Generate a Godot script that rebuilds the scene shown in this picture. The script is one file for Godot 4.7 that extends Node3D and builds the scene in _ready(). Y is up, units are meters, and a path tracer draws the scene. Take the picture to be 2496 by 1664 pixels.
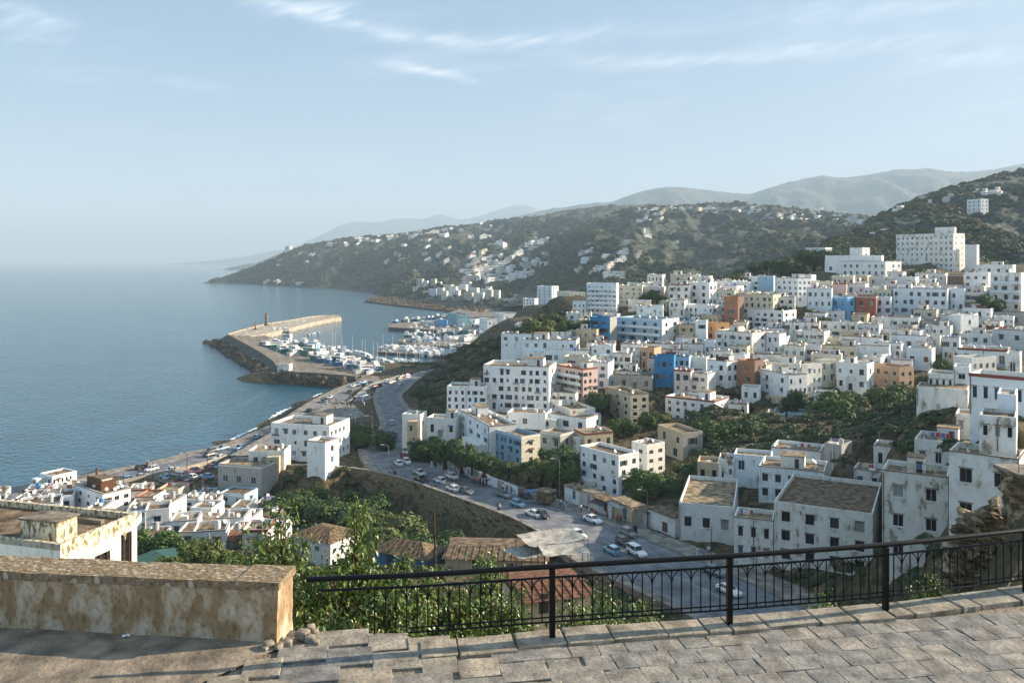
extends Node3D
# A hillside town above a harbour, seen from a stone terrace. Sea level is y = 0, the eye stands at y = 64.
const F := 2009.0
const CX := 1248.0
const VH := 637.0
const EYE := 64.0
const TY := 59.3
var M := {}
var names := {}
var rng := RandomNumberGenerator.new()
var nz := FastNoiseLite.new()
var cpx := PackedFloat32Array()
var cpz := PackedFloat32Array()
var cpy := PackedFloat32Array()
var pads := []
var roads := []
var feet := []
var labels_used := {}

func W(u, v, d) -> Vector3:
	return Vector3((u - CX) / F * d, EYE - (v - VH) / F * d, -d)
func G(u, v, y) -> Vector3:
	return W(u, v, (EYE - y) * F / (v - VH))
func lin(r, g, b) -> Color:
	return Color(r, g, b).linear_to_srgb()

# ---------------------------------------------------------------- mesh building
class MB:
	var v := PackedVector3Array()
	var n := PackedVector3Array()
	var c := PackedColorArray()
	var t := PackedVector2Array()
	var col := Color(1, 1, 1)
	var use_uv := false
	func tri(a: Vector3, b: Vector3, d: Vector3):
		var m := (b - a).cross(d - a)
		if m.length_squared() < 1e-14:
			return
		m = m.normalized()
		v.append(a); v.append(d); v.append(b)
		for i in 3:
			n.append(m); c.append(col)
			if use_uv: t.append(Vector2.ZERO)
	func quad(a: Vector3, b: Vector3, d: Vector3, e: Vector3):
		var m := (d - a).cross(e - b)
		if m.length_squared() < 1e-14:
			return
		m = m.normalized()
		v.append(a); v.append(d); v.append(b); v.append(a); v.append(e); v.append(d)
		for i in 6:
			n.append(m); c.append(col)
		if use_uv:
			t.append(Vector2(0, 1)); t.append(Vector2(1, 0)); t.append(Vector2(1, 1)); t.append(Vector2(0, 1)); t.append(Vector2(0, 0)); t.append(Vector2(1, 0))
	func hexa(p):
		# p: 8 points, bottom 0-3 then top 4-7, both counter-clockwise seen from above
		quad(p[4], p[5], p[6], p[7]); quad(p[3], p[2], p[1], p[0])
		for i in 4:
			var j: int = (i + 1) % 4
			quad(p[i], p[j], p[j + 4], p[i + 4])
	func box(o: Vector3, s: Vector3, b := Basis()):
		var h := s * 0.5
		var p := []
		for y in [-1, 1]:
			for q in [[-1, 1], [1, 1], [1, -1], [-1, -1]]:
				p.append(o + b * Vector3(q[0] * h.x, y * h.y, q[1] * h.z))
		hexa(p)
	func cbox(o: Vector3, s: Vector3, ch: float, b := Basis()):
		# box whose upper edges are chamfered
		var h := s * 0.5
		var k := [[-1, 1], [1, 1], [1, -1], [-1, -1]]
		var r0 := []; var r1 := []; var r2 := []
		for q in k:
			r0.append(o + b * Vector3(q[0] * h.x, -h.y, q[1] * h.z))
			r1.append(o + b * Vector3(q[0] * h.x, h.y - ch, q[1] * h.z))
			r2.append(o + b * Vector3(q[0] * (h.x - ch), h.y, q[1] * (h.z - ch)))
		for i in 4:
			var j := (i + 1) % 4
			quad(r0[i], r0[j], r1[j], r1[i]); quad(r1[i], r1[j], r2[j], r2[i])
		quad(r2[0], r2[1], r2[2], r2[3])
	func tube(a: Vector3, b: Vector3, ra: float, rb: float, seg := 8, caps := true):
		var d := (b - a).normalized()
		var s := d.cross(Vector3(0, 1, 0) if abs(d.y) < 0.9 else Vector3(1, 0, 0)).normalized()
		var u := d.cross(s)
		for i in seg:
			var t0 := TAU * i / seg; var t1 := TAU * (i + 1) / seg
			var e0 := s * cos(t0) + u * sin(t0); var e1 := s * cos(t1) + u * sin(t1)
			var q := [a + e0 * ra, b + e0 * rb, b + e1 * rb, a + e1 * ra]
			v.append(q[0]); v.append(q[1]); v.append(q[2]); v.append(q[0]); v.append(q[2]); v.append(q[3])
			for m in [e0, e0, e1, e0, e1, e1]:
				n.append(m); c.append(col)
				if use_uv: t.append(Vector2.ZERO)
			if caps:
				tri(b, b + e0 * rb, b + e1 * rb); tri(a, a + e1 * ra, a + e0 * ra)
	func mesh(into: ArrayMesh, m: Material, colors := false) -> ArrayMesh:
		if into == null:
			into = ArrayMesh.new()
		if v.size() == 0:
			return into
		var a := []
		a.resize(Mesh.ARRAY_MAX)
		a[Mesh.ARRAY_VERTEX] = v; a[Mesh.ARRAY_NORMAL] = n
		if colors: a[Mesh.ARRAY_COLOR] = c
		if use_uv: a[Mesh.ARRAY_TEX_UV] = t
		into.add_surface_from_arrays(Mesh.PRIMITIVE_TRIANGLES, a)
		into.surface_set_material(into.get_surface_count() - 1, m)
		return into

func put(called: String, me: Mesh, parent: Node, at := Vector3.ZERO) -> MeshInstance3D:
	var o := MeshInstance3D.new()
	o.name = called
	o.mesh = me
	o.position = at
	if parent == self:
		o.name = numbered(called)
	parent.add_child(o, true)
	return o
func numbered(called: String) -> String:
	var k: int = names.get(called, 0)
	names[called] = k + 1
	return called if k == 0 else "%s_%03d" % [called, k]
func thing(called: String, label: String, category: String, at: Vector3, turn := 0.0, group := "") -> Node3D:
	var o := Node3D.new()
	o.name = numbered(called)
	add_child(o)
	o.position = at
	o.rotation.y = turn
	tag(o, label, category, group)
	return o
func tag(o: Node, label: String, category: String, group := ""):
	o.set_meta("label", label)
	o.set_meta("category", category)
	if group != "": o.set_meta("group", group)
func struct(o: Node, label := ""):
	o.set_meta("kind", "structure")
	if label != "": o.set_meta("label", label)
func stuff(o: Node, label := "", category := ""):
	o.set_meta("kind", "stuff")
	if label != "": o.set_meta("label", label)
	if category != "": o.set_meta("category", category)
func copy(o: Node3D, at: Vector3, turn: float, label := "", group := "") -> Node3D:
	var r: Node3D = o.duplicate()
	r.name = numbered(o.get_meta("proto"))
	add_child(r)
	r.position = at
	r.rotation.y = turn
	if label != "": r.set_meta("label", label)
	if group != "": r.set_meta("group", group)
	return r

# grid of points -> smooth mesh
func grid_mesh(rows: Array, m: Material, colors = null) -> ArrayMesh:
	var st := SurfaceTool.new()
	st.begin(Mesh.PRIMITIVE_TRIANGLES)
	var nc: int = rows[0].size()
	for i in rows.size():
		for j in nc:
			if colors != null: st.set_color(colors[i][j])
			st.add_vertex(rows[i][j])
	for i in rows.size() - 1:
		for j in nc - 1:
			var a := i * nc + j
			for k in [a, a + nc, a + 1, a + 1, a + nc, a + nc + 1]:
				st.add_index(k)
	st.generate_normals()
	var me := st.commit()
	me.surface_set_material(0, m)
	return me

# flat-topped platform from a ring of ground points (x, z), seen from above
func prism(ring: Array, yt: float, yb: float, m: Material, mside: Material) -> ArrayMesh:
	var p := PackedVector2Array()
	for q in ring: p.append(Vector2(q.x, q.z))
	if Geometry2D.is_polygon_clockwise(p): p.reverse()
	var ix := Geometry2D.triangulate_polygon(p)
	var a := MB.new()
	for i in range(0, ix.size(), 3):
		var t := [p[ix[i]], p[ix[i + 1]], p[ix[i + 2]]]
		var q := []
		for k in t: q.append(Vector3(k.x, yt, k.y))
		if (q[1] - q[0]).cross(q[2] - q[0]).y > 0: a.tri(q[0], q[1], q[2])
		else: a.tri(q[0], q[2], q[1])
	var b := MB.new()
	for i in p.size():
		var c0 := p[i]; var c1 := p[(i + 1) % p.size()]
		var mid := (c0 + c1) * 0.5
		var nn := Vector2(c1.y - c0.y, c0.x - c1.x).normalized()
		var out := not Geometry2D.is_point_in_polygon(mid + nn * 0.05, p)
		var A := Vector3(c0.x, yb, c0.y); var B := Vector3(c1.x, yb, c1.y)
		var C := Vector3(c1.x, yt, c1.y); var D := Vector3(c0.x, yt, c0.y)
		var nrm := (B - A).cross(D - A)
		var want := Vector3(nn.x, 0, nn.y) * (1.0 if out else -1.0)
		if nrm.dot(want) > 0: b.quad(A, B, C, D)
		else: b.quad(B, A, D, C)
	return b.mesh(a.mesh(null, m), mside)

# ---------------------------------------------------------------- materials
func noise_img(seed_: int, freq: float, oct: int, size: int, stops: Array, type := FastNoiseLite.TYPE_SIMPLEX_SMOOTH, warp := 0.0) -> Image:
	var f := FastNoiseLite.new()
	f.seed = seed_; f.frequency = freq; f.noise_type = type
	f.fractal_octaves = oct
	f.fractal_gain = 0.55
	if warp > 0.0:
		f.domain_warp_enabled = true; f.domain_warp_amplitude = warp; f.domain_warp_frequency = freq * 1.5
	var im := f.get_seamless_image(size, size)
	im.convert(Image.FORMAT_L8)
	var src := im.get_data()
	var g := Gradient.new()
	g.offsets = PackedFloat32Array(); g.colors = PackedColorArray()
	var offs := PackedFloat32Array(); var cols := PackedColorArray()
	for s in stops:
		offs.append(s[0]); cols.append(s[1])
	g.offsets = offs; g.colors = cols
	var lut := PackedByteArray()
	for i in 256:
		var k := g.sample(i / 255.0)
		lut.append(int(clamp(k.r, 0, 1) * 255)); lut.append(int(clamp(k.g, 0, 1) * 255)); lut.append(int(clamp(k.b, 0, 1) * 255))
	var out := PackedByteArray()
	out.resize(size * size * 3)
	for i in src.size():
		var q := src[i] * 3; var p := i * 3
		out[p] = lut[q]; out[p + 1] = lut[q + 1]; out[p + 2] = lut[q + 2]
	return Image.create_from_data(size, size, false, Image.FORMAT_RGB8, out)
func chip_img(seed_: int, freq: float, size: int) -> Image:
	# flat stone chips, each of one tone
	var f := FastNoiseLite.new()
	f.seed = seed_; f.frequency = freq; f.noise_type = FastNoiseLite.TYPE_CELLULAR
	f.cellular_return_type = FastNoiseLite.RETURN_CELL_VALUE
	f.fractal_type = FastNoiseLite.FRACTAL_NONE
	f.domain_warp_enabled = true; f.domain_warp_amplitude = 18.0; f.domain_warp_frequency = 0.02
	var src := f.get_seamless_image(size, size)
	src.convert(Image.FORMAT_L8)
	var a := src.get_data()
	var out := PackedByteArray(); out.resize(size * size * 3)
	var lut := [Color(0.60, 0.54, 0.45), Color(0.68, 0.61, 0.51), Color(0.62, 0.58, 0.53), Color(0.74, 0.68, 0.58), Color(0.64, 0.57, 0.47), Color(0.70, 0.65, 0.57), Color(0.86, 0.84, 0.80), Color(0.66, 0.59, 0.50)]
	for i in a.size():
		var c: Color = lut[a[i] / 32]
		out[i * 3] = int(c.r * 255); out[i * 3 + 1] = int(c.g * 255); out[i * 3 + 2] = int(c.b * 255)
	return Image.create_from_data(size, size, false, Image.FORMAT_RGB8, out)
func mul_img(a: Image, b: Image) -> Image:
	var x := a.get_data(); var y := b.get_data()
	for i in x.size(): x[i] = x[i] * y[i] / 255
	return Image.create_from_data(a.get_width(), a.get_height(), false, Image.FORMAT_RGB8, x)
func it(im: Image) -> ImageTexture:
	im.generate_mipmaps()
	return ImageTexture.create_from_image(im)
func gray(x: float) -> Color:
	return Color(x, x, x)
func mat(col: Color, rough := 0.9, tex: Texture2D = null, sc := Vector3(0.1, 0.1, 0.1), world := true) -> StandardMaterial3D:
	var m := StandardMaterial3D.new()
	m.albedo_color = col.linear_to_srgb()
	m.roughness = rough
	m.metallic_specular = 0.4
	if tex:
		m.albedo_texture = tex
		m.uv1_triplanar = true
		m.uv1_world_triplanar = world
		m.uv1_scale = sc
		m.uv1_triplanar_sharpness = 4.0
	return m
func bump(m: StandardMaterial3D, tex: Texture2D, cm: float):
	m.heightmap_enabled = true
	m.heightmap_texture = tex
	m.heightmap_scale = cm

var TX := {}
func make_materials():
	var g0 := [[0.0, gray(0.0)], [1.0, gray(1.0)]]
	TX.fine = it(noise_img(3, 0.03, 5, 512, g0))
	TX.cell = it(noise_img(4, 0.03, 3, 512, g0, FastNoiseLite.TYPE_CELLULAR))
	# plaster: nearly white with grey runs and a few ochre stains
	var pl := noise_img(11, 0.012, 5, 512, [[0.0, Color(0.74, 0.71, 0.65)], [0.22, Color(0.93, 0.92, 0.90)], [0.4, Color(0.99, 0.99, 0.985)], [1.0, Color(1, 1, 1)]])
	var pl2 := noise_img(12, 0.05, 4, 512, [[0.0, Color(0.84, 0.83, 0.81)], [0.3, Color(0.975, 0.975, 0.97)], [1.0, Color(1, 1, 1)]])
	TX.plaster = it(mul_img(pl, pl2))
	TX.dirty = it(mul_img(noise_img(13, 0.014, 6, 512, [[0.0, Color(0.46, 0.42, 0.35)], [0.22, Color(0.66, 0.62, 0.54)], [0.34, Color(0.93, 0.91, 0.87)], [0.6, Color(0.985, 0.98, 0.96)], [1.0, Color(1, 1, 0.99)]]), pl2))
	TX.grime = it(noise_img(35, 0.02, 6, 512, [[0.0, Color(0.40, 0.37, 0.31)], [0.34, Color(0.56, 0.52, 0.43)], [0.44, Color(0.84, 0.80, 0.72)], [0.6, Color(0.97, 0.95, 0.90)], [1.0, Color(1, 0.99, 0.96)]], FastNoiseLite.TYPE_SIMPLEX_SMOOTH, 15.0))
	TX.roof = it(mul_img(noise_img(14, 0.012, 6, 512, [[0.0, Color(0.35, 0.32, 0.28)], [0.4, Color(0.62, 0.57, 0.50)], [0.7, Color(0.82, 0.77, 0.69)], [1.0, Color(0.95, 0.91, 0.84)]]), noise_img(15, 0.06, 3, 512, [[0.0, gray(0.7)], [0.5, gray(0.95)], [1.0, gray(1.0)]])))
	TX.asphalt = it(mul_img(noise_img(16, 0.010, 5, 512, [[0.0, Color(0.62, 0.62, 0.64)], [0.5, Color(0.80, 0.80, 0.81)], [1.0, Color(1, 0.99, 0.97)]]), noise_img(17, 0.2, 3, 512, [[0.0, gray(0.75)], [1.0, gray(1.0)]])))
	TX.hill = it(noise_img(18, 0.022, 6, 1024, [[0.0, Color(0.17, 0.20, 0.16)], [0.40, Color(0.22, 0.25, 0.20)], [0.56, Color(0.28, 0.30, 0.24)], [0.66, Color(0.36, 0.36, 0.30)], [0.80, Color(0.45, 0.43, 0.37)], [1.0, Color(0.52, 0.49, 0.43)]], FastNoiseLite.TYPE_SIMPLEX_SMOOTH, 20.0))
	TX.soil = it(mul_img(noise_img(19, 0.015, 6, 512, [[0.0, Color(0.16, 0.18, 0.10)], [0.4, Color(0.32, 0.30, 0.19)], [0.6, Color(0.46, 0.40, 0.30)], [1.0, Color(0.62, 0.56, 0.45)]]), noise_img(20, 0.08, 3, 512, [[0.0, gray(0.65)], [1.0, gray(1.0)]])))
	TX.stone = it(mul_img(noise_img(21, 0.02, 5, 512, [[0.0, Color(0.35, 0.31, 0.26)], [0.45, Color(0.60, 0.55, 0.46)], [0.7, Color(0.80, 0.75, 0.64)], [1.0, Color(0.93, 0.89, 0.80)]]), noise_img(22, 0.09, 4, 512, [[0.0, gray(0.55)], [0.4, gray(0.9)], [1.0, gray(1.0)]])))
	# peeling render on the terrace wall: cream flakes over ochre-brown ground, edges crisp
	var peel := noise_img(23, 0.0045, 7, 1024, [[0.0, Color(0.60, 0.51, 0.39)], [0.30, Color(0.66, 0.57, 0.45)], [0.45, Color(0.72, 0.64, 0.52)], [0.47, Color(0.78, 0.71, 0.61)], [0.56, Color(0.80, 0.74, 0.65)], [0.585, Color(0.75, 0.68, 0.57)], [0.63, Color(0.81, 0.76, 0.68)], [1.0, Color(0.88, 0.84, 0.78)]], FastNoiseLite.TYPE_SIMPLEX_SMOOTH, 25.0)
	var peel2 := noise_img(24, 0.022, 6, 1024, [[0.0, Color(0.72, 0.67, 0.60)], [0.30, Color(0.90, 0.87, 0.83)], [0.42, Color(0.97, 0.96, 0.95)], [1.0, Color(1, 1, 1)]])
	TX.peel = it(mul_img(peel, peel2))
	TX.slab = it(mul_img(noise_img(25, 0.008, 6, 512, [[0.0, Color(0.60, 0.58, 0.55)], [0.5, Color(0.80, 0.78, 0.75)], [1.0, Color(1.0, 0.97, 0.92)]]), noise_img(26, 0.06, 5, 512, [[0.0, gray(0.55)], [0.3, gray(0.85)], [1.0, gray(1.0)]])))
	TX.concrete = it(mul_img(noise_img(27, 0.006, 6, 512, [[0.0, Color(0.52, 0.50, 0.48)], [0.5, Color(0.76, 0.73, 0.69)], [1.0, Color(0.98, 0.94, 0.88)]]), noise_img(28, 0.15, 4, 512, [[0.0, gray(0.6)], [0.4, gray(0.9)], [1.0, gray(1.0)]])))
	TX.chips = it(mul_img(chip_img(33, 0.035, 512), noise_img(34, 0.02, 5, 512, [[0.0, Color(0.55, 0.52, 0.47)], [0.4, Color(0.86, 0.84, 0.80)], [1.0, Color(1, 1, 1)]])))
	TX.waves = it(noise_img(30, 0.020, 5, 1024, [[0.0, gray(0.0)], [1.0, gray(1.0)]], FastNoiseLite.TYPE_SIMPLEX_SMOOTH, 12.0))
	TX.sea = it(noise_img(31, 0.006, 5, 512, [[0.0, Color(0.72, 0.78, 0.80)], [0.5, Color(0.9, 0.93, 0.94)], [1.0, Color(1, 1, 1)]]))
	var wsc := Vector3(0.10, 0.045, 0.10)
	var tints := {"white": [0.88, 0.88, 0.865], "white_warm": [0.82, 0.795, 0.74], "white_grey": [0.72, 0.725, 0.72], "white_cool": [0.76, 0.80, 0.83],
		"cream": [0.66, 0.61, 0.48], "beige": [0.52, 0.47, 0.36], "pink": [0.66, 0.50, 0.45], "palepink": [0.66, 0.58, 0.55], "peach": [0.62, 0.40, 0.26],
		"terracotta": [0.42, 0.20, 0.11], "brick": [0.34, 0.12, 0.075], "orange": [0.62, 0.34, 0.16], "skyblue": [0.16, 0.40, 0.66], "blue": [0.045, 0.23, 0.46],
		"lightblue": [0.40, 0.56, 0.70], "dustblue": [0.26, 0.42, 0.55], "grey": [0.40, 0.385, 0.36], "brown": [0.22, 0.15, 0.11], "teal": [0.25, 0.47, 0.52], "sand": [0.60, 0.49, 0.33]}
	for k in tints:
		var q = tints[k]
		M[k] = mat(Color(q[0], q[1], q[2]), 0.92, TX.plaster, wsc)
	M.stained = mat(Color(0.82, 0.77, 0.66), 0.95, TX.plaster, Vector3(0.20, 0.09, 0.20))
	M.grimy = mat(Color(0.74, 0.68, 0.55), 0.95, TX.grime, Vector3(0.30, 0.12, 0.30))
	M.dirty_white = mat(Color(0.84, 0.84, 0.82), 0.95, TX.dirty, Vector3(0.09, 0.04, 0.09))
	M.white_dirty = mat(Color(0.86, 0.855, 0.84), 0.95, TX.dirty, Vector3(0.07, 0.03, 0.07))
	M.bare_brick = mat(Color(0.40, 0.22, 0.15), 0.95, TX.stone, Vector3(0.25, 0.25, 0.25))
	M.roof_tan = mat(Color(0.62, 0.54, 0.43), 0.95, TX.roof, Vector3(0.08, 0.08, 0.08))
	M.roof_grey = mat(Color(0.46, 0.45, 0.43), 0.95, TX.roof, Vector3(0.07, 0.07, 0.07))
	M.roof_brown = mat(Color(0.40, 0.32, 0.25), 0.95, TX.roof, Vector3(0.10, 0.10, 0.10))
	M.roof_white = mat(Color(0.70, 0.68, 0.63), 0.95, TX.roof, Vector3(0.06, 0.06, 0.06))
	M.tile_red = mat(Color(0.42, 0.22, 0.15), 0.9, TX.roof, Vector3(0.2, 0.2, 0.2))
	M.tile_tan = mat(Color(0.44, 0.34, 0.25), 0.9, TX.roof, Vector3(0.2, 0.2, 0.2))
	M.trim_brown = mat(Color(0.20, 0.13, 0.09), 0.9)
	M.trim_red = mat(Color(0.24, 0.07, 0.05), 0.9)
	M.trim_white = mat(Color(0.74, 0.73, 0.70), 0.9)
	M.rust = mat(Color(0.15, 0.065, 0.04), 0.9)
	M.glass = mat(Color(0.018, 0.022, 0.026), 0.12)
	M.glass.metallic_specular = 0.5
	M.glass_blue = mat(Color(0.03, 0.06, 0.09), 0.10)
	M.curtain = mat(Color(0.30, 0.30, 0.29), 0.6)
	M.shutter_dark = mat(Color(0.06, 0.05, 0.045), 0.7)
	M.shutter_green = mat(Color(0.04, 0.10, 0.08), 0.7)
	M.shutter_blue = mat(Color(0.06, 0.14, 0.24), 0.7)
	M.frame_white = mat(Color(0.70, 0.70, 0.68), 0.6)
	M.frame_wood = mat(Color(0.10, 0.055, 0.035), 0.7)
	M.frame_grey = mat(Color(0.25, 0.25, 0.25), 0.6)
	M.metal = mat(Color(0.30, 0.31, 0.32), 0.45)
	M.metal.metallic = 0.6
	M.dish = mat(Color(0.62, 0.62, 0.60), 0.5)
	M.tank_blue = mat(Color(0.05, 0.22, 0.48), 0.4)
	M.tank_grey = mat(Color(0.36, 0.37, 0.36), 0.6)
	M.tarp_blue = mat(Color(0.04, 0.25, 0.60), 0.6, TX.slab, Vector3(0.3, 0.3, 0.3))
	M.tarp_white = mat(Color(0.72, 0.71, 0.68), 0.8, TX.slab, Vector3(0.15, 0.15, 0.15))
	M.wood = mat(Color(0.30, 0.19, 0.09), 0.8, TX.fine, Vector3(2, 0.3, 2))
	M.concrete = mat(Color(0.46, 0.44, 0.40), 0.95, TX.concrete, Vector3(0.12, 0.12, 0.12))
	M.asphalt = mat(Color(0.36, 0.365, 0.375), 0.95, TX.asphalt, Vector3(0.035, 0.035, 0.035))
	M.pavement = mat(Color(0.52, 0.50, 0.475), 0.95, TX.concrete, Vector3(0.09, 0.09, 0.09))
	M.promenade = mat(Color(0.50, 0.43, 0.32), 0.95, TX.concrete, Vector3(0.05, 0.05, 0.05))
	M.paint = mat(Color(0.85, 0.85, 0.83), 0.8, TX.asphalt, Vector3(0.3, 0.3, 0.3))
	M.hill = mat(Color(0.82, 0.86, 0.82), 1.0, TX.hill, Vector3(0.0042, 0.0042, 0.0042))
	M.hill_far = mat(Color(0.82, 0.86, 0.82), 1.0, TX.hill, Vector3(0.0016, 0.0016, 0.0016))
	M.soil = mat(Color(0.92, 0.90, 0.84), 1.0, TX.soil, Vector3(0.05, 0.05, 0.05))
	bump(M.soil, TX.fine, 30.0)
	M.stone = mat(Color(0.74, 0.67, 0.56), 0.95, TX.stone, Vector3(0.16, 0.16, 0.16))
	bump(M.stone, TX.fine, 18.0)
	M.rock = mat(Color(0.36, 0.31, 0.25), 0.95, TX.stone, Vector3(0.3, 0.3, 0.3))
	M.rock_dark = mat(Color(0.17, 0.15, 0.125), 0.9, TX.stone, Vector3(0.3, 0.3, 0.3))
	M.shore = mat(Color(0.30, 0.26, 0.20), 0.95, TX.stone, Vector3(0.12, 0.12, 0.12))
	bump(M.shore, TX.fine, 40.0)
	M.pale_dock = mat(Color(0.80, 0.76, 0.69), 0.95, TX.concrete, Vector3(0.04, 0.04, 0.04))
	M.dock = mat(Color(0.42, 0.39, 0.35), 0.95, TX.concrete, Vector3(0.05, 0.05, 0.05))
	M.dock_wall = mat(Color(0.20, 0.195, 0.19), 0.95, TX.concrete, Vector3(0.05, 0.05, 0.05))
	M.peel = mat(Color(0.80, 0.77, 0.74), 0.95, TX.peel, Vector3(0.5, 0.30, 0.5), false)
	bump(M.peel, TX.peel, 3.0)
	M.coping = mat(Color(0.80, 0.75, 0.69), 0.95, TX.chips, Vector3(0.8, 0.8, 1.9), false)
	bump(M.coping, TX.cell, 2.0)
	for k in 5:
		var tone = [[0.43, 0.43, 0.42], [0.47, 0.455, 0.43], [0.38, 0.385, 0.385], [0.50, 0.475, 0.435], [0.44, 0.43, 0.41]][k]
		M["paver%d" % k] = mat(Color(tone[0], tone[1], tone[2]), 0.93, TX.slab, Vector3(0.55, 0.55, 0.55))
		bump(M["paver%d" % k], TX.slab, 1.6)
	for k in 3:
		var tone = [[0.56, 0.51, 0.43], [0.52, 0.49, 0.43], [0.59, 0.53, 0.44]][k]
		M["flag%d" % k] = mat(Color(tone[0], tone[1], tone[2]), 0.93, TX.slab, Vector3(0.45, 0.45, 0.45))
		bump(M["flag%d" % k], TX.slab, 2.2)
	M.mortar = mat(Color(0.50, 0.44, 0.36), 0.98, TX.slab, Vector3(1.3, 1.3, 1.3))
	bump(M.mortar, TX.fine, 1.2)
	M.screed = mat(Color(0.50, 0.44, 0.37), 0.97, TX.concrete, Vector3(0.5, 0.5, 0.5))
	bump(M.screed, TX.fine, 1.0)
	M.iron = mat(Color(0.006, 0.006, 0.007), 0.40)
	M.iron.metallic_specular = 0.3
	M.sea = mat(Color(0.010, 0.090, 0.135), 0.12, TX.sea, Vector3(0.012, 0.012, 0.012))
	bump(M.sea, TX.waves, 45.0)
	M.sea.metallic_specular = 0.36
	M.foam = mat(Color(0.80, 0.82, 0.82), 0.9)
	M.leaf = StandardMaterial3D.new()
	M.leaf.vertex_color_use_as_albedo = true
	M.leaf.roughness = 0.6
	M.leaf.metallic_specular = 0.35
	M.leaf.backlight_enabled = true
	M.leaf.backlight = Color(0.5, 0.5, 0.35)
	M.glossleaf = M.leaf.duplicate()
	M.glossleaf.roughness = 0.38
	M.glossleaf.metallic_specular = 0.5
	M.bark = mat(Color(0.13, 0.10, 0.075), 0.95, TX.stone, Vector3(1, 0.4, 1))
	M.vcol = StandardMaterial3D.new()
	M.vcol.vertex_color_use_as_albedo = true
	M.vcol.roughness = 0.85
	M.tyre = mat(Color(0.02, 0.02, 0.02), 0.8)
	M.lamp = mat(Color(0.8, 0.8, 0.75), 0.2)
	M.lamp_red = mat(Color(0.4, 0.02, 0.02), 0.3)
	for k in {"car_white": [0.72, 0.72, 0.71], "car_silver": [0.42, 0.43, 0.45], "car_black": [0.02, 0.02, 0.024], "car_blue": [0.16, 0.32, 0.45], "car_red": [0.30, 0.03, 0.03], "car_grey": [0.12, 0.13, 0.14]}:
		var q = {"car_white": [0.72, 0.72, 0.71], "car_silver": [0.42, 0.43, 0.45], "car_black": [0.02, 0.02, 0.024], "car_blue": [0.16, 0.32, 0.45], "car_red": [0.30, 0.03, 0.03], "car_grey": [0.12, 0.13, 0.14]}[k]
		M[k] = mat(Color(q[0], q[1], q[2]), 0.3)
		M[k].clearcoat_enabled = true
		M[k].clearcoat = 0.6
		M[k].clearcoat_roughness = 0.1
	M.hull_white = mat(Color(0.74, 0.74, 0.72), 0.4)
	M.hull_blue = mat(Color(0.05, 0.16, 0.34), 0.5)
	M.hull_green = mat(Color(0.06, 0.22, 0.20), 0.5)
	M.hull_dark = mat(Color(0.08, 0.085, 0.09), 0.5)
	M.deck = mat(Color(0.50, 0.44, 0.36), 0.7)

# ---------------------------------------------------------------- scene
var sky_noise := FastNoiseLite.new()
const STREAKS := [[[560, -20], [700, 20], [800, 45], [960, 80], [1150, 108], [1330, 96], [1480, 78], [1700, 55], 13.0, 0.62], [[620, 0], [760, 20], [900, 15], 20.0, 0.55], [[930, 155], [1010, 168], [1090, 180], [1180, 205], 8.0, 0.8], [[1320, 135], [1450, 152], [1650, 150], [1900, 128], [2200, 100], [2560, 70], 16.0, 0.5], [[-60, -10], [60, 30], [130, 50], [210, 60], 12.0, 0.5], [[-60, 55], [80, 60], [200, 90], 16.0, 0.32], [[-60, 90], [80, 92], [180, 105], 7.0, 0.3], [[1800, 60], [2100, 30], [2560, -20], 26.0, 0.3], [[2200, 160], [2400, 140], [2700, 120], 18.0, 0.3], [[370, 195], [450, 205], [580, 218], 10.0, 0.3], [[180, 318], [420, 335], [640, 352], 8.0, 0.12]]
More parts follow.
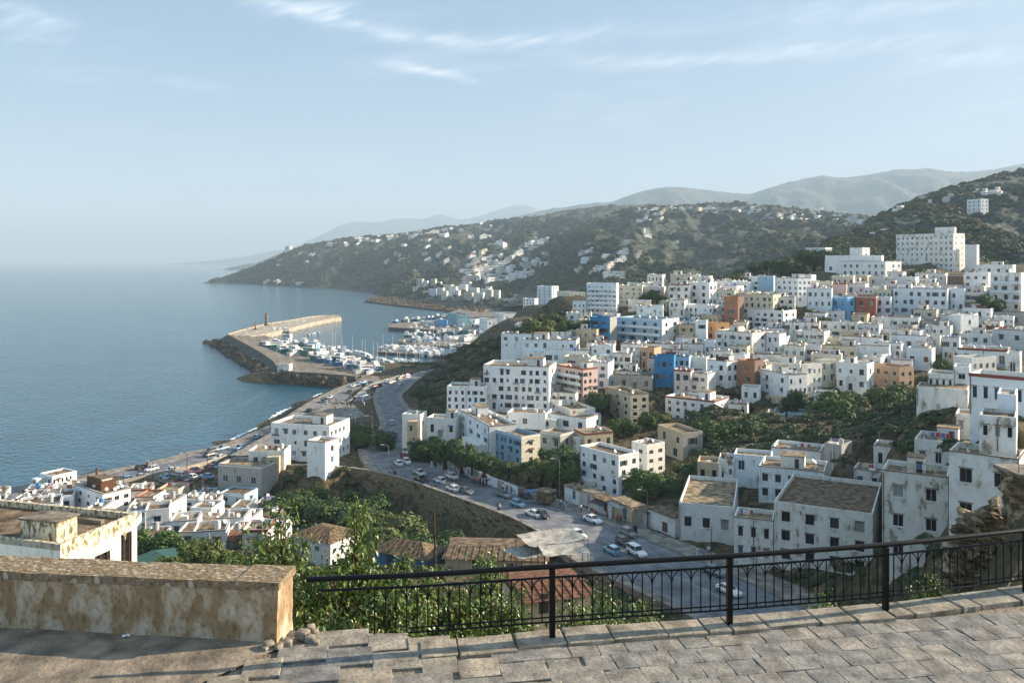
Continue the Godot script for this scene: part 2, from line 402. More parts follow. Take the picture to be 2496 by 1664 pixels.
func sky_color(az: float, el: float, sun: Vector3, fine: bool) -> Color:
	if el < -0.03: return Color(0.36, 0.43, 0.48)
	var d := Vector3(sin(az) * cos(el), sin(el), -cos(az) * cos(el))
	var e: float = max(el, 0.0)
	var t: float = 0.86 * (1.0 - exp(-e * 6.4))
	var c := Vector3(0.320, 0.368, 0.388).lerp(Vector3(0.0, 0.080, 0.192), t)
	var cs: float = d.dot(sun)
	var glow: float = 0.5 * pow(max(cs, 0.0), 5.0) + 0.40 * pow(max(cs * 0.5 + 0.5, 0.0), 3.0)
	c += Vector3(0.36, 0.34, 0.30) * glow * (0.40 + 0.60 * exp(-e * 2.2))
	# thin cirrus drawn out in streaks
	var cx := az * 1.6 + el * 1.1; var cy := el * 9.0 - az * 0.8
	var cl: float = smoothstep(0.10, 0.62, sky_noise.get_noise_2d(cx * 1.5, cy * 1.1) * 0.7 + 0.3 * sky_noise.get_noise_2d(cx * 5.0, cy * 7.0) + 0.05)
	var cover: float = cl * 0.16 * smoothstep(0.03, 0.2, e) + 0.16 * smoothstep(0.15, 0.7, e)
	if fine:
		var pu := CX + tan(az) * F; var pv := VH - tan(el) / cos(az) * F
		for s in STREAKS:
			var m: int = s.size() - 2
			if pu < s[0][0] - 60 or pu > s[m - 1][0] + 60: continue
			var best := 1e9; var f := 0.0
			for q in m - 1:
				var a: Array = s[q]; var b: Array = s[q + 1]
				var tt: float = clamp((pu - a[0]) / (b[0] - a[0]), 0.0, 1.0)
				var dd: float = Vector2((pu - lerp(float(a[0]), float(b[0]), tt)) * 0.4, pv - lerp(float(a[1]), float(b[1]), tt)).length()
				if dd < best:
					best = dd; f = (q + tt) / (m - 1)
			if best > s[m] * 4.0: continue
			var nn: float = 0.62 + 0.9 * sky_noise.get_noise_2d(pu * 0.006, pv * 0.045 + pu * 0.012)
			var wdt: float = s[m] * (1.0 + 0.6 * sky_noise.get_noise_2d(pu * 0.006, 3.0))
			cover += s[m + 1] * exp(-pow(best / wdt / 1.35, 2.0)) * clamp(nn, 0.0, 1.4) * sin(PI * clamp(f * 0.9 + 0.08, 0.0, 1.0))
	c = c.lerp(Vector3(0.50, 0.52, 0.535) * (0.95 + 0.4 * glow), clamp(cover * 0.75, 0.0, 0.8))
	return Color(c.x, c.y, c.z)
func sky_panorama() -> ImageTexture:
	sky_noise.seed = 5; sky_noise.frequency = 1.0; sky_noise.fractal_octaves = 5
	var sun := Vector3(sin(SUN_AZ), tan(SUN_EL), -cos(SUN_AZ)).normalized()
	var w := 512; var h := 256
	var im := Image.create(w, h, false, Image.FORMAT_RGBF)
	for j in h:
		for i in w: im.set_pixel(i, j, sky_color(wrapf(TAU * (i + 0.5) / w, -PI, PI), PI / 2 - PI * (j + 0.5) / h, sun, false))
	w = 3072; h = 1536
	im.resize(w, h, Image.INTERPOLATE_CUBIC)
	# the same sky again where the wisps are fine
	for j in range(h / 2 - 210, h / 2 + 4):
		for i in range(-330, 331):
			im.set_pixel(posmod(i, w), j, sky_color(TAU * (i + 0.5) / w, PI / 2 - PI * (j + 0.5) / h, sun, true))
	return ImageTexture.create_from_image(im)
const SUN_AZ := 1.3439  # 77 degrees to the right of the view
const SUN_EL := 0.375   # 21.5 degrees up

func _ready():
	rng.seed = 20240
	nz.seed = 7; nz.frequency = 0.01; nz.fractal_octaves = 4
	var cam := Camera3D.new()
	cam.name = "camera"
	cam.projection = Camera3D.PROJECTION_FRUSTUM
	cam.near = 0.5
	cam.far = 60000.0
	cam.size = 0.5 * 1664.0 / F
	cam.frustum_offset = Vector2(0, -0.5 * (832.0 - VH) / F)
	cam.position = Vector3(0, EYE, 0)
	add_child(cam)
	cam.current = true
	var env := Environment.new()
	env.background_mode = Environment.BG_SKY
	var sk := Sky.new(); var pm := PanoramaSkyMaterial.new()
	pm.panorama = sky_panorama()
	sk.sky_material = pm
	env.sky = sk
	env.background_energy_multiplier = 1.0
	env.tonemap_mode = Environment.TONE_MAPPER_LINEAR
	env.tonemap_exposure = 2.65
	env.fog_enabled = true
	env.fog_density = 0.00012
	env.fog_light_color = Color(0.82, 0.92, 1.0)
	env.sdfgi_enabled = true; env.ssao_enabled = true; env.ssil_enabled = true
	var we := WorldEnvironment.new(); we.name = "world"; we.environment = env
	add_child(we)
	var sun := DirectionalLight3D.new()
	sun.name = "sun"
	sun.light_color = Color(1.0, 0.93, 0.83)
	sun.light_energy = 1.6
	sun.light_angular_distance = 0.5
	sun.shadow_enabled = true
	var to := Vector3(sin(SUN_AZ), tan(SUN_EL), -cos(SUN_AZ))
	add_child(sun)
	sun.look_at_from_position(to * 100.0, Vector3.ZERO)
	make_materials()
	print("materials ", Time.get_ticks_msec())
	make_land()
	make_hills()
	make_roads()
	for s in HOUSES: house(s)
	print("houses ", Time.get_ticks_msec())
	make_fill()
	make_harbour()
	make_far_houses()
	make_street()
	make_terrace()
	make_railing()
	make_near_masses()
	make_trees()
	make_scrub()
	make_bushes()
	make_cars()
	make_people()
	settle_labels()
	for q in trees: q.free()
	for q in boats: q.free()
	for q in cars.values(): q.free()
	print("done ", Time.get_ticks_msec())

# ---------------------------------------------------------------- houses
var win_cache := {}
func window_mesh(w: float, h: float, pane: String, frame: String, bars: int) -> ArrayMesh:
	var key := "%.2f_%.2f_%s_%s_%d" % [w, h, pane, frame, bars]
	if win_cache.has(key): return win_cache[key]
	var g := MB.new()
	g.quad(Vector3(-w / 2, -h / 2, -0.16), Vector3(w / 2, -h / 2, -0.16), Vector3(w / 2, h / 2, -0.16), Vector3(-w / 2, h / 2, -0.16))
	var f := MB.new()
	var t := 0.06
	f.box(Vector3(0, h / 2 - t / 2, -0.12), Vector3(w, t, 0.08)); f.box(Vector3(0, -h / 2 + t / 2, -0.12), Vector3(w, t, 0.08))
	f.box(Vector3(-w / 2 + t / 2, 0, -0.12), Vector3(t, h - 2 * t, 0.08)); f.box(Vector3(w / 2 - t / 2, 0, -0.12), Vector3(t, h - 2 * t, 0.08))
	for b in bars:
		f.box(Vector3(-w / 2 + w * (b + 1) / (bars + 1), 0, -0.125), Vector3(0.045, h - 2 * t, 0.06))
	var me := f.mesh(g.mesh(null, M[pane]), M[frame])
	win_cache[key] = me
	return me
var box_cache := {}
func box_mesh(s: Vector3, m: String) -> ArrayMesh:
	var key := "%.2f_%.2f_%.2f_%s" % [s.x, s.y, s.z, m]
	if not box_cache.has(key):
		var b := MB.new()
		b.box(Vector3.ZERO, s)
		box_cache[key] = b.mesh(null, M[m])
	return box_cache[key]

# a wall of width w from y0 to y1 with rectangular openings; o = lower left corner seen from outside
func wall_face(b: MB, o: Vector3, r: Vector3, nn: Vector3, w: float, y0: float, y1: float, holes: Array):
	var xs := [0.0, w]; var ys := [y0, y1]
	for q in holes:
		for k in [q[0], q[2]]:
			if not xs.has(k): xs.append(k)
		for k in [q[1], q[3]]:
			if not ys.has(k): ys.append(k)
	xs.sort(); ys.sort()
	for i in xs.size() - 1:
		var run := -1.0e9
		for j in ys.size() - 1:
			var cx: float = (xs[i] + xs[i + 1]) / 2; var cy: float = (ys[j] + ys[j + 1]) / 2
			var solid := true
			for q in holes:
				if cx > q[0] and cx < q[2] and cy > q[1] and cy < q[3]:
					solid = false
					break
			if solid:
				if run < -1.0e8: run = ys[j]
				if j == ys.size() - 2:
					b.quad(o + r * xs[i] + Vector3(0, run, 0), o + r * xs[i + 1] + Vector3(0, run, 0), o + r * xs[i + 1] + Vector3(0, ys[j + 1], 0), o + r * xs[i] + Vector3(0, ys[j + 1], 0))
			elif run > -1.0e8:
				b.quad(o + r * xs[i] + Vector3(0, run, 0), o + r * xs[i + 1] + Vector3(0, run, 0), o + r * xs[i + 1] + Vector3(0, ys[j], 0), o + r * xs[i] + Vector3(0, ys[j], 0))
				run = -1.0e9
	var dp := nn * -0.2
	for q in holes:
		var A: Vector3 = o + r * q[0] + Vector3(0, q[1], 0); var B: Vector3 = o + r * q[2] + Vector3(0, q[1], 0)
		var C: Vector3 = o + r * q[2] + Vector3(0, q[3], 0); var D: Vector3 = o + r * q[0] + Vector3(0, q[3], 0)
		b.quad(A, B, B + dp, A + dp); b.quad(C, D, D + dp, C + dp); b.quad(B, C, C + dp, B + dp); b.quad(D, A, A + dp, D + dp)

func y_model(v: float) -> float:
	var t := [[640, 60.0], [655, 58.0], [680, 55.0], [700, 52.0], [740, 46.5], [780, 41.0], [820, 36.0], [860, 32.0], [900, 28.0], [940, 25.0], [990, 20.5], [1030, 17.0], [1100, 14.5], [1210, 12.3], [1600, 12.0]]
	for i in t.size() - 1:
		if v <= t[i + 1][0]:
			return lerp(float(t[i][1]), float(t[i + 1][1]), clamp((v - t[i][0]) / (t[i + 1][0] - t[i][0]), 0.0, 1.0))
	return 12.0
func y_left(v: float) -> float:
	var t := [[1100, 4.5], [1160, 4.5], [1200, 5.0], [1250, 7.0], [1300, 9.5], [1345, 13.0]]
	for i in t.size() - 1:
		if v <= t[i + 1][0]:
			return lerp(float(t[i][1]), float(t[i + 1][1]), clamp((v - t[i][0]) / (t[i + 1][0] - t[i][0]), 0.0, 1.0))
	return 13.0

const NUM := ["no", "one", "two", "three", "four", "five", "six", "seven", "eight", "nine", "ten", "eleven", "twelve", "thirteen"]
const COLN := {"white": "white", "white_warm": "warm white", "white_grey": "greyish white", "white_cool": "cool white", "cream": "cream", "beige": "beige", "pink": "pink", "palepink": "pale pink", "peach": "peach", "terracotta": "terracotta", "brick": "brick red", "orange": "orange", "skyblue": "sky blue", "blue": "bright blue", "lightblue": "light blue", "dustblue": "dusty blue", "grey": "grey concrete", "brown": "brown", "teal": "teal", "sand": "sand coloured", "stained": "stained cream", "dirty_white": "weathered white", "white_dirty": "streaky white"}

# plan of one house from its three visible upright edges: left end, near corner, right end (photo columns), its roof and foot rows and its distance
func plan(s: Array) -> Dictionary:
	var uL: float = s[0]; var uC: float = s[1]; var uR: float = max(s[2], s[1])
	var D: float = s[9] if s.size() > 9 else 0.0
	var vB: float = s[4]
	if D <= 0.0:
		var y: float = y_left(vB) if uC < 720 else y_model(vB)
		D = (EYE - y) * F / (vB - VH)
	var C := W(uC, vB, D)
	var kL := (uL - CX) / F; var kR := (uR - CX) / F
	var dep: float = clamp((uC - uL) / F * D * 0.75, 6.0, 13.0)
	var face := (kR * D - C.x)
	if s.size() > 10 and (s[10] as String).contains("D"): dep = 21.0
	dep = max(dep, face * 1.02)
	var th: float = asin(clamp(face / dep / sqrt(1 + kR * kR), -0.98, 0.98)) + atan(kR)
	th = clamp(th, -1.2, 1.2)
	var w: float = (C.x - kL * D) / max(cos(th) + kL * sin(th), 0.25)
	return {"C": C, "D": D, "th": th, "w": max(w, 1.5), "d": dep, "h": (vB - s[3]) / F * D}

func ry0(h: float, par: float) -> float:
	return h - par
func house(s: Array, group := "houses of the hillside town") -> Node3D:
	# s = [uL, uC, uR, vTop, vFoot, storeys, windows across, windows on the sunny side, colour, distance or 0, options, label]
	var p := plan(s)
	var n: int = s[5]; var nl: int = s[6]; var nr: int = s[7]
	var colr: String = s[8]
	var opt: String = s[10] if s.size() > 10 else ""
	var label: String = s[11] if s.size() > 11 else ""
	var near: bool = p.D < 165
	var w: float = p.w; var d: float = p.d; var h: float = p.h
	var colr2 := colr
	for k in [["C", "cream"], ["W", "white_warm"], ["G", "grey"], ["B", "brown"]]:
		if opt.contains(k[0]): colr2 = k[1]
	var root := thing("house", "x", "house", p.C, -p.th, group)
	var par: float = 0.0 if opt.contains("n") else min(0.75, h * 0.14)
	var low := -7.0
	var eff := h - par - 0.25
	var fh := eff / n
	var ww: float = clamp(w / max(nl, 1) * rng.randf_range(0.34, 0.46), 0.5, 1.35)
	if opt.contains("L"): ww = w / nl * 0.8
	var wh: float = clamp(fh * rng.randf_range(0.46, 0.56), 0.5, 1.7)
	var pane: String = ["glass", "glass", "glass", "glass_blue"][rng.randi() % 4]
	var frame: String = ["frame_white", "frame_wood", "frame_grey", "frame_white"][rng.randi() % 4]
	var holesF := []; var holesR := []; var spots := []
	for i in n:
		for j in nl:
			if not near and rng.randf() < 0.07: continue
			var cx: float = w * (j + 0.5) / nl + (0.0 if near or p.D > 380.0 else rng.randf_range(-0.11, 0.11) * w / nl)
			var cy: float = fh * (i + 0.56)
			var a: float = ww; var bb: float = wh
			if not near and p.D < 380.0:
				var vr := rng.randf()
				if vr < 0.12:
					a *= 0.6; bb *= 0.7
				elif vr < 0.2: a = min(a * 1.45, w / nl * 0.8)
				elif vr < 0.28: bb = min(bb * 1.3, fh * 0.7)
			if i == 0 and not near and rng.randf() < 0.15: bb = min(fh * 0.8, 2.1); cy = bb / 2 + 0.05
			holesF.append([cx - a / 2, cy - bb / 2, cx + a / 2, cy + bb / 2])
			spots.append([Vector3(cx - w, cy, 0), 0.0, a, bb])
		for j in nr:
			if not near and rng.randf() < 0.1: continue
			var cz: float = d * (j + 0.5) / nr
			var a: float = min(ww, d / nr * 0.5)
			var cy: float = fh * (i + 0.56)
			holesR.append([cz - a / 2, cy - wh / 2, cz + a / 2, cy + wh / 2])
			spots.append([Vector3(0, cy, -cz), PI / 2, a, wh])
	var b := MB.new(); var br := MB.new()
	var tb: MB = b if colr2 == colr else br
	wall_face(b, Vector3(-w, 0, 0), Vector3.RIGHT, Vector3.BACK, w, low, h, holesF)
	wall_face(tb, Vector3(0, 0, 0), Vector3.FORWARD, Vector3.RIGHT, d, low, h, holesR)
	wall_face(b, Vector3(0, 0, -d), Vector3.LEFT, Vector3.FORWARD, w, low, h, [])
	wall_face(b, Vector3(-w, 0, -d), Vector3.BACK, Vector3.LEFT, d, low, h, [])
	var t := 0.22
	var o := [Vector3(-w, h, 0), Vector3(0, h, 0), Vector3(0, h, -d), Vector3(-w, h, -d)]
	var q := [Vector3(-w + t, h, -t), Vector3(-t, h, -t), Vector3(-t, h, -d + t), Vector3(-w + t, h, -d + t)]
	var dn := Vector3(0, -par - 0.05, 0)
	for i in 4:
		var j := (i + 1) % 4
		b.quad(o[i], o[j], q[j], q[i])
		b.quad(q[i], q[j], q[j] + dn, q[i] + dn)
	var me := b.mesh(null, M[colr if colr != "white" or rng.randf() < 0.68 else "white_dirty"])
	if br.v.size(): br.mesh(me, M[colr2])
	put("wall", me, root)
	var roofm: String = ["roof_tan", "roof_grey", "roof_tan", "roof_brown", "roof_white"][rng.randi() % 5]
	if opt.contains("T"): roofm = "roof_tan"
	if opt.contains("K"): roofm = "roof_brown"
	var rf := MB.new()
	var ry := h - par
	rf.quad(Vector3(-w + t, ry, -t), Vector3(-t, ry, -t), Vector3(-t, ry, -d + t), Vector3(-w + t, ry, -d + t))
	put("roof", rf.mesh(null, M[roofm]), root)
	var trim := ""
	if opt.contains("r"): trim = "trim_red"
	elif opt.contains("b") or (not opt.contains("x") and rng.randf() < 0.45): trim = "trim_brown"
	elif rng.randf() < 0.4: trim = "trim_white"
	if trim != "":
		var tm := MB.new()
		var th_: float = 0.5 if trim == "trim_red" else (0.16 if near else 0.2)
		var e := 0.09
		var y0: float = h - (0.0 if trim != "trim_white" else 0.35) - th_ / 2 + (0.03 if trim != "trim_white" else 0.0)
		tm.box(Vector3(-w / 2, y0, e / 2), Vector3(w + 2 * e, th_, e)); tm.box(Vector3(e / 2, y0, -d / 2), Vector3(e, th_, d))
		put("cornice", tm.mesh(null, M[trim]), root)
	# windows
	for k in spots:
		var pn := pane
		var roll := rng.randf()
		if roll < 0.10: pn = "curtain"
		elif roll < 0.2: pn = ["shutter_dark", "shutter_green", "shutter_blue"][rng.randi() % 3]
		var a: float = snapped(k[2], 0.05); var bb: float = snapped(k[3], 0.05)
		var wn := put("window", window_mesh(k[2] if near else a, k[3] if near else bb, pn, frame, 1 if k[2] > 0.8 else 0), root, k[0])
		wn.rotation.y = k[1]
		if not near and p.D < 330.0:
			var extra := rng.randf()
			if extra < 0.07:
				put("air_conditioner", box_mesh(Vector3(0.75, 0.55, 0.32), "dish"), wn, Vector3(k[2] * 0.2, -k[3] / 2 - 0.4, 0.17))
			elif extra < 0.14:
				var aw := put("awning", box_mesh(Vector3(snapped(k[2] + 0.4, 0.1), 0.05, 0.7), ["tarp_blue", "rust", "roof_tan", "shutter_green"][rng.randi() % 4]), wn, Vector3(0, k[3] / 2 + 0.05, 0.3))
				aw.rotation.x = 0.45
			elif extra < 0.24:
				for sd in [-1.0, 1.0]: put("shutter", box_mesh(Vector3(snapped(k[2] * 0.45, 0.05), bb, 0.04), ["shutter_blue", "shutter_green", "frame_wood"][n % 3]), wn, Vector3(sd * k[2] * 0.74, 0, 0.03))
			elif extra < 0.32:
				put("sill", box_mesh(Vector3(a + 0.2, 0.1, 0.18), "trim_white"), wn, Vector3(0, -bb / 2 - 0.05, 0.06))
			elif extra < 0.37:
				var bl := MB.new()
				bl.box(Vector3(0, -k[3] / 2 - 0.15, 0.4), Vector3(k[2] + 0.8, 0.12, 0.8)); bl.box(Vector3(0, -k[3] / 2 + 0.25, 0.77), Vector3(k[2] + 0.8, 0.06, 0.06))
				for e in 7: bl.box(Vector3((e / 6.0 - 0.5) * (k[2] + 0.7), -k[3] / 2 + 0.05, 0.77), Vector3(0.04, 0.42, 0.04))
				put("small_balcony", bl.mesh(null, M[["white_grey", "frame_grey", "rust"][rng.randi() % 3]]), wn)
		if near:
			put("sill", box_mesh(Vector3(k[2] + 0.24, 0.09, 0.16), "trim_white"), wn, Vector3(0, -k[3] / 2 - 0.05, 0.05))
			put("lintel", box_mesh(Vector3(k[2] + 0.30, 0.08, 0.20), "roof_grey"), wn, Vector3(0, k[3] / 2 + 0.12, 0.07))
	# balconies
	if opt.contains("p"):
		for i in range(1 if n > 2 else 0, n):
			var bm := MB.new()
			var y1 := fh * i + 0.1
			bm.box(Vector3(-w / 2, y1, 0.5), Vector3(w * 0.94, 0.18, 1.0))
			bm.box(Vector3(-w / 2, y1 + 0.55, 0.95), Vector3(w * 0.94, 0.8, 0.1))
			put("balcony", bm.mesh(null, M["white_cool" if colr != "cream" else "cream"]), root)
	var feats := []
	# later additions: a lower annex in front, an unfinished room on the roof
	if not opt.contains("x") and p.D < 340.0:
		if rng.randf() < 0.38 and w > 5:
			var aw: float = w * rng.randf_range(0.3, 0.55); var ad := rng.randf_range(1.5, 3.0); var ah: float = min(h * 0.75, fh * rng.randf_range(0.75, 1.25))
			var ax: float = -aw / 2 - rng.randf_range(0.0, w - aw)
			var an := MB.new()
			wall_face(an, Vector3(ax - aw / 2, 0, ad), Vector3.RIGHT, Vector3.BACK, aw, -6, ah, [[aw * 0.3, ah * 0.35, aw * 0.3 + min(1.0, aw * 0.35), ah * 0.75]])
			an.quad(Vector3(ax + aw / 2, -6, ad), Vector3(ax + aw / 2, -6, 0.01), Vector3(ax + aw / 2, ah, 0.01), Vector3(ax + aw / 2, ah, ad))
			an.quad(Vector3(ax - aw / 2, -6, 0.01), Vector3(ax - aw / 2, -6, ad), Vector3(ax - aw / 2, ah, ad), Vector3(ax - aw / 2, ah, 0.01))
			an.quad(Vector3(ax - aw / 2, ah, ad), Vector3(ax + aw / 2, ah, ad), Vector3(ax + aw / 2, ah, 0.01), Vector3(ax - aw / 2, ah, 0.01))
			var am := put("annex", an.mesh(null, M[["white", "white_warm", "white_dirty", "white_grey", "sand"][rng.randi() % 5]]), root)
			put("window", window_mesh(min(1.0, aw * 0.35), ah * 0.4, "glass", frame, 0), am, Vector3(ax - aw / 2 + aw * 0.3 + min(1.0, aw * 0.35) / 2, ah * 0.55, ad))
		if rng.randf() < 0.22 and w > 6:
			var rw: float = w * rng.randf_range(0.3, 0.6); var rd: float = d * 0.5; var rh := rng.randf_range(1.2, 2.6)
			var rx: float = -rw / 2 - rng.randf_range(0.2, w - rw - 0.2)
			var rb := MB.new()
			for sg in [[Vector3(rx, ry0(h, par) + rh / 2, -d * 0.35), Vector3(rw, rh, 0.2)], [Vector3(rx, ry0(h, par) + rh * 0.4, -d * 0.35 - rd), Vector3(rw, rh * 0.8, 0.2)], [Vector3(rx - rw / 2 + 0.1, ry0(h, par) + rh * 0.45, -d * 0.35 - rd / 2), Vector3(0.2, rh * 0.9, rd - 0.2)], [Vector3(rx + rw / 2 - 0.1, ry0(h, par) + rh * 0.45, -d * 0.35 - rd / 2), Vector3(0.2, rh * 0.9, rd - 0.2)]]: rb.box(sg[0], sg[1])
			put("unfinished_room", rb.mesh(null, M[["bare_brick", "grey", "white_dirty", "sand"][rng.randi() % 4]]), root)
			feats.append("unfinished roof room")
	# rooftop things
	if opt.contains("s") or (not opt.contains("x") and w > 7 and rng.randf() < 0.5):
		var sw: float = clamp(w * rng.randf_range(0.22, 0.4), 2.2, 5.0)
		var sd: float = clamp(d * 0.4, 2.0, 4.0)
		var sx: float = -rng.randf_range(sw / 2 + 0.6, max(w - sw / 2 - 0.6, sw / 2 + 0.7))
		var sb := MB.new()
		sb.box(Vector3(sx, ry + 1.15, -d * 0.6), Vector3(sw, 2.3, sd))
		var sbx := put("stair_house", sb.mesh(null, M[["white", "white_warm", "white_grey"][rng.randi() % 3]]), root)
		put("door", box_mesh(Vector3(0.8, 1.8, 0.08), "shutter_dark"), sbx, Vector3(sx + sw * 0.2, ry + 0.95, -d * 0.6 + sd / 2 + 0.03))
		put("roof_slab", box_mesh(Vector3(snapped(sw + 0.3, 0.1), 0.14, snapped(sd + 0.3, 0.1)), roofm), sbx, Vector3(sx, ry + 2.37, -d * 0.6))
		feats.append("stair house")
	if opt.contains("t") or (not opt.contains("x") and rng.randf() < 0.42):
		var tx := -rng.randf_range(1.2, max(w - 1.2, 1.3)); var tz := -rng.randf_range(1.2, max(d - 1.2, 1.3))
		var tk := MB.new()
		tk.tube(Vector3(tx, ry, tz), Vector3(tx, ry + 1.3, tz), 0.55, 0.55, 10); tk.tube(Vector3(tx, ry + 1.3, tz), Vector3(tx, ry + 1.5, tz), 0.55, 0.2, 10)
		put("water_tank", tk.mesh(null, M[["tank_grey", "tank_grey", "tank_blue", "dish"][rng.randi() % 4]]), root)
		feats.append("water tank")
	if not opt.contains("x"):
		for k in (rng.randi_range(0, 2) if w < 7 else rng.randi_range(2, 4 if w < 12 else 8)):
			var dx := -rng.randf_range(0.5, max(w - 0.5, 0.6)); var dz := -rng.randf_range(0.4, max(d - 0.5, 0.6))
			put("satellite_dish", dish_mesh(), root, Vector3(dx, ry, dz)).rotation.y = 0.9 + p.th
		if rng.randf() < 0.5:
			var am := MB.new()
			var ax := -rng.randf_range(0.5, max(w - 0.5, 0.6)); var az := -d * 0.5
			var ah := rng.randf_range(1.8, 3.2)
			am.tube(Vector3(ax, ry, az), Vector3(ax, ry + ah, az), 0.04, 0.03, 5)
			for k in 3: am.box(Vector3(ax, ry + ah - 0.15 - 0.22 * k, az), Vector3(0.9 - 0.18 * k, 0.03, 0.03))
			put("antenna", am.mesh(null, M.metal), root)
		if rng.randf() < 0.35:
			var lm := MB.new()
			var lx := -w * rng.randf_range(0.3, 0.7); var lw: float = min(w * 0.35, 3.0)
			for k in 4:
				lm.col = [Color(0.7, 0.7, 0.7), Color(0.1, 0.16, 0.35), Color(0.45, 0.06, 0.06), Color(0.6, 0.55, 0.35)][rng.randi() % 4]
				lm.box(Vector3(lx + lw * (k / 4.0 - 0.4), ry + 1.2, -d * 0.3), Vector3(lw / 5, 0.7, 0.03))
			lm.col = Color(0.3, 0.3, 0.3)
			for k in [-1, 1]: lm.tube(Vector3(lx + k * lw * 0.6, ry, -d * 0.3), Vector3(lx + k * lw * 0.6, ry + 1.7, -d * 0.3), 0.03, 0.03, 5)
			lm.tube(Vector3(lx - lw * 0.6, ry + 1.57, -d * 0.3), Vector3(lx + lw * 0.6, ry + 1.57, -d * 0.3), 0.012, 0.012, 4)
			put("washing_line", lm.mesh(null, M.vcol, true), root)
			feats.append("washing line")
		for k in rng.randi_range(0, 2):
			var cm := MB.new()
			cm.cbox(Vector3.ZERO, Vector3(rng.randf_range(0.5, 1.3), rng.randf_range(0.5, 1.1), rng.randf_range(0.4, 1.0)), 0.06)
			put("rooftop_block", cm.mesh(null, M[["white_grey", "roof_grey", "white", "roof_brown"][rng.randi() % 4]]), root, Vector3(-rng.randf_range(1, max(w - 1, 1.1)), ry + 0.4, -rng.randf_range(1, max(d - 1, 1.1))))
	if near or rng.randf() < 0.3:
		var pm := MB.new()
		var px: float = -w * [0.02, 0.98, 0.5][rng.randi() % 3]
		pm.tube(Vector3(px, -1, 0.09), Vector3(px, h - 0.4, 0.09), 0.06, 0.06, 6)
		put("drainpipe", pm.mesh(null, M[["rust", "trim_white", "rust"][rng.randi() % 3]]), root)
	if label == "":
		label = "%s %s-storey house" % [COLN[colr], NUM[n]]
		if nl == 0: label += " with blank front wall"
		if nl > 0: label += " %s windows wide" % NUM[min(nl, 13)]
		if trim == "trim_red": label += ", red roof edge"
		if feats.size(): label += " with " + ((" and ".join(feats.slice(0, 2))) if trim != "trim_red" else feats[0])
		auto_labels.append([root, label])
	root.set_meta("label", label)
	feet.append([p.C + Vector3(-cos(p.th) * w / 2 + sin(p.th) * d / 2, 0, -sin(p.th) * w / 2 - cos(p.th) * d / 2), sqrt(w * w + d * d) / 2, p.th, w, d])
	return root

var auto_labels := []
const MARKS := [["the pink house", 1421, 976], ["the beige house", 1537, 1036], ["the bright blue house", 1643, 935], ["the peach house", 2193, 948], ["the terracotta house", 1840, 941], ["the dark terracotta tower", 1799, 794], ["the brick red house", 2136, 781], ["the seven-storey slab", 2325, 690], ["the orange house", 1745, 830], ["the light blue balcony block", 1614, 838], ["the stepped apartments", 1503, 764], ["the blank white tower", 2343, 826], ["the red banded house", 1742, 1036], ["the ten-window ridge block", 2159, 700], ["the blue fronted house", 1271, 1135], ["the cream shuttered loggia house", 2394, 768], ["the house over the grove", 1924, 990], ["the blue gable house", 1886, 718], ["the cottages by the shore", 500, 1290], ["the arched hall", 1790, 1322], ["the red edged house with tall windows", 2480, 1005], ["the harbour sheds", 1100, 800], ["the shore pavilion", 126, 1186]]
func settle_labels():
	# houses that would read alike are told apart by the landmark they stand near, then by rank from it
	var seen := {}
	for a in auto_labels: seen[a[1]] = seen.get(a[1], 0) + 1
	var again := {}
	for a in auto_labels:
		var t: String = a[1]
		if seen[t] > 1:
			var p: Vector3 = a[0].position
			var u := CX + p.x / -p.z * F; var v := VH + (EYE - p.y) / -p.z * F
			var best := ""; var err := 1e9
			for m in MARKS:
				var e := pow(u - m[1], 2) + pow((v - m[2]) * 1.6, 2)
				if e < err:
					err = e; best = m[0]
			t = t + " near " + best
			if t.split(" ").size() > 16: t = t.replace(" and washing line", "").replace(" and water tank", "").replace(" and stair house", "").replace("-storey house", "-storey")
		if t.split(" ").size() > 16: t = " ".join(t.split(" ").slice(0, 16))
		if again.has(t): a[0].set_meta("group", again[t])
		else: again[t] = a[0].get_meta("group")
		a[0].set_meta("label", t)

var dish_cache: ArrayMesh
func dish_mesh() -> ArrayMesh:
	if dish_cache == null:
		var b := MB.new()
		var ax := Vector3(0, 0.5, 0.86)
		var s := Vector3.RIGHT; var u := ax.cross(s)
		var c := Vector3(0, 0.75, 0)
		for i in 10:
			var t0 := TAU * i / 10; var t1 := TAU * (i + 1) / 10
			b.tri(c - ax * 0.08, c + (s * cos(t0) + u * sin(t0)) * 0.42, c + (s * cos(t1) + u * sin(t1)) * 0.42)
		b.tube(Vector3.ZERO, c - ax * 0.08, 0.03, 0.03, 5)
		b.tube(c - ax * 0.08, c + ax * 0.35, 0.012, 0.012, 4)
		dish_cache = b.mesh(null, M.dish)
	return dish_cache

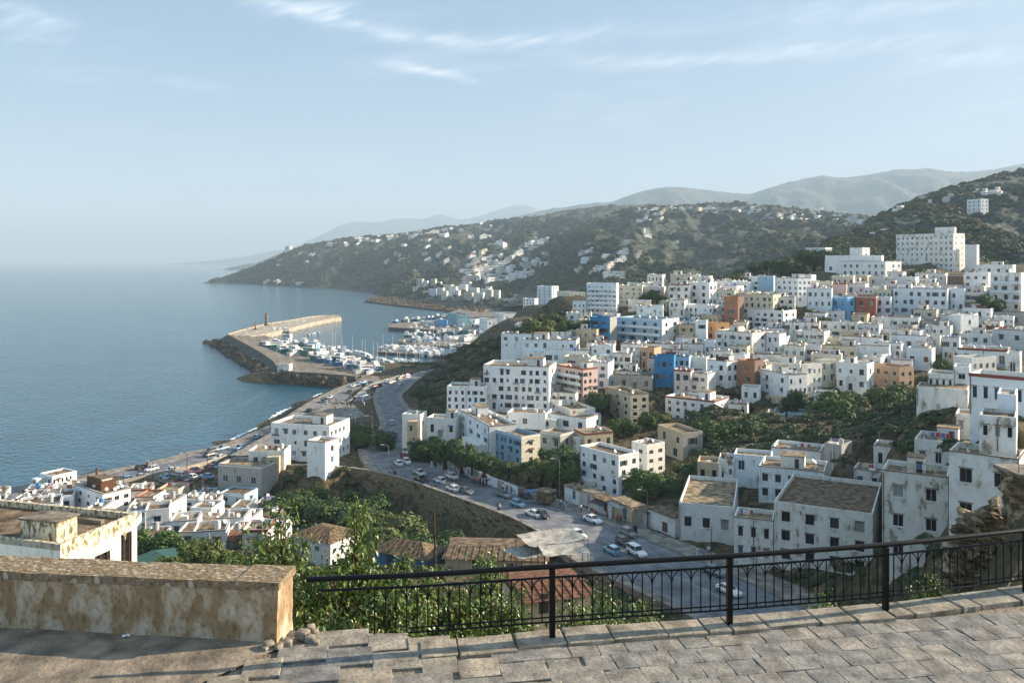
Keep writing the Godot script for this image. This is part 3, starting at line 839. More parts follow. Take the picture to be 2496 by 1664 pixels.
var HOUSES := [
	# --- quarter above the road bend
	[1089, 1183, 1193, 942, 1018, 4, 6, 1, "white", 0, "s", "white four-storey corner block with set-back top floor beneath the scrub slope"],
	[1178, 1338, 1356, 893, 1003, 5, 9, 1, "white", 0, "st", "long white five-storey apartment block with nine window columns beside the pink house"],
	[1357, 1421, 1457, 898, 976, 4, 4, 3, "pink", 0, "rp", "pink four-storey house with balconies and red roof edge"],
	[1243, 1403, 1427, 957, 994, 2, 8, 1, "white", 0, "", "low white two-storey terrace below the pink house"],
	[1274, 1363, 1403, 976, 1004, 1, 4, 1, "white_warm", 0, "x"],
	[1331, 1429, 1465, 1018, 1055, 1, 3, 2, "white", 0, "", "white house with three tall windows beside a red tiled roof"],
	[1352, 1390, 1457, 998, 1040, 1, 1, 2, "white_warm", 0, "x"],
	[1236, 1330, 1345, 1008, 1046, 1, 3, 1, "white", 0, ""],
	[1190, 1236, 1262, 1012, 1040, 1, 2, 1, "palepink", 0, "x"],
	[1121, 1193, 1262, 1037, 1112, 3, 4, 0, "white_cool", 0, "bW", "white house with green shutters and sunlit blank side by the street trees"],
	[1200, 1271, 1317, 1064, 1135, 3, 4, 1, "dustblue", 0, "CTx", "blue fronted three-storey house with cracked cream side wall"],
	[1317, 1366, 1400, 1058, 1100, 1, 2, 1, "grey", 0, "x"],
	[1400, 1425, 1502, 1056, 1098, 1, 2, 3, "sand", 0, "r", "low sand coloured house with red tiled roof edge"],
	[1476, 1537, 1584, 960, 1036, 4, 3, 2, "beige", 0, "", "beige four-storey house with plain sunlit side beside the grove"],
	[1413, 1508, 1558, 1110, 1214, 4, 4, 2, "white", 0, "KT", "white four-storey house with four windows across standing over the road"],
	[1540, 1577, 1621, 1084, 1160, 3, 1, 2, "white_warm", 0, "t"],
	[1622, 1742, 1778, 977, 1036, 3, 6, 1, "white", 0, "r", "white house with dark red roof band above the ruined stone house"],
	[1604, 1665, 1714, 1055, 1120, 2, 2, 1, "sand", 0, "TGx", "crumbling sand coloured house with patched flat roof below the red banded house"],
	[1853, 1924, 1978, 912, 990, 3, 2, 4, "white", 0, "s", "white three-storey house with two windows across and long sunlit side over the grove"],
	[1955, 1968, 2004, 888, 962, 3, 0, 3, "white_warm", 0, "x"],
	[1808, 1852, 1856, 944, 980, 1, 2, 0, "white", 0, "x", "small white one-storey house with two windows on a retaining wall"],
	[1724, 1772, 1800, 880, 936, 2, 2, 2, "white", 0, ""],
	[1800, 1840, 1862, 880, 941, 2, 1, 1, "terracotta", 0, "Bx", "terracotta two-storey house between white neighbours"],
	[1596, 1643, 1648, 868, 935, 2, 3, 0, "blue", 0, "x", "bright blue two-storey house with arched loggia"],
	[1642, 1680, 1686, 868, 920, 2, 3, 0, "lightblue", 0, ""],
	[1643, 1684, 1692, 902, 960, 2, 2, 0, "palepink", 0, "r"],
	[1683, 1725, 1745, 910, 958, 2, 2, 0, "white_warm", 0, ""],
	[1562, 1595, 1612, 848, 898, 2, 2, 0, "peach", 0, "x", "peach coloured two-storey house beside the bright blue house"],
	[1500, 1560, 1568, 905, 925, 1, 3, 0, "white", 0, ""],
	[1478, 1590, 1596, 918, 950, 1, 4, 0, "grey", 0, "x"],
	[1274, 1405, 1414, 828, 874, 2, 6, 1, "white_cool", 0, "s"],
	[1325, 1434, 1437, 856, 886, 1, 5, 0, "white", 0, ""],
	[1343, 1392, 1396, 809, 840, 1, 3, 0, "white", 0, "x"],
	[1440, 1495, 1500, 842, 884, 2, 2, 0, "white", 0, ""],
	[1494, 1538, 1545, 861, 905, 2, 3, 0, "white", 0, "b"],
	[1428, 1482, 1494, 883, 944, 3, 2, 0, "white_cool", 0, "b"],
	[1504, 1614, 1656, 778, 838, 3, 4, 2, "lightblue", 0, "pW", "light blue three-storey block with balconies and a white sunlit gable"],
	[1438, 1487, 1504, 773, 835, 3, 2, 0, "blue", 0, "GLx", "strong blue house front joined to a concrete stair tower"],
	[1430, 1503, 1508, 690, 764, 6, 7, 0, "white_cool", 0, "px", "white six-storey stepped apartment block with balcony rows"],
	[1508, 1566, 1570, 695, 742, 4, 4, 0, "cream", 0, "", "cream four-storey block beside the stepped apartments"],
	[1566, 1606, 1610, 690, 720, 2, 4, 0, "white", 0, ""],
	[1396, 1428, 1432, 734, 764, 2, 3, 0, "white_cool", 0, ""],
	[1630, 1682, 1684, 692, 748, 3, 3, 0, "white", 0, "r"],
	[1682, 1729, 1748, 688, 745, 3, 2, 2, "white", 0, ""],
	[1752, 1796, 1814, 695, 726, 2, 2, 1, "white", 0, ""],
	[1668, 1738, 1767, 744, 782, 2, 6, 3, "white", 0, ""],
	[1765, 1799, 1814, 723, 794, 3, 1, 0, "terracotta", 0, "Bx", "dark terracotta tower house without neighbours of its colour"],
	[1812, 1885, 1904, 717, 784, 4, 5, 2, "cream", 0, ""],
	[1822, 1910, 1942, 757, 802, 3, 5, 2, "white", 0, ""],
	[1847, 1886, 1890, 672, 718, 2, 0, 0, "lightblue", 0, "x", "windowless light blue gable wall house near the ridge"],
	[1893, 1946, 1984, 677, 738, 4, 4, 3, "white", 0, "s"],
	[1744, 1833, 1868, 810, 874, 3, 5, 2, "white", 0, ""],
	[1867, 1900, 1917, 812, 866, 2, 2, 0, "white_cool", 0, ""],
	[1695, 1722, 1726, 782, 842, 3, 1, 0, "white", 0, "x"],
	[1722, 1745, 1779, 787, 830, 2, 1, 1, "orange", 0, "x", "orange house with its side lit by the sun"],
	[1655, 1694, 1698, 790, 832, 2, 2, 0, "sand", 0, ""],
	[1908, 1998, 2002, 785, 828, 2, 4, 0, "white", 0, "b"],
	[1647, 1690, 1694, 822, 848, 1, 2, 0, "white_grey", 0, ""],
	[1570, 1658, 1662, 838, 868, 1, 4, 0, "white", 0, ""],
	[1662, 1715, 1719, 838, 870, 1, 2, 0, "white_warm", 0, ""],
	[1717, 1743, 1746, 830, 872, 1, 2, 0, "white_cool", 0, "x"],
	[1610, 1678, 1680, 852, 880, 1, 4, 0, "white", 0, ""],
	[1679, 1722, 1728, 872, 912, 2, 1, 0, "white_warm", 0, ""],
	[1774, 1822, 1832, 843, 886, 2, 3, 1, "cream", 0, ""],
	[1911, 1962, 1966, 842, 878, 1, 3, 0, "white_warm", 0, ""],
	[1963, 2002, 2006, 842, 874, 1, 1, 0, "white_grey", 0, "Lx"],
	[1862, 1950, 1954, 885, 920, 1, 4, 1, "white_warm", 0, ""],
	[1835, 1912, 1915, 864, 892, 1, 3, 0, "white", 0, ""],
	# --- upper right
	[2185, 2325, 2353, 568, 668, 7, 12, 2, "white", 443, "x", "large white seven-storey slab block with twelve windows across on the hilltop"],
	[2280, 2328, 2332, 553, 580, 1, 0, 0, "white", 449, "x"],
	[2353, 2382, 2388, 596, 660, 3, 0, 0, "white_grey", 440, "x", "windowless greyish block behind the seven-storey slab"],
	[2011, 2159, 2198, 636, 692, 3, 10, 3, "white", 400, "", "wide white three-storey block with ten windows across near the ridge"],
	[2012, 2150, 2155, 622, 660, 1, 5, 0, "white", 412, "x"],
	[2072, 2103, 2121, 603, 640, 1, 0, 1, "white", 420, "x"],
	[1964, 2012, 2029, 603, 634, 2, 3, 1, "white", 520, "x", "white ridge-top villa beside dark trees"],
	[1967, 2028, 2031, 702, 775, 3, 4, 0, "white_cool", 0, ""],
	[2027, 2066, 2088, 723, 777, 2, 2, 1, "skyblue", 0, "x", "sky blue two-storey house next to the brick red house"],
	[2087, 2136, 2140, 722, 781, 2, 2, 0, "brick", 0, "x", "brick red two-storey house next to the sky blue house"],
	[2032, 2064, 2066, 690, 728, 1, 1, 0, "pink", 0, "r"],
	[2065, 2110, 2119, 690, 722, 1, 2, 1, "white", 0, ""],
	[2118, 2165, 2170, 700, 724, 1, 2, 0, "brown", 0, "x"],
	[2137, 2172, 2176, 724, 768, 2, 2, 0, "white_cool", 0, ""],
	[2178, 2310, 2318, 703, 770, 3, 7, 1, "white_cool", 0, "b"],
	[2318, 2352, 2356, 703, 762, 2, 2, 0, "white_cool", 0, "x"],
	[2353, 2394, 2399, 713, 768, 3, 3, 0, "cream", 0, "L"],
	[2352, 2410, 2416, 664, 720, 3, 3, 1, "white", 0, ""],
	[2378, 2470, 2477, 645, 690, 2, 4, 0, "white", 400, ""],
	[2415, 2490, 2503, 664, 760, 4, 3, 0, "white", 0, "p", "tall white four-storey house with balconies above the blank white tower"],
	[2231, 2305, 2312, 665, 704, 2, 4, 0, "white_warm", 0, "s"],
	[2310, 2350, 2353, 670, 708, 1, 0, 0, "brown", 0, "x"],
	[2124, 2240, 2248, 775, 818, 2, 5, 0, "white", 0, ""],
	[2003, 2092, 2102, 785, 824, 2, 4, 0, "white", 0, ""],
	[2128, 2243, 2267, 806, 840, 1, 5, 1, "white_cool", 0, ""],
	[2313, 2343, 2402, 768, 826, 2, 0, 1, "white", 0, "x", "blank white tower house with one slit window"],
	[2247, 2312, 2316, 782, 822, 2, 3, 0, "grey", 0, ""],
	[2262, 2292, 2296, 820, 858, 1, 0, 0, "white", 0, "x"],
	[2297, 2339, 2343, 822, 880, 2, 2, 0, "white_warm", 0, ""],
	[2340, 2418, 2422, 815, 862, 2, 3, 0, "white_grey", 0, ""],
	[2420, 2500, 2512, 805, 868, 2, 2, 0, "white_grey", 0, ""],
	[2398, 2510, 2514, 763, 796, 1, 2, 0, "grey", 0, "x"],
	[2003, 2089, 2092, 843, 880, 1, 4, 0, "cream", 0, "b"],
	[2090, 2168, 2172, 843, 886, 1, 0, 0, "white", 0, "bx"],
	[2047, 2152, 2155, 822, 854, 1, 4, 0, "white", 0, ""],
	[2168, 2260, 2263, 818, 858, 1, 3, 0, "white", 0, ""],
	[2038, 2114, 2131, 887, 955, 2, 3, 1, "white", 0, "s", "white two-storey house with six windows next to the peach house"],
	[2130, 2193, 2231, 895, 948, 2, 3, 2, "peach", 0, "x", "peach two-storey house with pale roof edge among trees"],
	[1990, 2001, 2039, 875, 936, 2, 0, 2, "cream", 0, "x"],
	[2210, 2272, 2281, 850, 902, 1, 2, 0, "white_cool", 0, ""],
	[2172, 2224, 2228, 878, 908, 1, 2, 0, "white", 0, ""],
	[2100, 2150, 2173, 864, 894, 1, 1, 1, "white", 0, ""],
	[2337, 2460, 2464, 853, 890, 1, 3, 0, "white", 190, "r"],
	[2325, 2370, 2452, 872, 930, 2, 1, 4, "white_warm", 165, "x"],
	[2326, 2365, 2368, 895, 960, 2, 1, 0, "white", 150, "x"],
	[2453, 2487, 2492, 862, 925, 1, 1, 0, "white", 160, "x"],
	[2364, 2500, 2524, 920, 1005, 1, 5, 0, "white", 120, "rx", "white house with tall windows and projecting red roof edge"],
	[2262, 2325, 2330, 912, 955, 1, 4, 0, "white_warm", 150, "x"],
	[2235, 2360, 2364, 950, 984, 1, 0, 0, "white", 145, "xn", "low white terrace wall house over rough stone wall"],
	[2432, 2478, 2482, 962, 1015, 1, 0, 0, "white_cool", 105, "x"],
	[2388, 2478, 2482, 1018, 1085, 1, 3, 0, "white", 100, "x"],
	# --- near right
	[2314, 2484, 2500, 1118, 1400, 3, 2, 0, "dirty_white", 97, "T", "tall weathered white house with two large windows per floor behind the railing"],
	[2151, 2312, 2318, 1162, 1400, 3, 2, 0, "dirty_white", 112, "T", "weathered white three-storey house with hooded windows and rusty drainpipe"],
	[1887, 2128, 2150, 1252, 1411, 3, 4, 0, "dirty_white", 131, "KDx", "weathered white building with grey patched roof and four windows across"],
	[1790, 1885, 1890, 1268, 1378, 2, 3, 0, "dirty_white", 138, "T", "weathered house with dark framed rooftop screen beside the arched hall"],
	[1655, 1790, 1800, 1236, 1322, 1, 3, 0, "white_grey", 0, "TxD", "low white hall with tall windows facing the pavement"],
	[1789, 1880, 1884, 1113, 1192, 2, 2, 0, "white_cool", 174, "Tx", "white house with broad tan roof and two tiny windows"],
	[1752, 1789, 1792, 1120, 1175, 1, 2, 0, "white", 176, ""],
	[1880, 2000, 2012, 1100, 1165, 1, 3, 0, "white", 184, "T"],
	[2010, 2052, 2078, 1085, 1180, 2, 1, 1, "grey", 174, "t", "bare concrete roof block carrying water tanks"],
	[1850, 2010, 2018, 1150, 1235, 2, 5, 0, "white_cool", 160, "T"],
	[2230, 2390, 2400, 1085, 1165, 1, 4, 0, "white_warm", 128, "T"],
	[2240, 2300, 2306, 985, 1032, 1, 2, 0, "white", 165, ""],
	[2330, 2385, 2390, 1012, 1062, 1, 2, 0, "white_warm", 135, "x"],
	[2180, 2235, 2240, 1118, 1172, 1, 2, 0, "white", 158, "T"],
	[2400, 2490, 2500, 1078, 1124, 1, 3, 0, "white_warm", 112, "T"],
	[2080, 2150, 2160, 1150, 1218, 2, 2, 0, "white_dirty", 160, "T"],
	[2130, 2215, 2222, 1092, 1150, 1, 3, 0, "white_warm", 168, "T"],
	[2300, 2350, 2356, 960, 1002, 1, 2, 0, "white_grey", 162, ""],
	[1700, 1752, 1756, 1128, 1178, 1, 2, 0, "sand", 185, "T"],
	[1868, 1912, 1918, 1008, 1044, 1, 2, 0, "white", 0, ""],
	[1920, 1966, 1970, 1006, 1044, 1, 0, 0, "lightblue", 0, "x", "pale blue sheeted shed in the grove"],
	[2082, 2152, 2156, 974, 1008, 1, 3, 0, "white", 0, "xn", "low white wall house half hidden in the grove"],
	[1806, 1852, 1858, 1022, 1056, 1, 2, 0, "sand", 0, "x"],
	[2180, 2262, 2268, 1000, 1036, 1, 2, 0, "white_warm", 0, ""],
	[1985, 2036, 2040, 958, 996, 1, 2, 1, "white", 0, ""],
	[2255, 2320, 2326, 1030, 1064, 1, 2, 0, "sand", 168, "x"],
	[1775, 1822, 1828, 985, 1022, 1, 2, 0, "white_dirty", 0, ""],
	# --- left village and shore
	[660, 803, 852, 1038, 1125, 3, 6, 5, "white", 225, "sx", "white three-storey hotel-like block by the shore road"],
	[748, 792, 826, 1077, 1140, 2, 0, 1, "white", 205, "bx", "plain white cube house on the stone retaining wall"],
	[605, 692, 708, 1098, 1140, 1, 3, 0, "white", 212, ""],
	[531, 637, 680, 1137, 1205, 1, 3, 0, "grey", 203, "x", "grey unfinished concrete front below the white hotel block"],
	[533, 595, 628, 1205, 1232, 1, 2, 1, "lightblue", 0, "x", "pale blue shed with patched tin roof"],
	[463, 515, 546, 1238, 1272, 1, 2, 1, "white", 0, "T"],
	[525, 594, 612, 1260, 1306, 1, 3, 0, "white", 0, "K", "white cottage with three windows and brown roof"],
	[469, 550, 560, 1290, 1340, 1, 2, 0, "white_grey", 0, ""],
	[413, 480, 492, 1266, 1304, 1, 2, 0, "white", 0, ""],
	[375, 420, 454, 1222, 1268, 1, 1, 0, "white_warm", 0, "T"],
	[352, 412, 418, 1238, 1304, 2, 1, 0, "white_grey", 0, "x"],
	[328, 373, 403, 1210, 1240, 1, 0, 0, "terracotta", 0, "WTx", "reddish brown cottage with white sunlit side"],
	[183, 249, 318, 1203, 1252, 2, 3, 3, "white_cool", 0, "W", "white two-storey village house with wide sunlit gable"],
	[105, 178, 186, 1205, 1244, 1, 2, 0, "white_cool", 0, ""],
	[42, 147, 152, 1222, 1264, 1, 2, 0, "white_cool", 0, ""],
	[-30, 38, 42, 1240, 1276, 1, 2, 0, "white", 0, "T"],
	[130, 205, 240, 1186, 1212, 1, 2, 1, "white_warm", 0, "T"],
	[96, 126, 186, 1160, 1186, 1, 2, 6, "white", 0, "", "white two-level shore pavilion with ribbon windows"],
	[590, 650, 668, 1290, 1345, 1, 1, 0, "palepink", 0, "r"],
	# --- towers and blocks beyond the scrub hill
	[1309, 1345, 1362, 697, 760, 8, 3, 2, "white_cool", 900, "px", "white balcony tower beyond the palm slope"],
	[1275, 1303, 1312, 727, 778, 7, 4, 2, "white_cool", 830, "x", "narrow white seven-storey block below the balcony tower"],
	[1358, 1390, 1430, 712, 764, 6, 3, 4, "cream", 860, "x", "cream six-storey block beside the balcony tower"],
	[1090, 1118, 1146, 767, 800, 3, 3, 3, "teal", 770, "x", "teal glazed harbour building on the fishing quay"],
	[1062, 1090, 1094, 780, 802, 1, 3, 0, "skyblue", 765, "x", "low blue harbour shed beside the teal building"],
	[1168, 1188, 1212, 778, 815, 2, 3, 2, "white", 700, "x"],
	[1200, 1240, 1268, 796, 830, 2, 4, 3, "white_warm", 560, "", "cream white house on the edge of the scrub hill above the marina"],
	[1205, 1228, 1262, 765, 795, 2, 3, 2, "white_grey", 730, "x"],
	[675, 704, 712, 888, 906, 1, 0, 0, "white", 0, "xn", "rounded white shed on the breakwater quay"],
	[980, 1024, 1040, 1010, 1060, 1, 2, 1, "white_warm", 235, ""],
	[1040, 1110, 1125, 1020, 1068, 1, 3, 0, "white_warm", 228, ""],
]

# ---------------------------------------------------------------- land
func ctl(p: Vector3, dy := 0.0):
	cpx.append(p.x); cpz.append(p.z); cpy.append(p.y + dy)
func ground_y(x: float, z: float) -> float:
	var sw := 0.0; var sy := 0.0
	for i in cpx.size():
		var dx := cpx[i] - x; var dz := cpz[i] - z
		var d2 := dx * dx + dz * dz + 4.0
		var w := 1.0 / (d2 * d2)
		sw += w; sy += w * cpy[i]
	var y := sy / sw
	for f in feet:
		var q: Vector3 = f[0]
		var ex := x - q.x; var ez := z - q.z
		if ex * ex + ez * ez < (f[1] + 1.0) * (f[1] + 1.0):
			var a := ex * cos(f[2]) + ez * sin(f[2]); var b := -ex * sin(f[2]) + ez * cos(f[2])
			if abs(a) < f[3] / 2 + 0.8 and abs(b) < f[4] / 2 + 0.8: y = min(y, q.y + 0.1)
	for r in roads:
		# corridor: a, b, half width
		var a: Vector3 = r[0]; var b: Vector3 = r[1]
		var t: float = clamp(((x - a.x) * (b.x - a.x) + (z - a.z) * (b.z - a.z)) / max((b.x - a.x) * (b.x - a.x) + (b.z - a.z) * (b.z - a.z), 0.01), 0.0, 1.0)
		var px: float = lerp(a.x, b.x, t); var pz: float = lerp(a.z, b.z, t)
		if (px - x) * (px - x) + (pz - z) * (pz - z) < r[2] * r[2]:
			y = min(y, lerp(a.y, b.y, t) - 0.6)
	return y

func land_controls():
	for s in HOUSES:
		var p := plan(s)
		if p.D < 470.0:
			ctl(p.C, -0.6)
			feet.append([p.C + Vector3(-cos(p.th) * p.w / 2 + sin(p.th) * p.d / 2, 0, -sin(p.th) * p.w / 2 - cos(p.th) * p.d / 2), sqrt(p.w * p.w + p.d * p.d) / 2, p.th, p.w, p.d])
			ctl(p.C + Vector3(-cos(p.th) * p.w * 0.5 + sin(p.th) * p.d * 0.5, 0, -sin(p.th) * p.w * 0.5 - cos(p.th) * p.d * 0.5), -0.4)
	# shore and sea bed
	for s in SHORE:
		var p := G(s[0], s[1], 0.0)
		ctl(p, -0.6); ctl(p + Vector3(-14, -4, 4)); ctl(p + Vector3(-40, -9, 10)); ctl(p + Vector3(-90, -12, 20))
		ctl(p + Vector3(11, 3.2, -3)); ctl(p + Vector3(24, 3.6, -5))
	# by hand: [u, v, distance] on the ground
	# steep bank below the terrace, by distance: left of the view, then right
	for u in range(-450, 3000, 140):
		for q in [[13, 57.4, 55.6], [16, 55.0, 53.2], [20, 51.5, 50.3], [25, 48.2, 47.0], [32, 45.0, 42.6], [40, 41.8, 38.8], [50, 37.2, 34.4], [60, 33.5, 30.6], [72, 29.5, 26.6], [86, 25.8, 22.0], [100, 22.0, 17.4]]:
			var f := smoothstep(1150.0, 1400.0, float(u))
			var y: float = lerp(float(q[1]), float(q[2]), f)
			if u > 2250: y = lerp(y, y + (100.0 - q[0]) * 0.06 + q[0] * 0.13, smoothstep(2250.0, 2500.0, float(u)))
			ctl(Vector3((u - CX) / F * q[0], y, -q[0]))
	for s in [[450, 1345, 140], [650, 1360, 135], [850, 1350, 140], [1000, 1370, 132], [1150, 1420, 118], [1280, 1400, 118],
		# scrub hill between the boulevard and the marina
		[985, 960, 352], [1010, 990, 318], [1030, 1035, 278], [1012, 925, 395], [1060, 895, 405], [1110, 864, 400], [1180, 837, 392], [1260, 826, 372], [1100, 920, 345], [1150, 890, 350], [1060, 960, 325], [1080, 1000, 292], [1150, 930, 320], [1200, 880, 335], [1300, 800, 372], [1380, 800, 360], [1420, 770, 385], [1330, 780, 395], [1500, 760, 400], [1400, 720, 470], [1600, 720, 460], [1240, 800, 450], [1300, 775, 500], [1450, 740, 560], [1150, 850, 450], [1350, 740, 700], [1600, 700, 640],
		# wooded dip in front of the upper town, right
		[1760, 1090, 205], [1850, 1070, 208], [1950, 1060, 205], [2050, 1060, 200], [2150, 1050, 192], [2250, 1040, 180], [1800, 1010, 226], [1900, 1020, 222], [2000, 1005, 225], [2100, 990, 225], [2250, 1000, 200], [2350, 1010, 165], [2200, 1100, 160], [2300, 1090, 140], [2080, 1110, 165], [1700, 1120, 195], [1750, 1000, 232], [2330, 990, 160], [2300, 985, 175], [2440, 1040, 128], [2560, 1000, 120], [2650, 900, 150], [2700, 850, 250], [2700, 760, 350],
		# ridge behind the town
		[1900, 680, 470], [2050, 660, 480], [2250, 655, 490], [2450, 650, 490], [2600, 640, 500], [1750, 690, 480], [1980, 650, 540], [2200, 640, 600], [2500, 630, 600], [1800, 690, 640]]:
		ctl(W(s[0], s[1], s[2]))
	# gully under the retaining wall: [u, distance, height]
	for s in [[650, 196, 5.0], [700, 200, 4.0], [760, 198, 3.0], [820, 200, 2.5], [880, 200, 2.2], [940, 192, 2.0], [1000, 183, 2.0], [1060, 174, 2.2], [1120, 166, 2.8], [1180, 157, 3.6], [1240, 149, 4.6], [1290, 142, 6.0],
		[640, 178, 7.5], [700, 176, 6.5], [800, 172, 5.0], [900, 168, 4.2], [1000, 160, 4.5], [1100, 150, 5.5], [1180, 141, 7.0], [1240, 135, 8.5], [760, 185, 4.0], [860, 184, 3.2], [950, 176, 3.0], [1040, 166, 3.2], [1130, 156, 4.0], [1200, 148, 5.2]]:
		ctl(Vector3((s[0] - CX) / F * s[1], s[2], -s[1]))
	# open water of the harbour
	for s in [[100, 1100], [-200, 1150], [200, 1000], [400, 1000], [500, 950], [300, 900], [100, 900], [-200, 900], [450, 850], [300, 820], [0, 820], [-300, 800], [100, 780], [400, 780], [560, 900], [600, 780], [700, 760], [900, 770], [850, 830], [900, 850], [960, 870], [1000, 850], [1000, 880], [1050, 860], [850, 800], [900, 740], [1050, 770], [1100, 840], [1150, 830]]:
		ctl(G(s[0], s[1], 0.0) + Vector3(0, -9, 0))
	for r in ROAD:
		ctl(G(r[0], r[1], r[4]), -0.9); ctl(G(r[2], r[3], r[4]), -0.9)

const SHORE := [[-260, 1262], [-120, 1230], [0, 1207], [120, 1185], [300, 1150], [400, 1125], [500, 1100], [620, 1048], [700, 1000], [780, 962], [845, 940]]
# left kerb u, v, right kerb u, v, height
const ROAD := [[1760, 1530, 2120, 1560, 12.6], [1700, 1495, 2010, 1510, 12.5], [1560, 1430, 1880, 1444, 12.4], [1430, 1368, 1735, 1382, 12.2], [1335, 1305, 1600, 1325, 12.0], [1270, 1268, 1480, 1279, 11.8], [1140, 1222, 1330, 1226, 11.3], [1010, 1176, 1210, 1181, 10.7], [930, 1150, 1120, 1150, 10.2], [900, 1118, 1050, 1113, 9.6], [893, 1082, 1012, 1076, 9.0], [940, 1040, 1002, 1040, 8.0], [930, 1000, 990, 1000, 7.2], [922, 972, 968, 968, 6.6], [928, 953, 982, 950, 6.2], [960, 935, 1012, 926, 5.8], [995, 919, 1040, 908, 5.4], [1037, 904, 1075, 893, 5.0]]

func strip(a: Array, b: Array, m: Material, dy := 0.0, skirt := 0.0) -> ArrayMesh:
	var rows := []
	for i in a.size():
		var p: Vector3 = a[i] + Vector3(0, dy, 0); var q: Vector3 = b[i] + Vector3(0, dy, 0)
		var r := []
		if skirt > 0: r.append(p - Vector3(0, skirt, 0))
		for k in 5: r.append(p.lerp(q, k / 4.0))
		if skirt > 0: r.append(q - Vector3(0, skirt, 0))
		rows.append(r)
	return flat_rows(rows, m)
func flat_rows(rows: Array, m: Material) -> ArrayMesh:
	var b := MB.new()
	for i in rows.size() - 1:
		for j in rows[0].size() - 1:
			var p := [rows[i][j], rows[i][j + 1], rows[i + 1][j + 1], rows[i + 1][j]]
			var nn: Vector3 = (p[1] - p[0]).cross(p[2] - p[0])
			b.quad(p[0], p[1], p[2], p[3]) if nn.y >= 0 else b.quad(p[3], p[2], p[1], p[0])
	return b.mesh(null, m)
func dense(pts: Array, n: int) -> Array:
	# smooth curve through points
	var out := []
	for i in pts.size() - 1:
		var a: Vector3 = pts[max(i - 1, 0)]; var b: Vector3 = pts[i]; var c: Vector3 = pts[i + 1]; var d: Vector3 = pts[min(i + 2, pts.size() - 1)]
		for k in n:
			out.append(b.cubic_interpolate(c, a, d, float(k) / n))
	out.append(pts[-1])
	return out

var road_l := []
var road_r := []
func make_land():
	for r in ROAD:
		road_l.append(G(r[0], r[1], r[4])); road_r.append(G(r[2], r[3], r[4]))
	road_l = dense(road_l, 5); road_r = dense(road_r, 5)
	for i in range(0, road_l.size() - 1, 1):
		var a: Vector3 = (road_l[i] + road_r[i]) / 2; var b: Vector3 = (road_l[i + 1] + road_r[i + 1]) / 2
		roads.append([a, b, road_l[i].distance_to(road_r[i]) / 2 + 3.2])
	var sh := []
	for s in SHORE: sh.append(G(s[0], s[1], 0.0))
	sh = dense(sh, 4)
	land_controls()
	var rows := []; var d := 12.6
	var cols := []
	while d < 720.0:
		var r := []
		for j in 158:
			var u := -420.0 + j * 21.0
			var x := (u - CX) / F * d
			var y := ground_y(x, -d)
			if d > 20: y += nz.get_noise_2d(x * 9, d * 9) * min(d * 0.01, 1.1)
			r.append(Vector3(x, y, -d))
		rows.append(r)
		d *= 1.034
	struct(put("hillside", grid_mesh(rows, M.soil), self), "earth and scrub slopes the town stands on")
	print("land ", Time.get_ticks_msec())
	# sea
	var wr := []
	var sd := 120.0
	while sd < 31000.0:
		var r := []
		for j in 171:
			var k := -1.5 + 3.0 * j / 170.0
			var amp: float = 0.22 * clamp((sd - 150.0) / 200.0, 0.0, 1.0)
			r.append(Vector3(k * sd, amp * (nz.get_noise_2d(k * sd * 0.55 + sd * 0.12, sd * 1.5) + 0.5 * nz.get_noise_2d(k * sd * 1.6, sd * 4.6)) if sd < 5000 else 0.0, -sd))
		wr.append(r)
		sd *= 1.021
	struct(put("sea", grid_mesh(wr, M.sea), self), "calm blue sea and harbour water")

func interp(t: Array, u: float, k: int) -> float:
	for i in t.size() - 1:
		if u <= t[i + 1][0]:
			var f: float = clamp((u - t[i][0]) / float(t[i + 1][0] - t[i][0]), 0.0, 1.0)
			var a: float = t[max(i - 1, 0)][k]; var b: float = t[i][k]; var c: float = t[i + 1][k]; var e: float = t[min(i + 2, t.size() - 1)][k]
			return lerp(cubic_interpolate(b, c, a, e, f), lerp(b, c, f), 0.5)
	return t[-1][k]
# hill between a foot line and a crest line, both [u, v, distance]
func hill_point(hl: Dictionary, u: float, t: float) -> Vector3:
	var vb := interp(hl.foot, u, 1); var db := interp(hl.foot, u, 2)
	var vc := interp(hl.crest, u, 1); var dc := interp(hl.crest, u, 2)
	var yb := EYE - (vb - VH) / F * db; var yc := EYE - (vc - VH) / F * dc
	var d: float = lerp(db, dc, t)
	var e: float = lerp(t, t * t * (3 - 2 * t), 0.35)
	if hl.get("steep", 0.0) > 0: e = lerp(e, pow(t, 0.7), hl.steep)
	var y: float = lerp(yb, yc, e)
	var x := (u - CX) / F * d
	if t <= 1.0:
		var amp: float = hl.amp * sqrt(max(0.0, sin(PI * clamp(t, 0.0, 1.0)))) * clamp((yc - yb) / 120.0, 0.15, 1.2)
		var q: float = 1.0 / hl.scale
		y += amp * (1.0 - 2.0 * abs(nz.get_noise_2d(x * q * 0.5, d * q * 0.16))) * 0.9 - amp * 0.5 + amp * 0.5 * nz.get_noise_2d(x * q * 2.0 + 90.0, d * q * 2.0)
		if t > 0.85: y += (t - 0.85) / 0.15 * (yc - yb) * 0.014 * nz.get_noise_2d(x * q * 5.0, 7.0)
	return Vector3(x, max(y, -2.0 if t > 0 else y), -d)
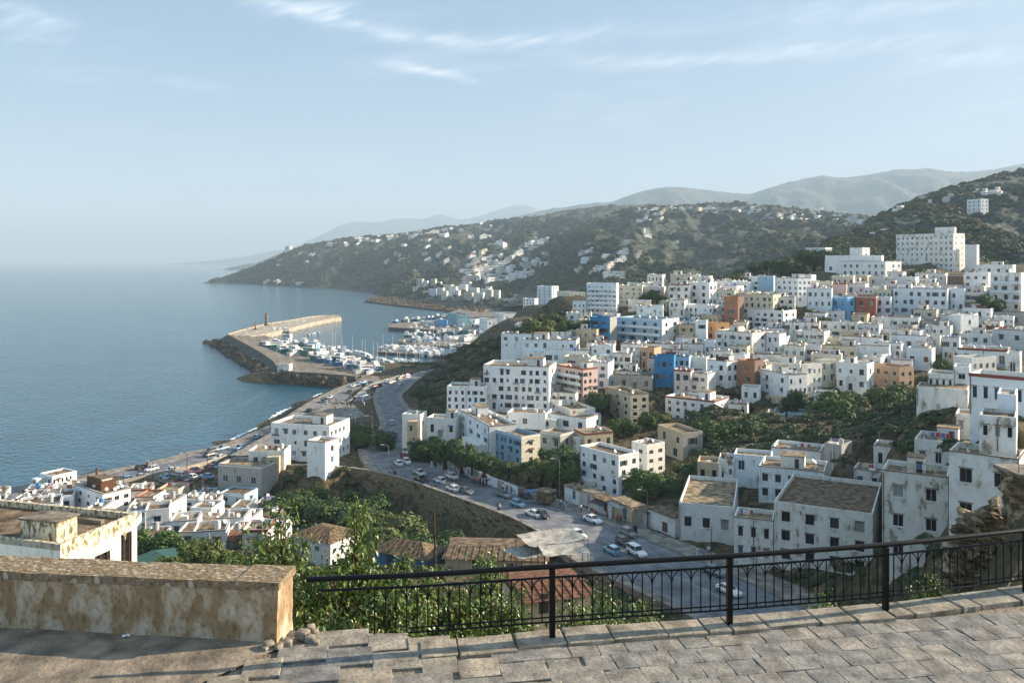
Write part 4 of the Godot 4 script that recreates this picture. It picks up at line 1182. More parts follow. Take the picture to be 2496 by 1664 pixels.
func make_hill(hl: Dictionary, called: String, label: String, m: Material, nu: int, nt: int):
	var rows := []
	var u0: float = hl.crest[0][0]; var u1: float = hl.crest[-1][0]
	for i in nt + 1:
		var t := float(i) / nt
		var r := []
		for j in nu + 1: r.append(hill_point(hl, lerp(u0, u1, float(j) / nu), t))
		rows.append(r)
	for k in [[1.06, 0.9, -4.0], [1.3, 0.5, -12.0], [1.6, 0.0, -30.0]]:
		var r := []
		for j in nu + 1:
			var p: Vector3 = rows[nt][j]
			r.append(Vector3(p.x * k[0], p.y * k[1] + k[2], p.z * k[0]))
		rows.append(r)
	var o := put(called, grid_mesh(rows, m), self)
	struct(o, label)
# where the photo's line of sight (u, v) meets that hill
func hill_hit(hl: Dictionary, u: float, v: float) -> Vector3:
	var best := Vector3.ZERO; var err := 1.0e9
	for i in 90:
		var p := hill_point(hl, u, i / 90.0)
		var pv := VH + (EYE - p.y) * F / -p.z
		if abs(pv - v) < err:
			err = abs(pv - v); best = p
	return best

var HL := {
	"headland": {"amp": 26.0, "scale": 1.4, "crest": [[490, 690, 2430], [552, 676, 2500], [600, 659, 2560], [637, 644, 2600], [700, 615, 2650], [743, 600, 2700], [850, 581, 2750], [955, 574, 2800], [1061, 559, 2850], [1167, 543, 2900], [1326, 526, 2950], [1411, 511, 3000], [1528, 500, 3050], [1700, 500, 3100]],
		"foot": [[490, 691, 2420], [594, 694, 2290], [743, 702, 1990], [850, 709, 1800], [900, 716, 1650], [950, 735, 1330], [1060, 748, 1165], [1150, 760, 1050], [1280, 770, 970], [1500, 775, 930], [1700, 770, 940]]},
	"valley_hill": {"amp": 30.0, "scale": 1.7, "crest": [[1225, 746, 1012], [1260, 722, 1080], [1300, 680, 1220], [1350, 628, 1450], [1411, 575, 1700], [1450, 540, 1870], [1500, 520, 2050], [1545, 511, 2150], [1620, 506, 2250], [1720, 503, 2300], [1804, 499, 2300], [1868, 505, 2300], [1963, 517, 2250], [2070, 524, 2150], [2140, 530, 2000], [2350, 540, 1800]],
		"foot": [[1225, 750, 1000], [1300, 738, 980], [1450, 720, 900], [1600, 705, 850], [1800, 690, 800], [2000, 670, 760], [2350, 650, 720]]},
	"town_hill": {"amp": 12.0, "scale": 0.7, "crest": [[1900, 652, 520], [1950, 632, 560], [1990, 607, 620], [2050, 577, 690], [2122, 543, 760], [2160, 520, 820], [2207, 500, 870], [2260, 478, 910], [2330, 455, 950], [2388, 441, 1000], [2440, 428, 1030], [2496, 417, 1060], [2760, 380, 1100]],
		"foot": [[1900, 662, 470], [2050, 664, 480], [2200, 670, 470], [2500, 668, 460], [2760, 660, 450]]},
	"ridge": {"amp": 80.0, "scale": 4.2, "crest": [[1250, 528, 8200], [1326, 512, 8200], [1411, 500, 8100], [1490, 492, 8000], [1545, 472, 8000], [1600, 459, 8000], [1640, 455, 8000], [1700, 460, 8000], [1783, 470, 8000], [1830, 472, 8000], [1860, 462, 8000], [1942, 440, 8000], [2005, 429, 8000], [2050, 433, 8000], [2101, 428, 8000], [2180, 415, 8000], [2260, 411, 8000], [2340, 420, 8000], [2420, 413, 8000], [2496, 398, 8000], [2800, 380, 8000]],
		"foot": [[1250, 640, 5200], [1700, 625, 4800], [2000, 620, 4600], [2800, 620, 4600]]},
	"mountain": {"amp": 40.0, "scale": 4.0, "crest": [[700, 610, 16000], [743, 590, 16000], [796, 566, 16000], [830, 548, 16000], [870, 540, 16000], [920, 541, 16000], [976, 531, 16000], [1030, 534, 16000], [1067, 522, 16000], [1114, 533, 16000], [1140, 533, 16000], [1190, 520, 16000], [1225, 508, 16000], [1263, 499, 16000], [1295, 504, 16000], [1330, 516, 16000], [1420, 512, 16000], [1600, 512, 16000]],
		"foot": [[700, 646, 14000], [1600, 646, 14000]]},
	"far_shore": {"amp": 10.0, "scale": 4.0, "crest": [[380, 645, 15200], [450, 640, 15500], [540, 632, 15500], [600, 624, 15500], [660, 612, 15500], [740, 600, 15500], [900, 600, 15500]],
		"foot": [[380, 646, 15000], [900, 646, 15000]]},
	"point": {"amp": 8.0, "scale": 2.0, "crest": [[540, 658, 6120], [560, 651, 6250], [590, 646, 6300], [620, 642, 6300], [650, 630, 6400], [690, 614, 6500], [760, 602, 6600], [850, 600, 6600]],
		"foot": [[540, 659, 6050], [610, 659, 6000], [700, 660, 5950], [850, 660, 5900]]},
}
func make_hills():
	make_hill(HL.headland, "headland", "green headland dotted with white villas across the bay", M.hill, 230, 70)
	make_hill(HL.valley_hill, "terraced_hill", "terraced green hill with houses along its crest", M.hill, 200, 70)
	make_hill(HL.town_hill, "town_hill", "dark wooded hill rising behind the white town", M.hill, 170, 50)
	make_hill(HL.ridge, "mountain_ridge", "hazy green mountain ridge behind the terraced hill", M.hill_far, 170, 30)
	make_hill(HL.mountain, "far_mountains", "pale blue far mountains beyond the headland", M.hill_far, 120, 12)
	make_hill(HL.far_shore, "far_shore", "faint low coast on the horizon", M.hill_far, 80, 8)
	make_hill(HL.point, "rocky_point", "small rocky point beyond the headland", M.hill, 60, 12)
	print("hills ", Time.get_ticks_msec())

func make_roads():
	struct(put("road", strip(road_l, road_r, M.asphalt, 0.0, 1.2), self), "grey asphalt road curving down towards the harbour")
	# pavement along the houses, a kerb step above the road
	var n := road_l.size()
	var pa := []; var pb := []; var qa := []; var qb := []
	for i in n:
		var a: Vector3 = road_r[i]; var dir: Vector3 = (road_r[i] - road_l[i]).normalized()
		var wd: float = lerp(7.0, 2.2, clamp((i - 20.0) / 35.0, 0.0, 1.0))
		pa.append(a); pb.append(a + dir * wd)
		var b: Vector3 = road_l[i]
		qa.append(b - dir * 2.2); qb.append(b)
	struct(put("pavement", strip(pa, pb, M.pavement, 0.14, 1.2), self), "pale pavement with kerb along the house side of the road")
	struct(put("pavement", strip(qa, qb, M.pavement, 0.14, 1.2), self), "narrow pavement along the top of the retaining wall")
	# lane markings, each dash on its own
	var along := 0.0
	var mk := 0
	for i in range(1, 50):
		var a: Vector3 = road_l[i - 1].lerp(road_r[i - 1], 0.5); var b: Vector3 = road_l[i].lerp(road_r[i], 0.5)
		var s: Vector3 = (road_r[i] - road_l[i]).normalized()
		for lane in [[0.5, i % 2 == 0 or i < 14, 0.09], [0.06, i < 44, 0.06], [0.93, i < 44, 0.06], [0.75, i % 2 == 0 and i < 28, 0.07]]:
			if not lane[1]: continue
			a = road_l[i - 1].lerp(road_r[i - 1], lane[0]); b = road_l[i].lerp(road_r[i], lane[0])
			var e := MB.new()
			var up := Vector3(0, 0.012, 0)
			e.quad(a - s * lane[2] + up, a + s * lane[2] + up, b + s * lane[2] + up, b - s * lane[2] + up)
			if e.n[0].y < 0:
				e = MB.new(); e.quad(b - s * lane[2] + up, b + s * lane[2] + up, a + s * lane[2] + up, a - s * lane[2] + up)
			var o := put("road_marking", e.mesh(null, M.paint), self)
			struct(o, "worn white paint line on the asphalt road")
			mk += 1
	# shore boulevard: flat coastal shelf, carriageway, promenade and beach rocks
	var sh := []
	for s in SHORE: sh.append(G(s[0], s[1], 0.0))
	sh = dense(sh, 5)
	var off := func(k: float, y: float) -> Array:
		var out := []
		for i in sh.size():
			var a: Vector3 = sh[max(i - 1, 0)]; var b: Vector3 = sh[min(i + 1, sh.size() - 1)]
			var t := (b - a).normalized()
			var nn := Vector3(-t.z, 0, t.x)
			if nn.x < 0: nn = -nn
			out.append(sh[i] + nn * k + Vector3(0, y, 0))
		return out
	var beach := []
	for k in [[-5.0, -1.6], [-1.0, -0.25], [1.0, 0.3], [4.0, 1.2], [8.0, 2.4], [11.0, 3.7]]:
		var line: Array = off.call(k[0], k[1])
		for i in line.size():
			line[i] += Vector3(nz.get_noise_2d(i * 37.0, k[0] * 20.0) * 3.0, nz.get_noise_2d(i * 61.0 + 9, k[0] * 30.0) * 0.5, 0)
		beach.append(line)
	var fine := []
	for line in beach: fine.append(dense(line, 4))
	for i in fine.size():
		for j in fine[i].size():
			fine[i][j] += Vector3(0, nz.get_noise_2d(fine[i][j].x * 40.0, fine[i][j].z * 40.0) * (0.5 if i > 0 and i < 5 else 0.0), 0)
	struct(put("beach", grid_mesh(fine, M.shore), self), "dark rocky beach strip along the water")
	# thin broken foam where the swell meets the rocks
	for q in [[20, 25, 1.6], [31, 36, 2.6], [37, 41, 3.4], [44, 46, 2.0], [8, 12, 1.0]]:
		var a := []; var b := []
		var la: Array = dense(off.call(-0.6, 0.05), 5); var lb: Array = dense(off.call(-0.6 - q[2], 0.05), 5)
		for i in range(q[0] * 5, min(q[1] * 5, la.size())):
			var e := sin(PI * float(i - q[0] * 5) / ((q[1] - q[0]) * 5.0))
			a.append(la[i] + Vector3(1.5 * nz.get_noise_1d(i * 50.0), 0, 0)); b.append(la[i].lerp(lb[i], e * (0.35 + 0.65 * abs(nz.get_noise_1d(i * 90.0 + 40.0)) * 2.0)))
		if a.size() > 3: struct(put("foam", strip(a, b, M.foam, 0.0), self), "white foam of a small wave breaking on the beach rocks")
	struct(put("shore_road", strip(off.call(14.5, 3.86), off.call(27.0, 3.9), M.asphalt, 0.0, 2.5), self), "shore road with parked cars beside the sea")
	struct(put("promenade", strip(off.call(9.5, 3.8), off.call(14.5, 3.86), M.pavement, 0.13, 3.0), self), "beige promenade strip between beach rocks and shore road")
	struct(put("pavement", strip(off.call(27.0, 3.9), off.call(33.0, 3.9), M.promenade, 0.13, 3.0), self), "sandy pavement on the land side of the shore road")
	var w1: Array = off.call(27.3, 4.0); var w2: Array = off.call(27.8, 4.0)
	var lowwall := MB.new()
	for i in range(8, w1.size() - 1):
		lowwall.hexa([w1[i], w2[i], w2[i + 1], w1[i + 1], w1[i] + Vector3(0, 1.0, 0), w2[i] + Vector3(0, 1.0, 0), w2[i + 1] + Vector3(0, 1.0, 0), w1[i + 1] + Vector3(0, 1.0, 0)])
	var lw := put("promenade_wall", lowwall.mesh(null, M.pale_dock), self)
	tag(lw, "long low sand coloured wall beside the shore road", "wall")
	# asphalt apron joining boulevard and junction
	var ring := []
	for q in [[862, 975], [898, 944], [935, 929], [985, 915], [1030, 903], [1037, 906], [1000, 920], [962, 936], [935, 953], [925, 975], [935, 1005], [945, 1040], [905, 1075], [890, 1050], [868, 1010]]:
		ring.append(G(q[0], q[1], 5.2))
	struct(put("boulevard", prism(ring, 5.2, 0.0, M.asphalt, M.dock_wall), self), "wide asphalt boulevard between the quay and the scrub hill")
	for q in [[[897, 973], [921, 952], [957, 934], [993, 918], [1037, 904]], [[866, 968], [896, 942], [930, 928], [985, 912]]]:
		var l := []; var r := []
		for e in q:
			l.append(G(e[0] - 5, e[1], 5.25)); r.append(G(e[0] + 8, e[1] + 1, 5.25))
		struct(put("median_strip", strip(dense(l, 3), dense(r, 3), M.pale_dock, 0.12, 0.5), self), "pale paved strip dividing the boulevard lanes")
	# dusty square at the junction
	ring = []
	for q in [[560, 1110], [700, 1110], [860, 1120], [900, 1118], [893, 1085], [905, 1050], [900, 1020], [860, 985], [800, 985], [720, 1020], [640, 1065]]:
		ring.append(G(q[0], q[1], 6.5))
	struct(put("forecourt", prism(ring, 6.5, 2.0, M.pavement, M.dock_wall), self), "paved ground round the shore block")

# ---------------------------------------------------------------- harbour
var rock_meshes := []
func rock_mesh(k: int) -> ArrayMesh:
	while rock_meshes.size() < 8:
		var s := 100 + rock_meshes.size() * 7
		var r2 := RandomNumberGenerator.new(); r2.seed = s
		var pts := []
		var b := MB.new()
		var rings := []
		for i in 4:
			var ring := []
			for j in 6:
				var ph: float = PI * (i + 0.5) / 4.0; var th: float = TAU * (j + 0.3 * (i % 2)) / 6
				ring.append(Vector3(sin(ph) * cos(th) * 1.1, cos(ph) * 0.75, sin(ph) * sin(th)) * r2.randf_range(0.75, 1.15))
			rings.append(ring)
		for i in 3:
			for j in 6:
				b.tri(rings[i][j], rings[i][(j + 1) % 6], rings[i + 1][j]); b.tri(rings[i][(j + 1) % 6], rings[i + 1][(j + 1) % 6], rings[i + 1][j])
		for j in 6:
			b.tri(Vector3(0, 0.75, 0), rings[0][(j + 1) % 6], rings[0][j]); b.tri(Vector3(0, -0.75, 0), rings[3][j], rings[3][(j + 1) % 6])
		var fixed := MB.new()
		for i in range(0, b.v.size(), 3):
			var a := b.v[i]; var c := b.v[i + 1]; var d := b.v[i + 2]
			if (c - a).cross(d - a).dot(a + c + d) > 0: fixed.tri(a, c, d)
			else: fixed.tri(a, d, c)
		rock_meshes.append(fixed.mesh(null, M.rock if rock_meshes.size() % 3 else M.rock_dark))
	return rock_meshes[k % 8]

func along(pts: Array, t: float) -> Vector3:
	var f: float = clamp(t, 0.0, 0.9999) * (pts.size() - 1)
	return pts[int(f)].lerp(pts[int(f) + 1], f - int(f))

var boats := []
func make_boats():
	for k in 6:
		var called: String = ["motor_boat", "sailing_boat", "fishing_boat", "rowing_boat", "motor_yacht", "trawler"][k]
		var L: float = [8.0, 10.0, 11.0, 5.5, 15.0, 17.0][k]; var Wd: float = [2.7, 3.0, 3.6, 2.0, 4.4, 5.2][k]; var Hh: float = [1.1, 1.1, 1.6, 0.7, 1.9, 2.4][k]
		var root := Node3D.new()
		root.set_meta("proto", called)
		root.name = called
		var st := []
		for i in 7:
			var t := i / 6.0
			var hw := Wd / 2 * (1.0 if t < 0.45 else sqrt(max(0.0, 1.0 - pow((t - 0.45) / 0.55, 2.0))) + 0.02)
			st.append([-L / 2 + L * t, hw, Hh * (1.0 + 0.35 * t * t)])
		var h := MB.new()
		for i in 6:
			for sd in [-1.0, 1.0]:
				var a := Vector3(sd * st[i][1], st[i][2], st[i][0]); var b := Vector3(sd * st[i + 1][1], st[i + 1][2], st[i + 1][0])
				var c := Vector3(sd * st[i + 1][1] * 0.65, -0.5, st[i + 1][0] * 0.94); var d := Vector3(sd * st[i][1] * 0.65, -0.5, st[i][0] * 0.94)
				if sd > 0: h.quad(a, b, c, d)
				else: h.quad(d, c, b, a)
		h.quad(Vector3(-st[0][1], st[0][2], st[0][0]), Vector3(st[0][1], st[0][2], st[0][0]), Vector3(st[0][1] * 0.65, -0.5, st[0][0] * 0.94), Vector3(-st[0][1] * 0.65, -0.5, st[0][0] * 0.94))
		put("hull", h.mesh(null, M[["hull_white", "hull_white", "hull_blue", "hull_white", "hull_white", "hull_green"][k]]), root)
		var dk := MB.new()
		for i in 6:
			dk.quad(Vector3(-st[i][1], st[i][2] - 0.12, st[i][0]), Vector3(-st[i + 1][1], st[i + 1][2] - 0.12, st[i + 1][0]), Vector3(st[i + 1][1], st[i + 1][2] - 0.12, st[i + 1][0]), Vector3(st[i][1], st[i][2] - 0.12, st[i][0]))
		put("deck", dk.mesh(null, M["deck" if k != 0 else "hull_white"]), root)
		if k != 3:
			var ca := MB.new()
			var cl: float = L * [0.34, 0.30, 0.24, 0, 0.5, 0.26][k]; var ch: float = [1.0, 0.5, 1.9, 0, 1.9, 2.6][k]
			var cz: float = L * [-0.02, 0.02, -0.22, 0, -0.05, -0.2][k]
			var cw := Wd * 0.34
			var y0: float = Hh - 0.1
			ca.hexa([Vector3(-cw, y0, cz + cl / 2 + 0.4), Vector3(cw, y0, cz + cl / 2 + 0.4), Vector3(cw, y0, cz - cl / 2), Vector3(-cw, y0, cz - cl / 2), Vector3(-cw * 0.85, y0 + ch, cz + cl / 2 - 0.3), Vector3(cw * 0.85, y0 + ch, cz + cl / 2 - 0.3), Vector3(cw * 0.85, y0 + ch, cz - cl / 2), Vector3(-cw * 0.85, y0 + ch, cz - cl / 2)])
			put("cabin", ca.mesh(null, M.hull_white), root)
			put("cabin_window", box_mesh(Vector3(cw * 1.92, ch * 0.32, cl * 0.8), "glass"), root, Vector3(0, y0 + ch * 0.6, cz))
		if k in [1, 2, 5]:
			var mh: float = [0, 13.0, 6.0, 0, 0, 9.0][k]
			var ms := MB.new()
			ms.tube(Vector3(0, Hh - 0.2, L * 0.08), Vector3(0, mh, L * 0.08), 0.11, 0.07, 6)
			if k == 1: ms.tube(Vector3(0, Hh + 1.1, L * 0.08), Vector3(0, Hh + 1.0, -L * 0.36), 0.12, 0.12, 6)
			else: ms.tube(Vector3(0, Hh + 1.4, L * 0.08), Vector3(0, mh * 0.8, L * 0.4), 0.06, 0.05, 5)
			put("mast", ms.mesh(null, M.frame_white if k == 1 else M.trim_brown), root)
		tag(root, "boat", "boat", "boats moored in the harbour")
		boats.append(root)
const BOATL := ["white motor boat with low cabin moored among the harbour boats", "white sailing boat with tall mast moored in the harbour", "blue hulled fishing boat with wheelhouse in the harbour", "small white open rowing boat in the harbour", "large white motor yacht moored in the marina", "green hulled trawler with derrick in the harbour"]
func boat(k: int, at: Vector3, turn: float):
	copy(boats[k], at, turn, BOATL[k])

func make_harbour():
	# breakwater: pale deck out to the tip, dark seaward wall, rock armour
	var bw := thing("breakwater", "long breakwater with pale deck, dark seaward wall and rock armour", "breakwater", Vector3.ZERO)
	var up := []; var dn := []
	for q in [[553, 817, 575, 819], [593, 805, 629, 816], [651, 791, 690, 803], [709, 782, 745, 789], [769, 772, 790, 779], [828, 769, 832, 773]]:
		up.append(G(q[0], q[1], 5.0)); dn.append(G(q[2], q[3], 4.0))
	up = dense(up, 3); dn = dense(dn, 3)
	put("deck", strip(up, dn, M.pale_dock, 0.0, 7.0), bw)
	var wl := MB.new()
	for i in range(0, up.size() - 1):
		var a: Vector3 = up[i]; var b: Vector3 = up[i + 1]
		var e := (b - a).normalized().cross(Vector3.UP) * 0.6
		wl.hexa([a, b, b + e, a + e, a + Vector3(0, 1.3, 0), b + Vector3(0, 1.3, 0), b + e + Vector3(0, 1.3, 0), a + e + Vector3(0, 1.3, 0)])
	put("parapet", wl.mesh(null, M.pale_dock), bw)
	var crest := dense([G(553, 817, 6.5), G(588, 836, 6.5), G(624, 856, 6.0), G(660, 880, 5.5), G(691, 907, 5.0), G(780, 914, 4.6), G(866, 922, 4.4)], 4)
	var inner := dense([G(566, 815, 5.5), G(612, 834, 5.5), G(668, 855, 5.0), G(718, 878, 4.5), G(740, 893, 4.2), G(800, 902, 4.2), G(880, 915, 4.2)], 4)
	var toe := dense([G(500, 838, -1), G(543, 862, -1), G(578, 885, -1), G(610, 905, -1), G(640, 932, -1), G(740, 941, -1), G(830, 950, -1)], 4)
	var foot := []
	for i in crest.size(): foot.append(crest[i].lerp(toe[i], 0.48) * Vector3(1, 0, 1) + Vector3(0, 1.8, 0))
	put("walkway", strip(inner, crest, M.dock, 0.0, 4.0), bw)
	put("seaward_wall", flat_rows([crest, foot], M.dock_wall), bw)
	var lower := []
	for i in crest.size(): lower.append([foot[i], toe[i] + Vector3(0, -2, 0)])
	put("rubble_slope", flat_rows(lower, M.rock_dark), bw)
	var wall2 := MB.new()
	for i in crest.size() - 1:
		var a: Vector3 = crest[i]; var b: Vector3 = crest[i + 1]
		var e := Vector3(0, 1.1, 0); var f: Vector3 = (inner[i] - crest[i]).normalized() * 0.5
		wall2.hexa([a, b, b + f, a + f, a + e, b + e, b + f + e, a + f + e])
	put("crest_wall", wall2.mesh(null, M.dock), bw)
	for k in 300:
		var t := rng.randf()
		var p := along(foot, t).lerp(along(toe, t), rng.randf_range(0.0, 1.05))
		var o := put("boulder", rock_mesh(rng.randi()), bw, p + Vector3(0, rng.randf_range(0.4, 1.5), 0))
		o.scale = Vector3.ONE * rng.randf_range(1.3, 3.1)
		o.rotation = Vector3(rng.randf() * 6, rng.randf() * 6, rng.randf() * 6)
	rock_stuff(bw, foot, toe, 500, 0.7, 1.7)
	# armour on the outer side of the far arm
	var toe2 := []
	for p in up: toe2.append(p + Vector3(-7, -5.5, -9))
	rock_stuff(bw, up, toe2, 260, 0.8, 2.0)
	# quays
	for q in [["quay", "broad quay crowded with boats and sheds inside the breakwater", 3.0, [[570, 822], [640, 814], [668, 828], [700, 842], [790, 851], [855, 868], [950, 899], [1005, 915], [930, 938], [870, 927], [700, 905], [640, 862], [600, 838]]],
		["pier", "narrow marina pier lined with moored boats", 1.6, [[921, 853], [1110, 864], [1110, 870], [921, 857]]],
		["quay", "fishing quay with rounded end crowded with boats", 2.6, [[968, 829], [985, 824], [1210, 812], [1260, 830], [1150, 846], [985, 838]]],
		["quay", "long outer quay with harbour buildings", 3.0, [[947, 789], [1090, 777], [1300, 772], [1330, 805], [1200, 808], [1040, 803], [947, 797]]],
		["quay", "stone quay under the coast road", 3.0, [[1080, 768], [1120, 752], [1330, 748], [1340, 770], [1200, 778]]]]:
		var ring := []
		for e in q[3]: ring.append(G(e[0], e[1], q[2]))
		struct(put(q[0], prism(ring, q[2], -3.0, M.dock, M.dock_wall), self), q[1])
	# promontory rocks
	var ring2 := []
	for e in [[888, 734], [905, 728], [960, 725], [1060, 738], [1180, 752], [1180, 764], [1050, 752], [950, 741]]: ring2.append(G(e[0], e[1], 2.0))
	var shelf := put("rock_shelf", prism(ring2, 2.2, -2.0, M.shore, M.shore), self)
	struct(shelf, "low rocky shelf below the coastal blocks")
	rock_stuff(shelf, dense([ring2[0], ring2[7], ring2[6], ring2[5]], 3), dense([ring2[1], ring2[2], ring2[3], ring2[4]], 3), 420, 1.0, 3.4)
	# beacon columns on the far arm
	for q in [[649, 793, 27, 1.6, "tall slender stone beacon column on the breakwater"], [622, 803, 15, 1.0, "short reddish beacon column on the breakwater"]]:
		var base := G(q[0], q[1], 4.9)
		var hh: float = q[2] / F * -base.z
		var t := thing("beacon_column", q[4], "beacon", base)
		var m := MB.new()
		m.cbox(Vector3(0, 0.5, 0), Vector3(q[3] * 2.6, 1.0, q[3] * 2.6), 0.2)
		put("base", m.mesh(null, M.dock), t)
		m = MB.new()
		m.tube(Vector3(0, 1, 0), Vector3(0, hh, 0), q[3], q[3] * 0.8, 12)
		put("shaft", m.mesh(null, M.dock if q[2] > 20 else M.terracotta), t)
		m = MB.new()
		m.tube(Vector3(0, hh, 0), Vector3(0, hh + 0.6, 0), q[3] * 0.9, q[3] * 0.7, 12)
		put("cap", m.mesh(null, M.dock_wall), t)
	# boats
	make_boats()
	var rows := [
		[[925, 852], [1105, 861], 26, [0, 1, 0, 4, 0], 0.0], [[930, 860], [1100, 872], 22, [0, 1, 0, 3, 4], 0.0],
		[[975, 840], [1150, 849], 18, [2, 1, 4, 0], 0.0], [[985, 821], [1200, 809], 22, [2, 5, 1, 2], 0.0],
		[[990, 806], [1150, 805], 16, [2, 5, 2, 1], 0.0], [[960, 786], [1090, 774], 10, [5, 2, 2], 0.0],
		[[700, 838], [790, 847], 12, [2, 5, 4, 0], 0.0], [[800, 848], [860, 864], 12, [0, 1, 0, 2], 0.0], [[865, 866], [955, 895], 20, [1, 0, 4, 2], 0.0],
		[[1040, 870], [1120, 860], 14, [0, 4, 1], 0.0], [[1100, 852], [1190, 840], 16, [0, 1, 4, 2], 0.0], [[1010, 853], [1090, 850], 10, [1, 0, 2], 0.0], [[960, 880], [1030, 890], 12, [1, 2, 0], 0.0], [[1150, 800], [1260, 792], 14, [0, 2, 4, 1], 0.0],
		[[690, 800], [760, 790], 7, [2, 5, 2], 0.0], [[748, 815], [778, 811], 4, [3, 0, 3], 0.0], [[660, 812], [700, 812], 5, [5, 2, 5], 0.0]]
	for r in rows:
		for k in r[2]:
			var t: float = (k + rng.randf_range(0.2, 0.8)) / r[2]
			var p := G(lerp(float(r[0][0]), float(r[1][0]), t), lerp(float(r[0][1]), float(r[1][1]), t) + rng.randf_range(-1.5, 1.5), 0.0)
			boat(r[3][rng.randi() % r[3].size()], p + Vector3(0, 0.15, 0), rng.randf_range(-0.35, 0.35) + (PI if rng.randf() < 0.5 else 0.0) + 0.4)
	# boats laid up on the quays
	for k in 46:
		var u := rng.randf_range(640, 930); var vmid: float = lerp(835.0, 905.0, (u - 640) / 290.0)
		var p := G(u, vmid + rng.randf_range(-6, 14), 3.0)
		boat([0, 2, 3, 2, 5, 4][rng.randi() % 6], p + Vector3(0, 0.5, 0), rng.randf() * 6.28)
	for k in 30:
		var p := G(rng.randf_range(1000, 1200), rng.randf_range(782, 800), 3.0)
		boat([0, 2, 3, 2][rng.randi() % 4], p + Vector3(0, 0.5, 0), rng.randf() * 6.28)
	for k in 24:
		var u := rng.randf_range(1000, 1190)
		boat([0, 2, 4, 0][rng.randi() % 4], G(u, lerp(834.0, 824.0, (u - 1000) / 190.0) + rng.randf_range(-4, 4), 2.6) + Vector3(0, 0.5, 0), rng.randf() * 6.28)
	# quay sheds
	var sheds := [[760, 850, 40, 14, "lightblue"], [800, 858, 34, 12, "white"], [735, 866, 22, 9, "white_grey"], [1040, 792, 30, 10, "white"], [1150, 790, 36, 12, "white"], [1180, 822, 26, 14, "white"], [1150, 815, 20, 10, "white_grey"], [990, 786, 16, 8, "grey"], [1240, 790, 40, 14, "white"], [1280, 800, 36, 12, "white_warm"], [700, 822, 24, 8, "white"], [690, 846, 20, 8, "white"], [880, 888, 26, 9, "grey"], [1210, 806, 26, 14, "white"], [1250, 772, 40, 10, "white_grey"], [1300, 782, 30, 12, "cream"]]
	for s in sheds:
		house([s[0] - s[2] * 0.5, s[0] + s[2] * 0.25, s[0] + s[2] * 0.5, s[1] - s[3], s[1], 1, 3, 1, s[4], 61.0 * F / (s[1] - VH), "x"], "sheds on the harbour quays")
	print("harbour ", Time.get_ticks_msec())

func rock_stuff(parent: Node, a: Array, b: Array, n: int, s0: float, s1: float):
	var mm := MultiMesh.new()
	mm.transform_format = MultiMesh.TRANSFORM_3D
	mm.mesh = rock_mesh(1)
	mm.instance_count = n
	for k in n:
		var t := rng.randf()
		var p := along(a, t).lerp(along(b, t), rng.randf_range(0.05, 1.1)) + Vector3(0, rng.randf_range(0.0, 0.8), 0)
		mm.set_instance_transform(k, Transform3D(Basis.from_euler(Vector3(rng.randf() * 6, rng.randf() * 6, 0)).scaled(Vector3.ONE * rng.randf_range(s0, s1)), p))
	var o := MultiMeshInstance3D.new()
	o.name = "rubble"
	o.multimesh = mm
	parent.add_child(o, true)
	o.set_meta("kind", "stuff")

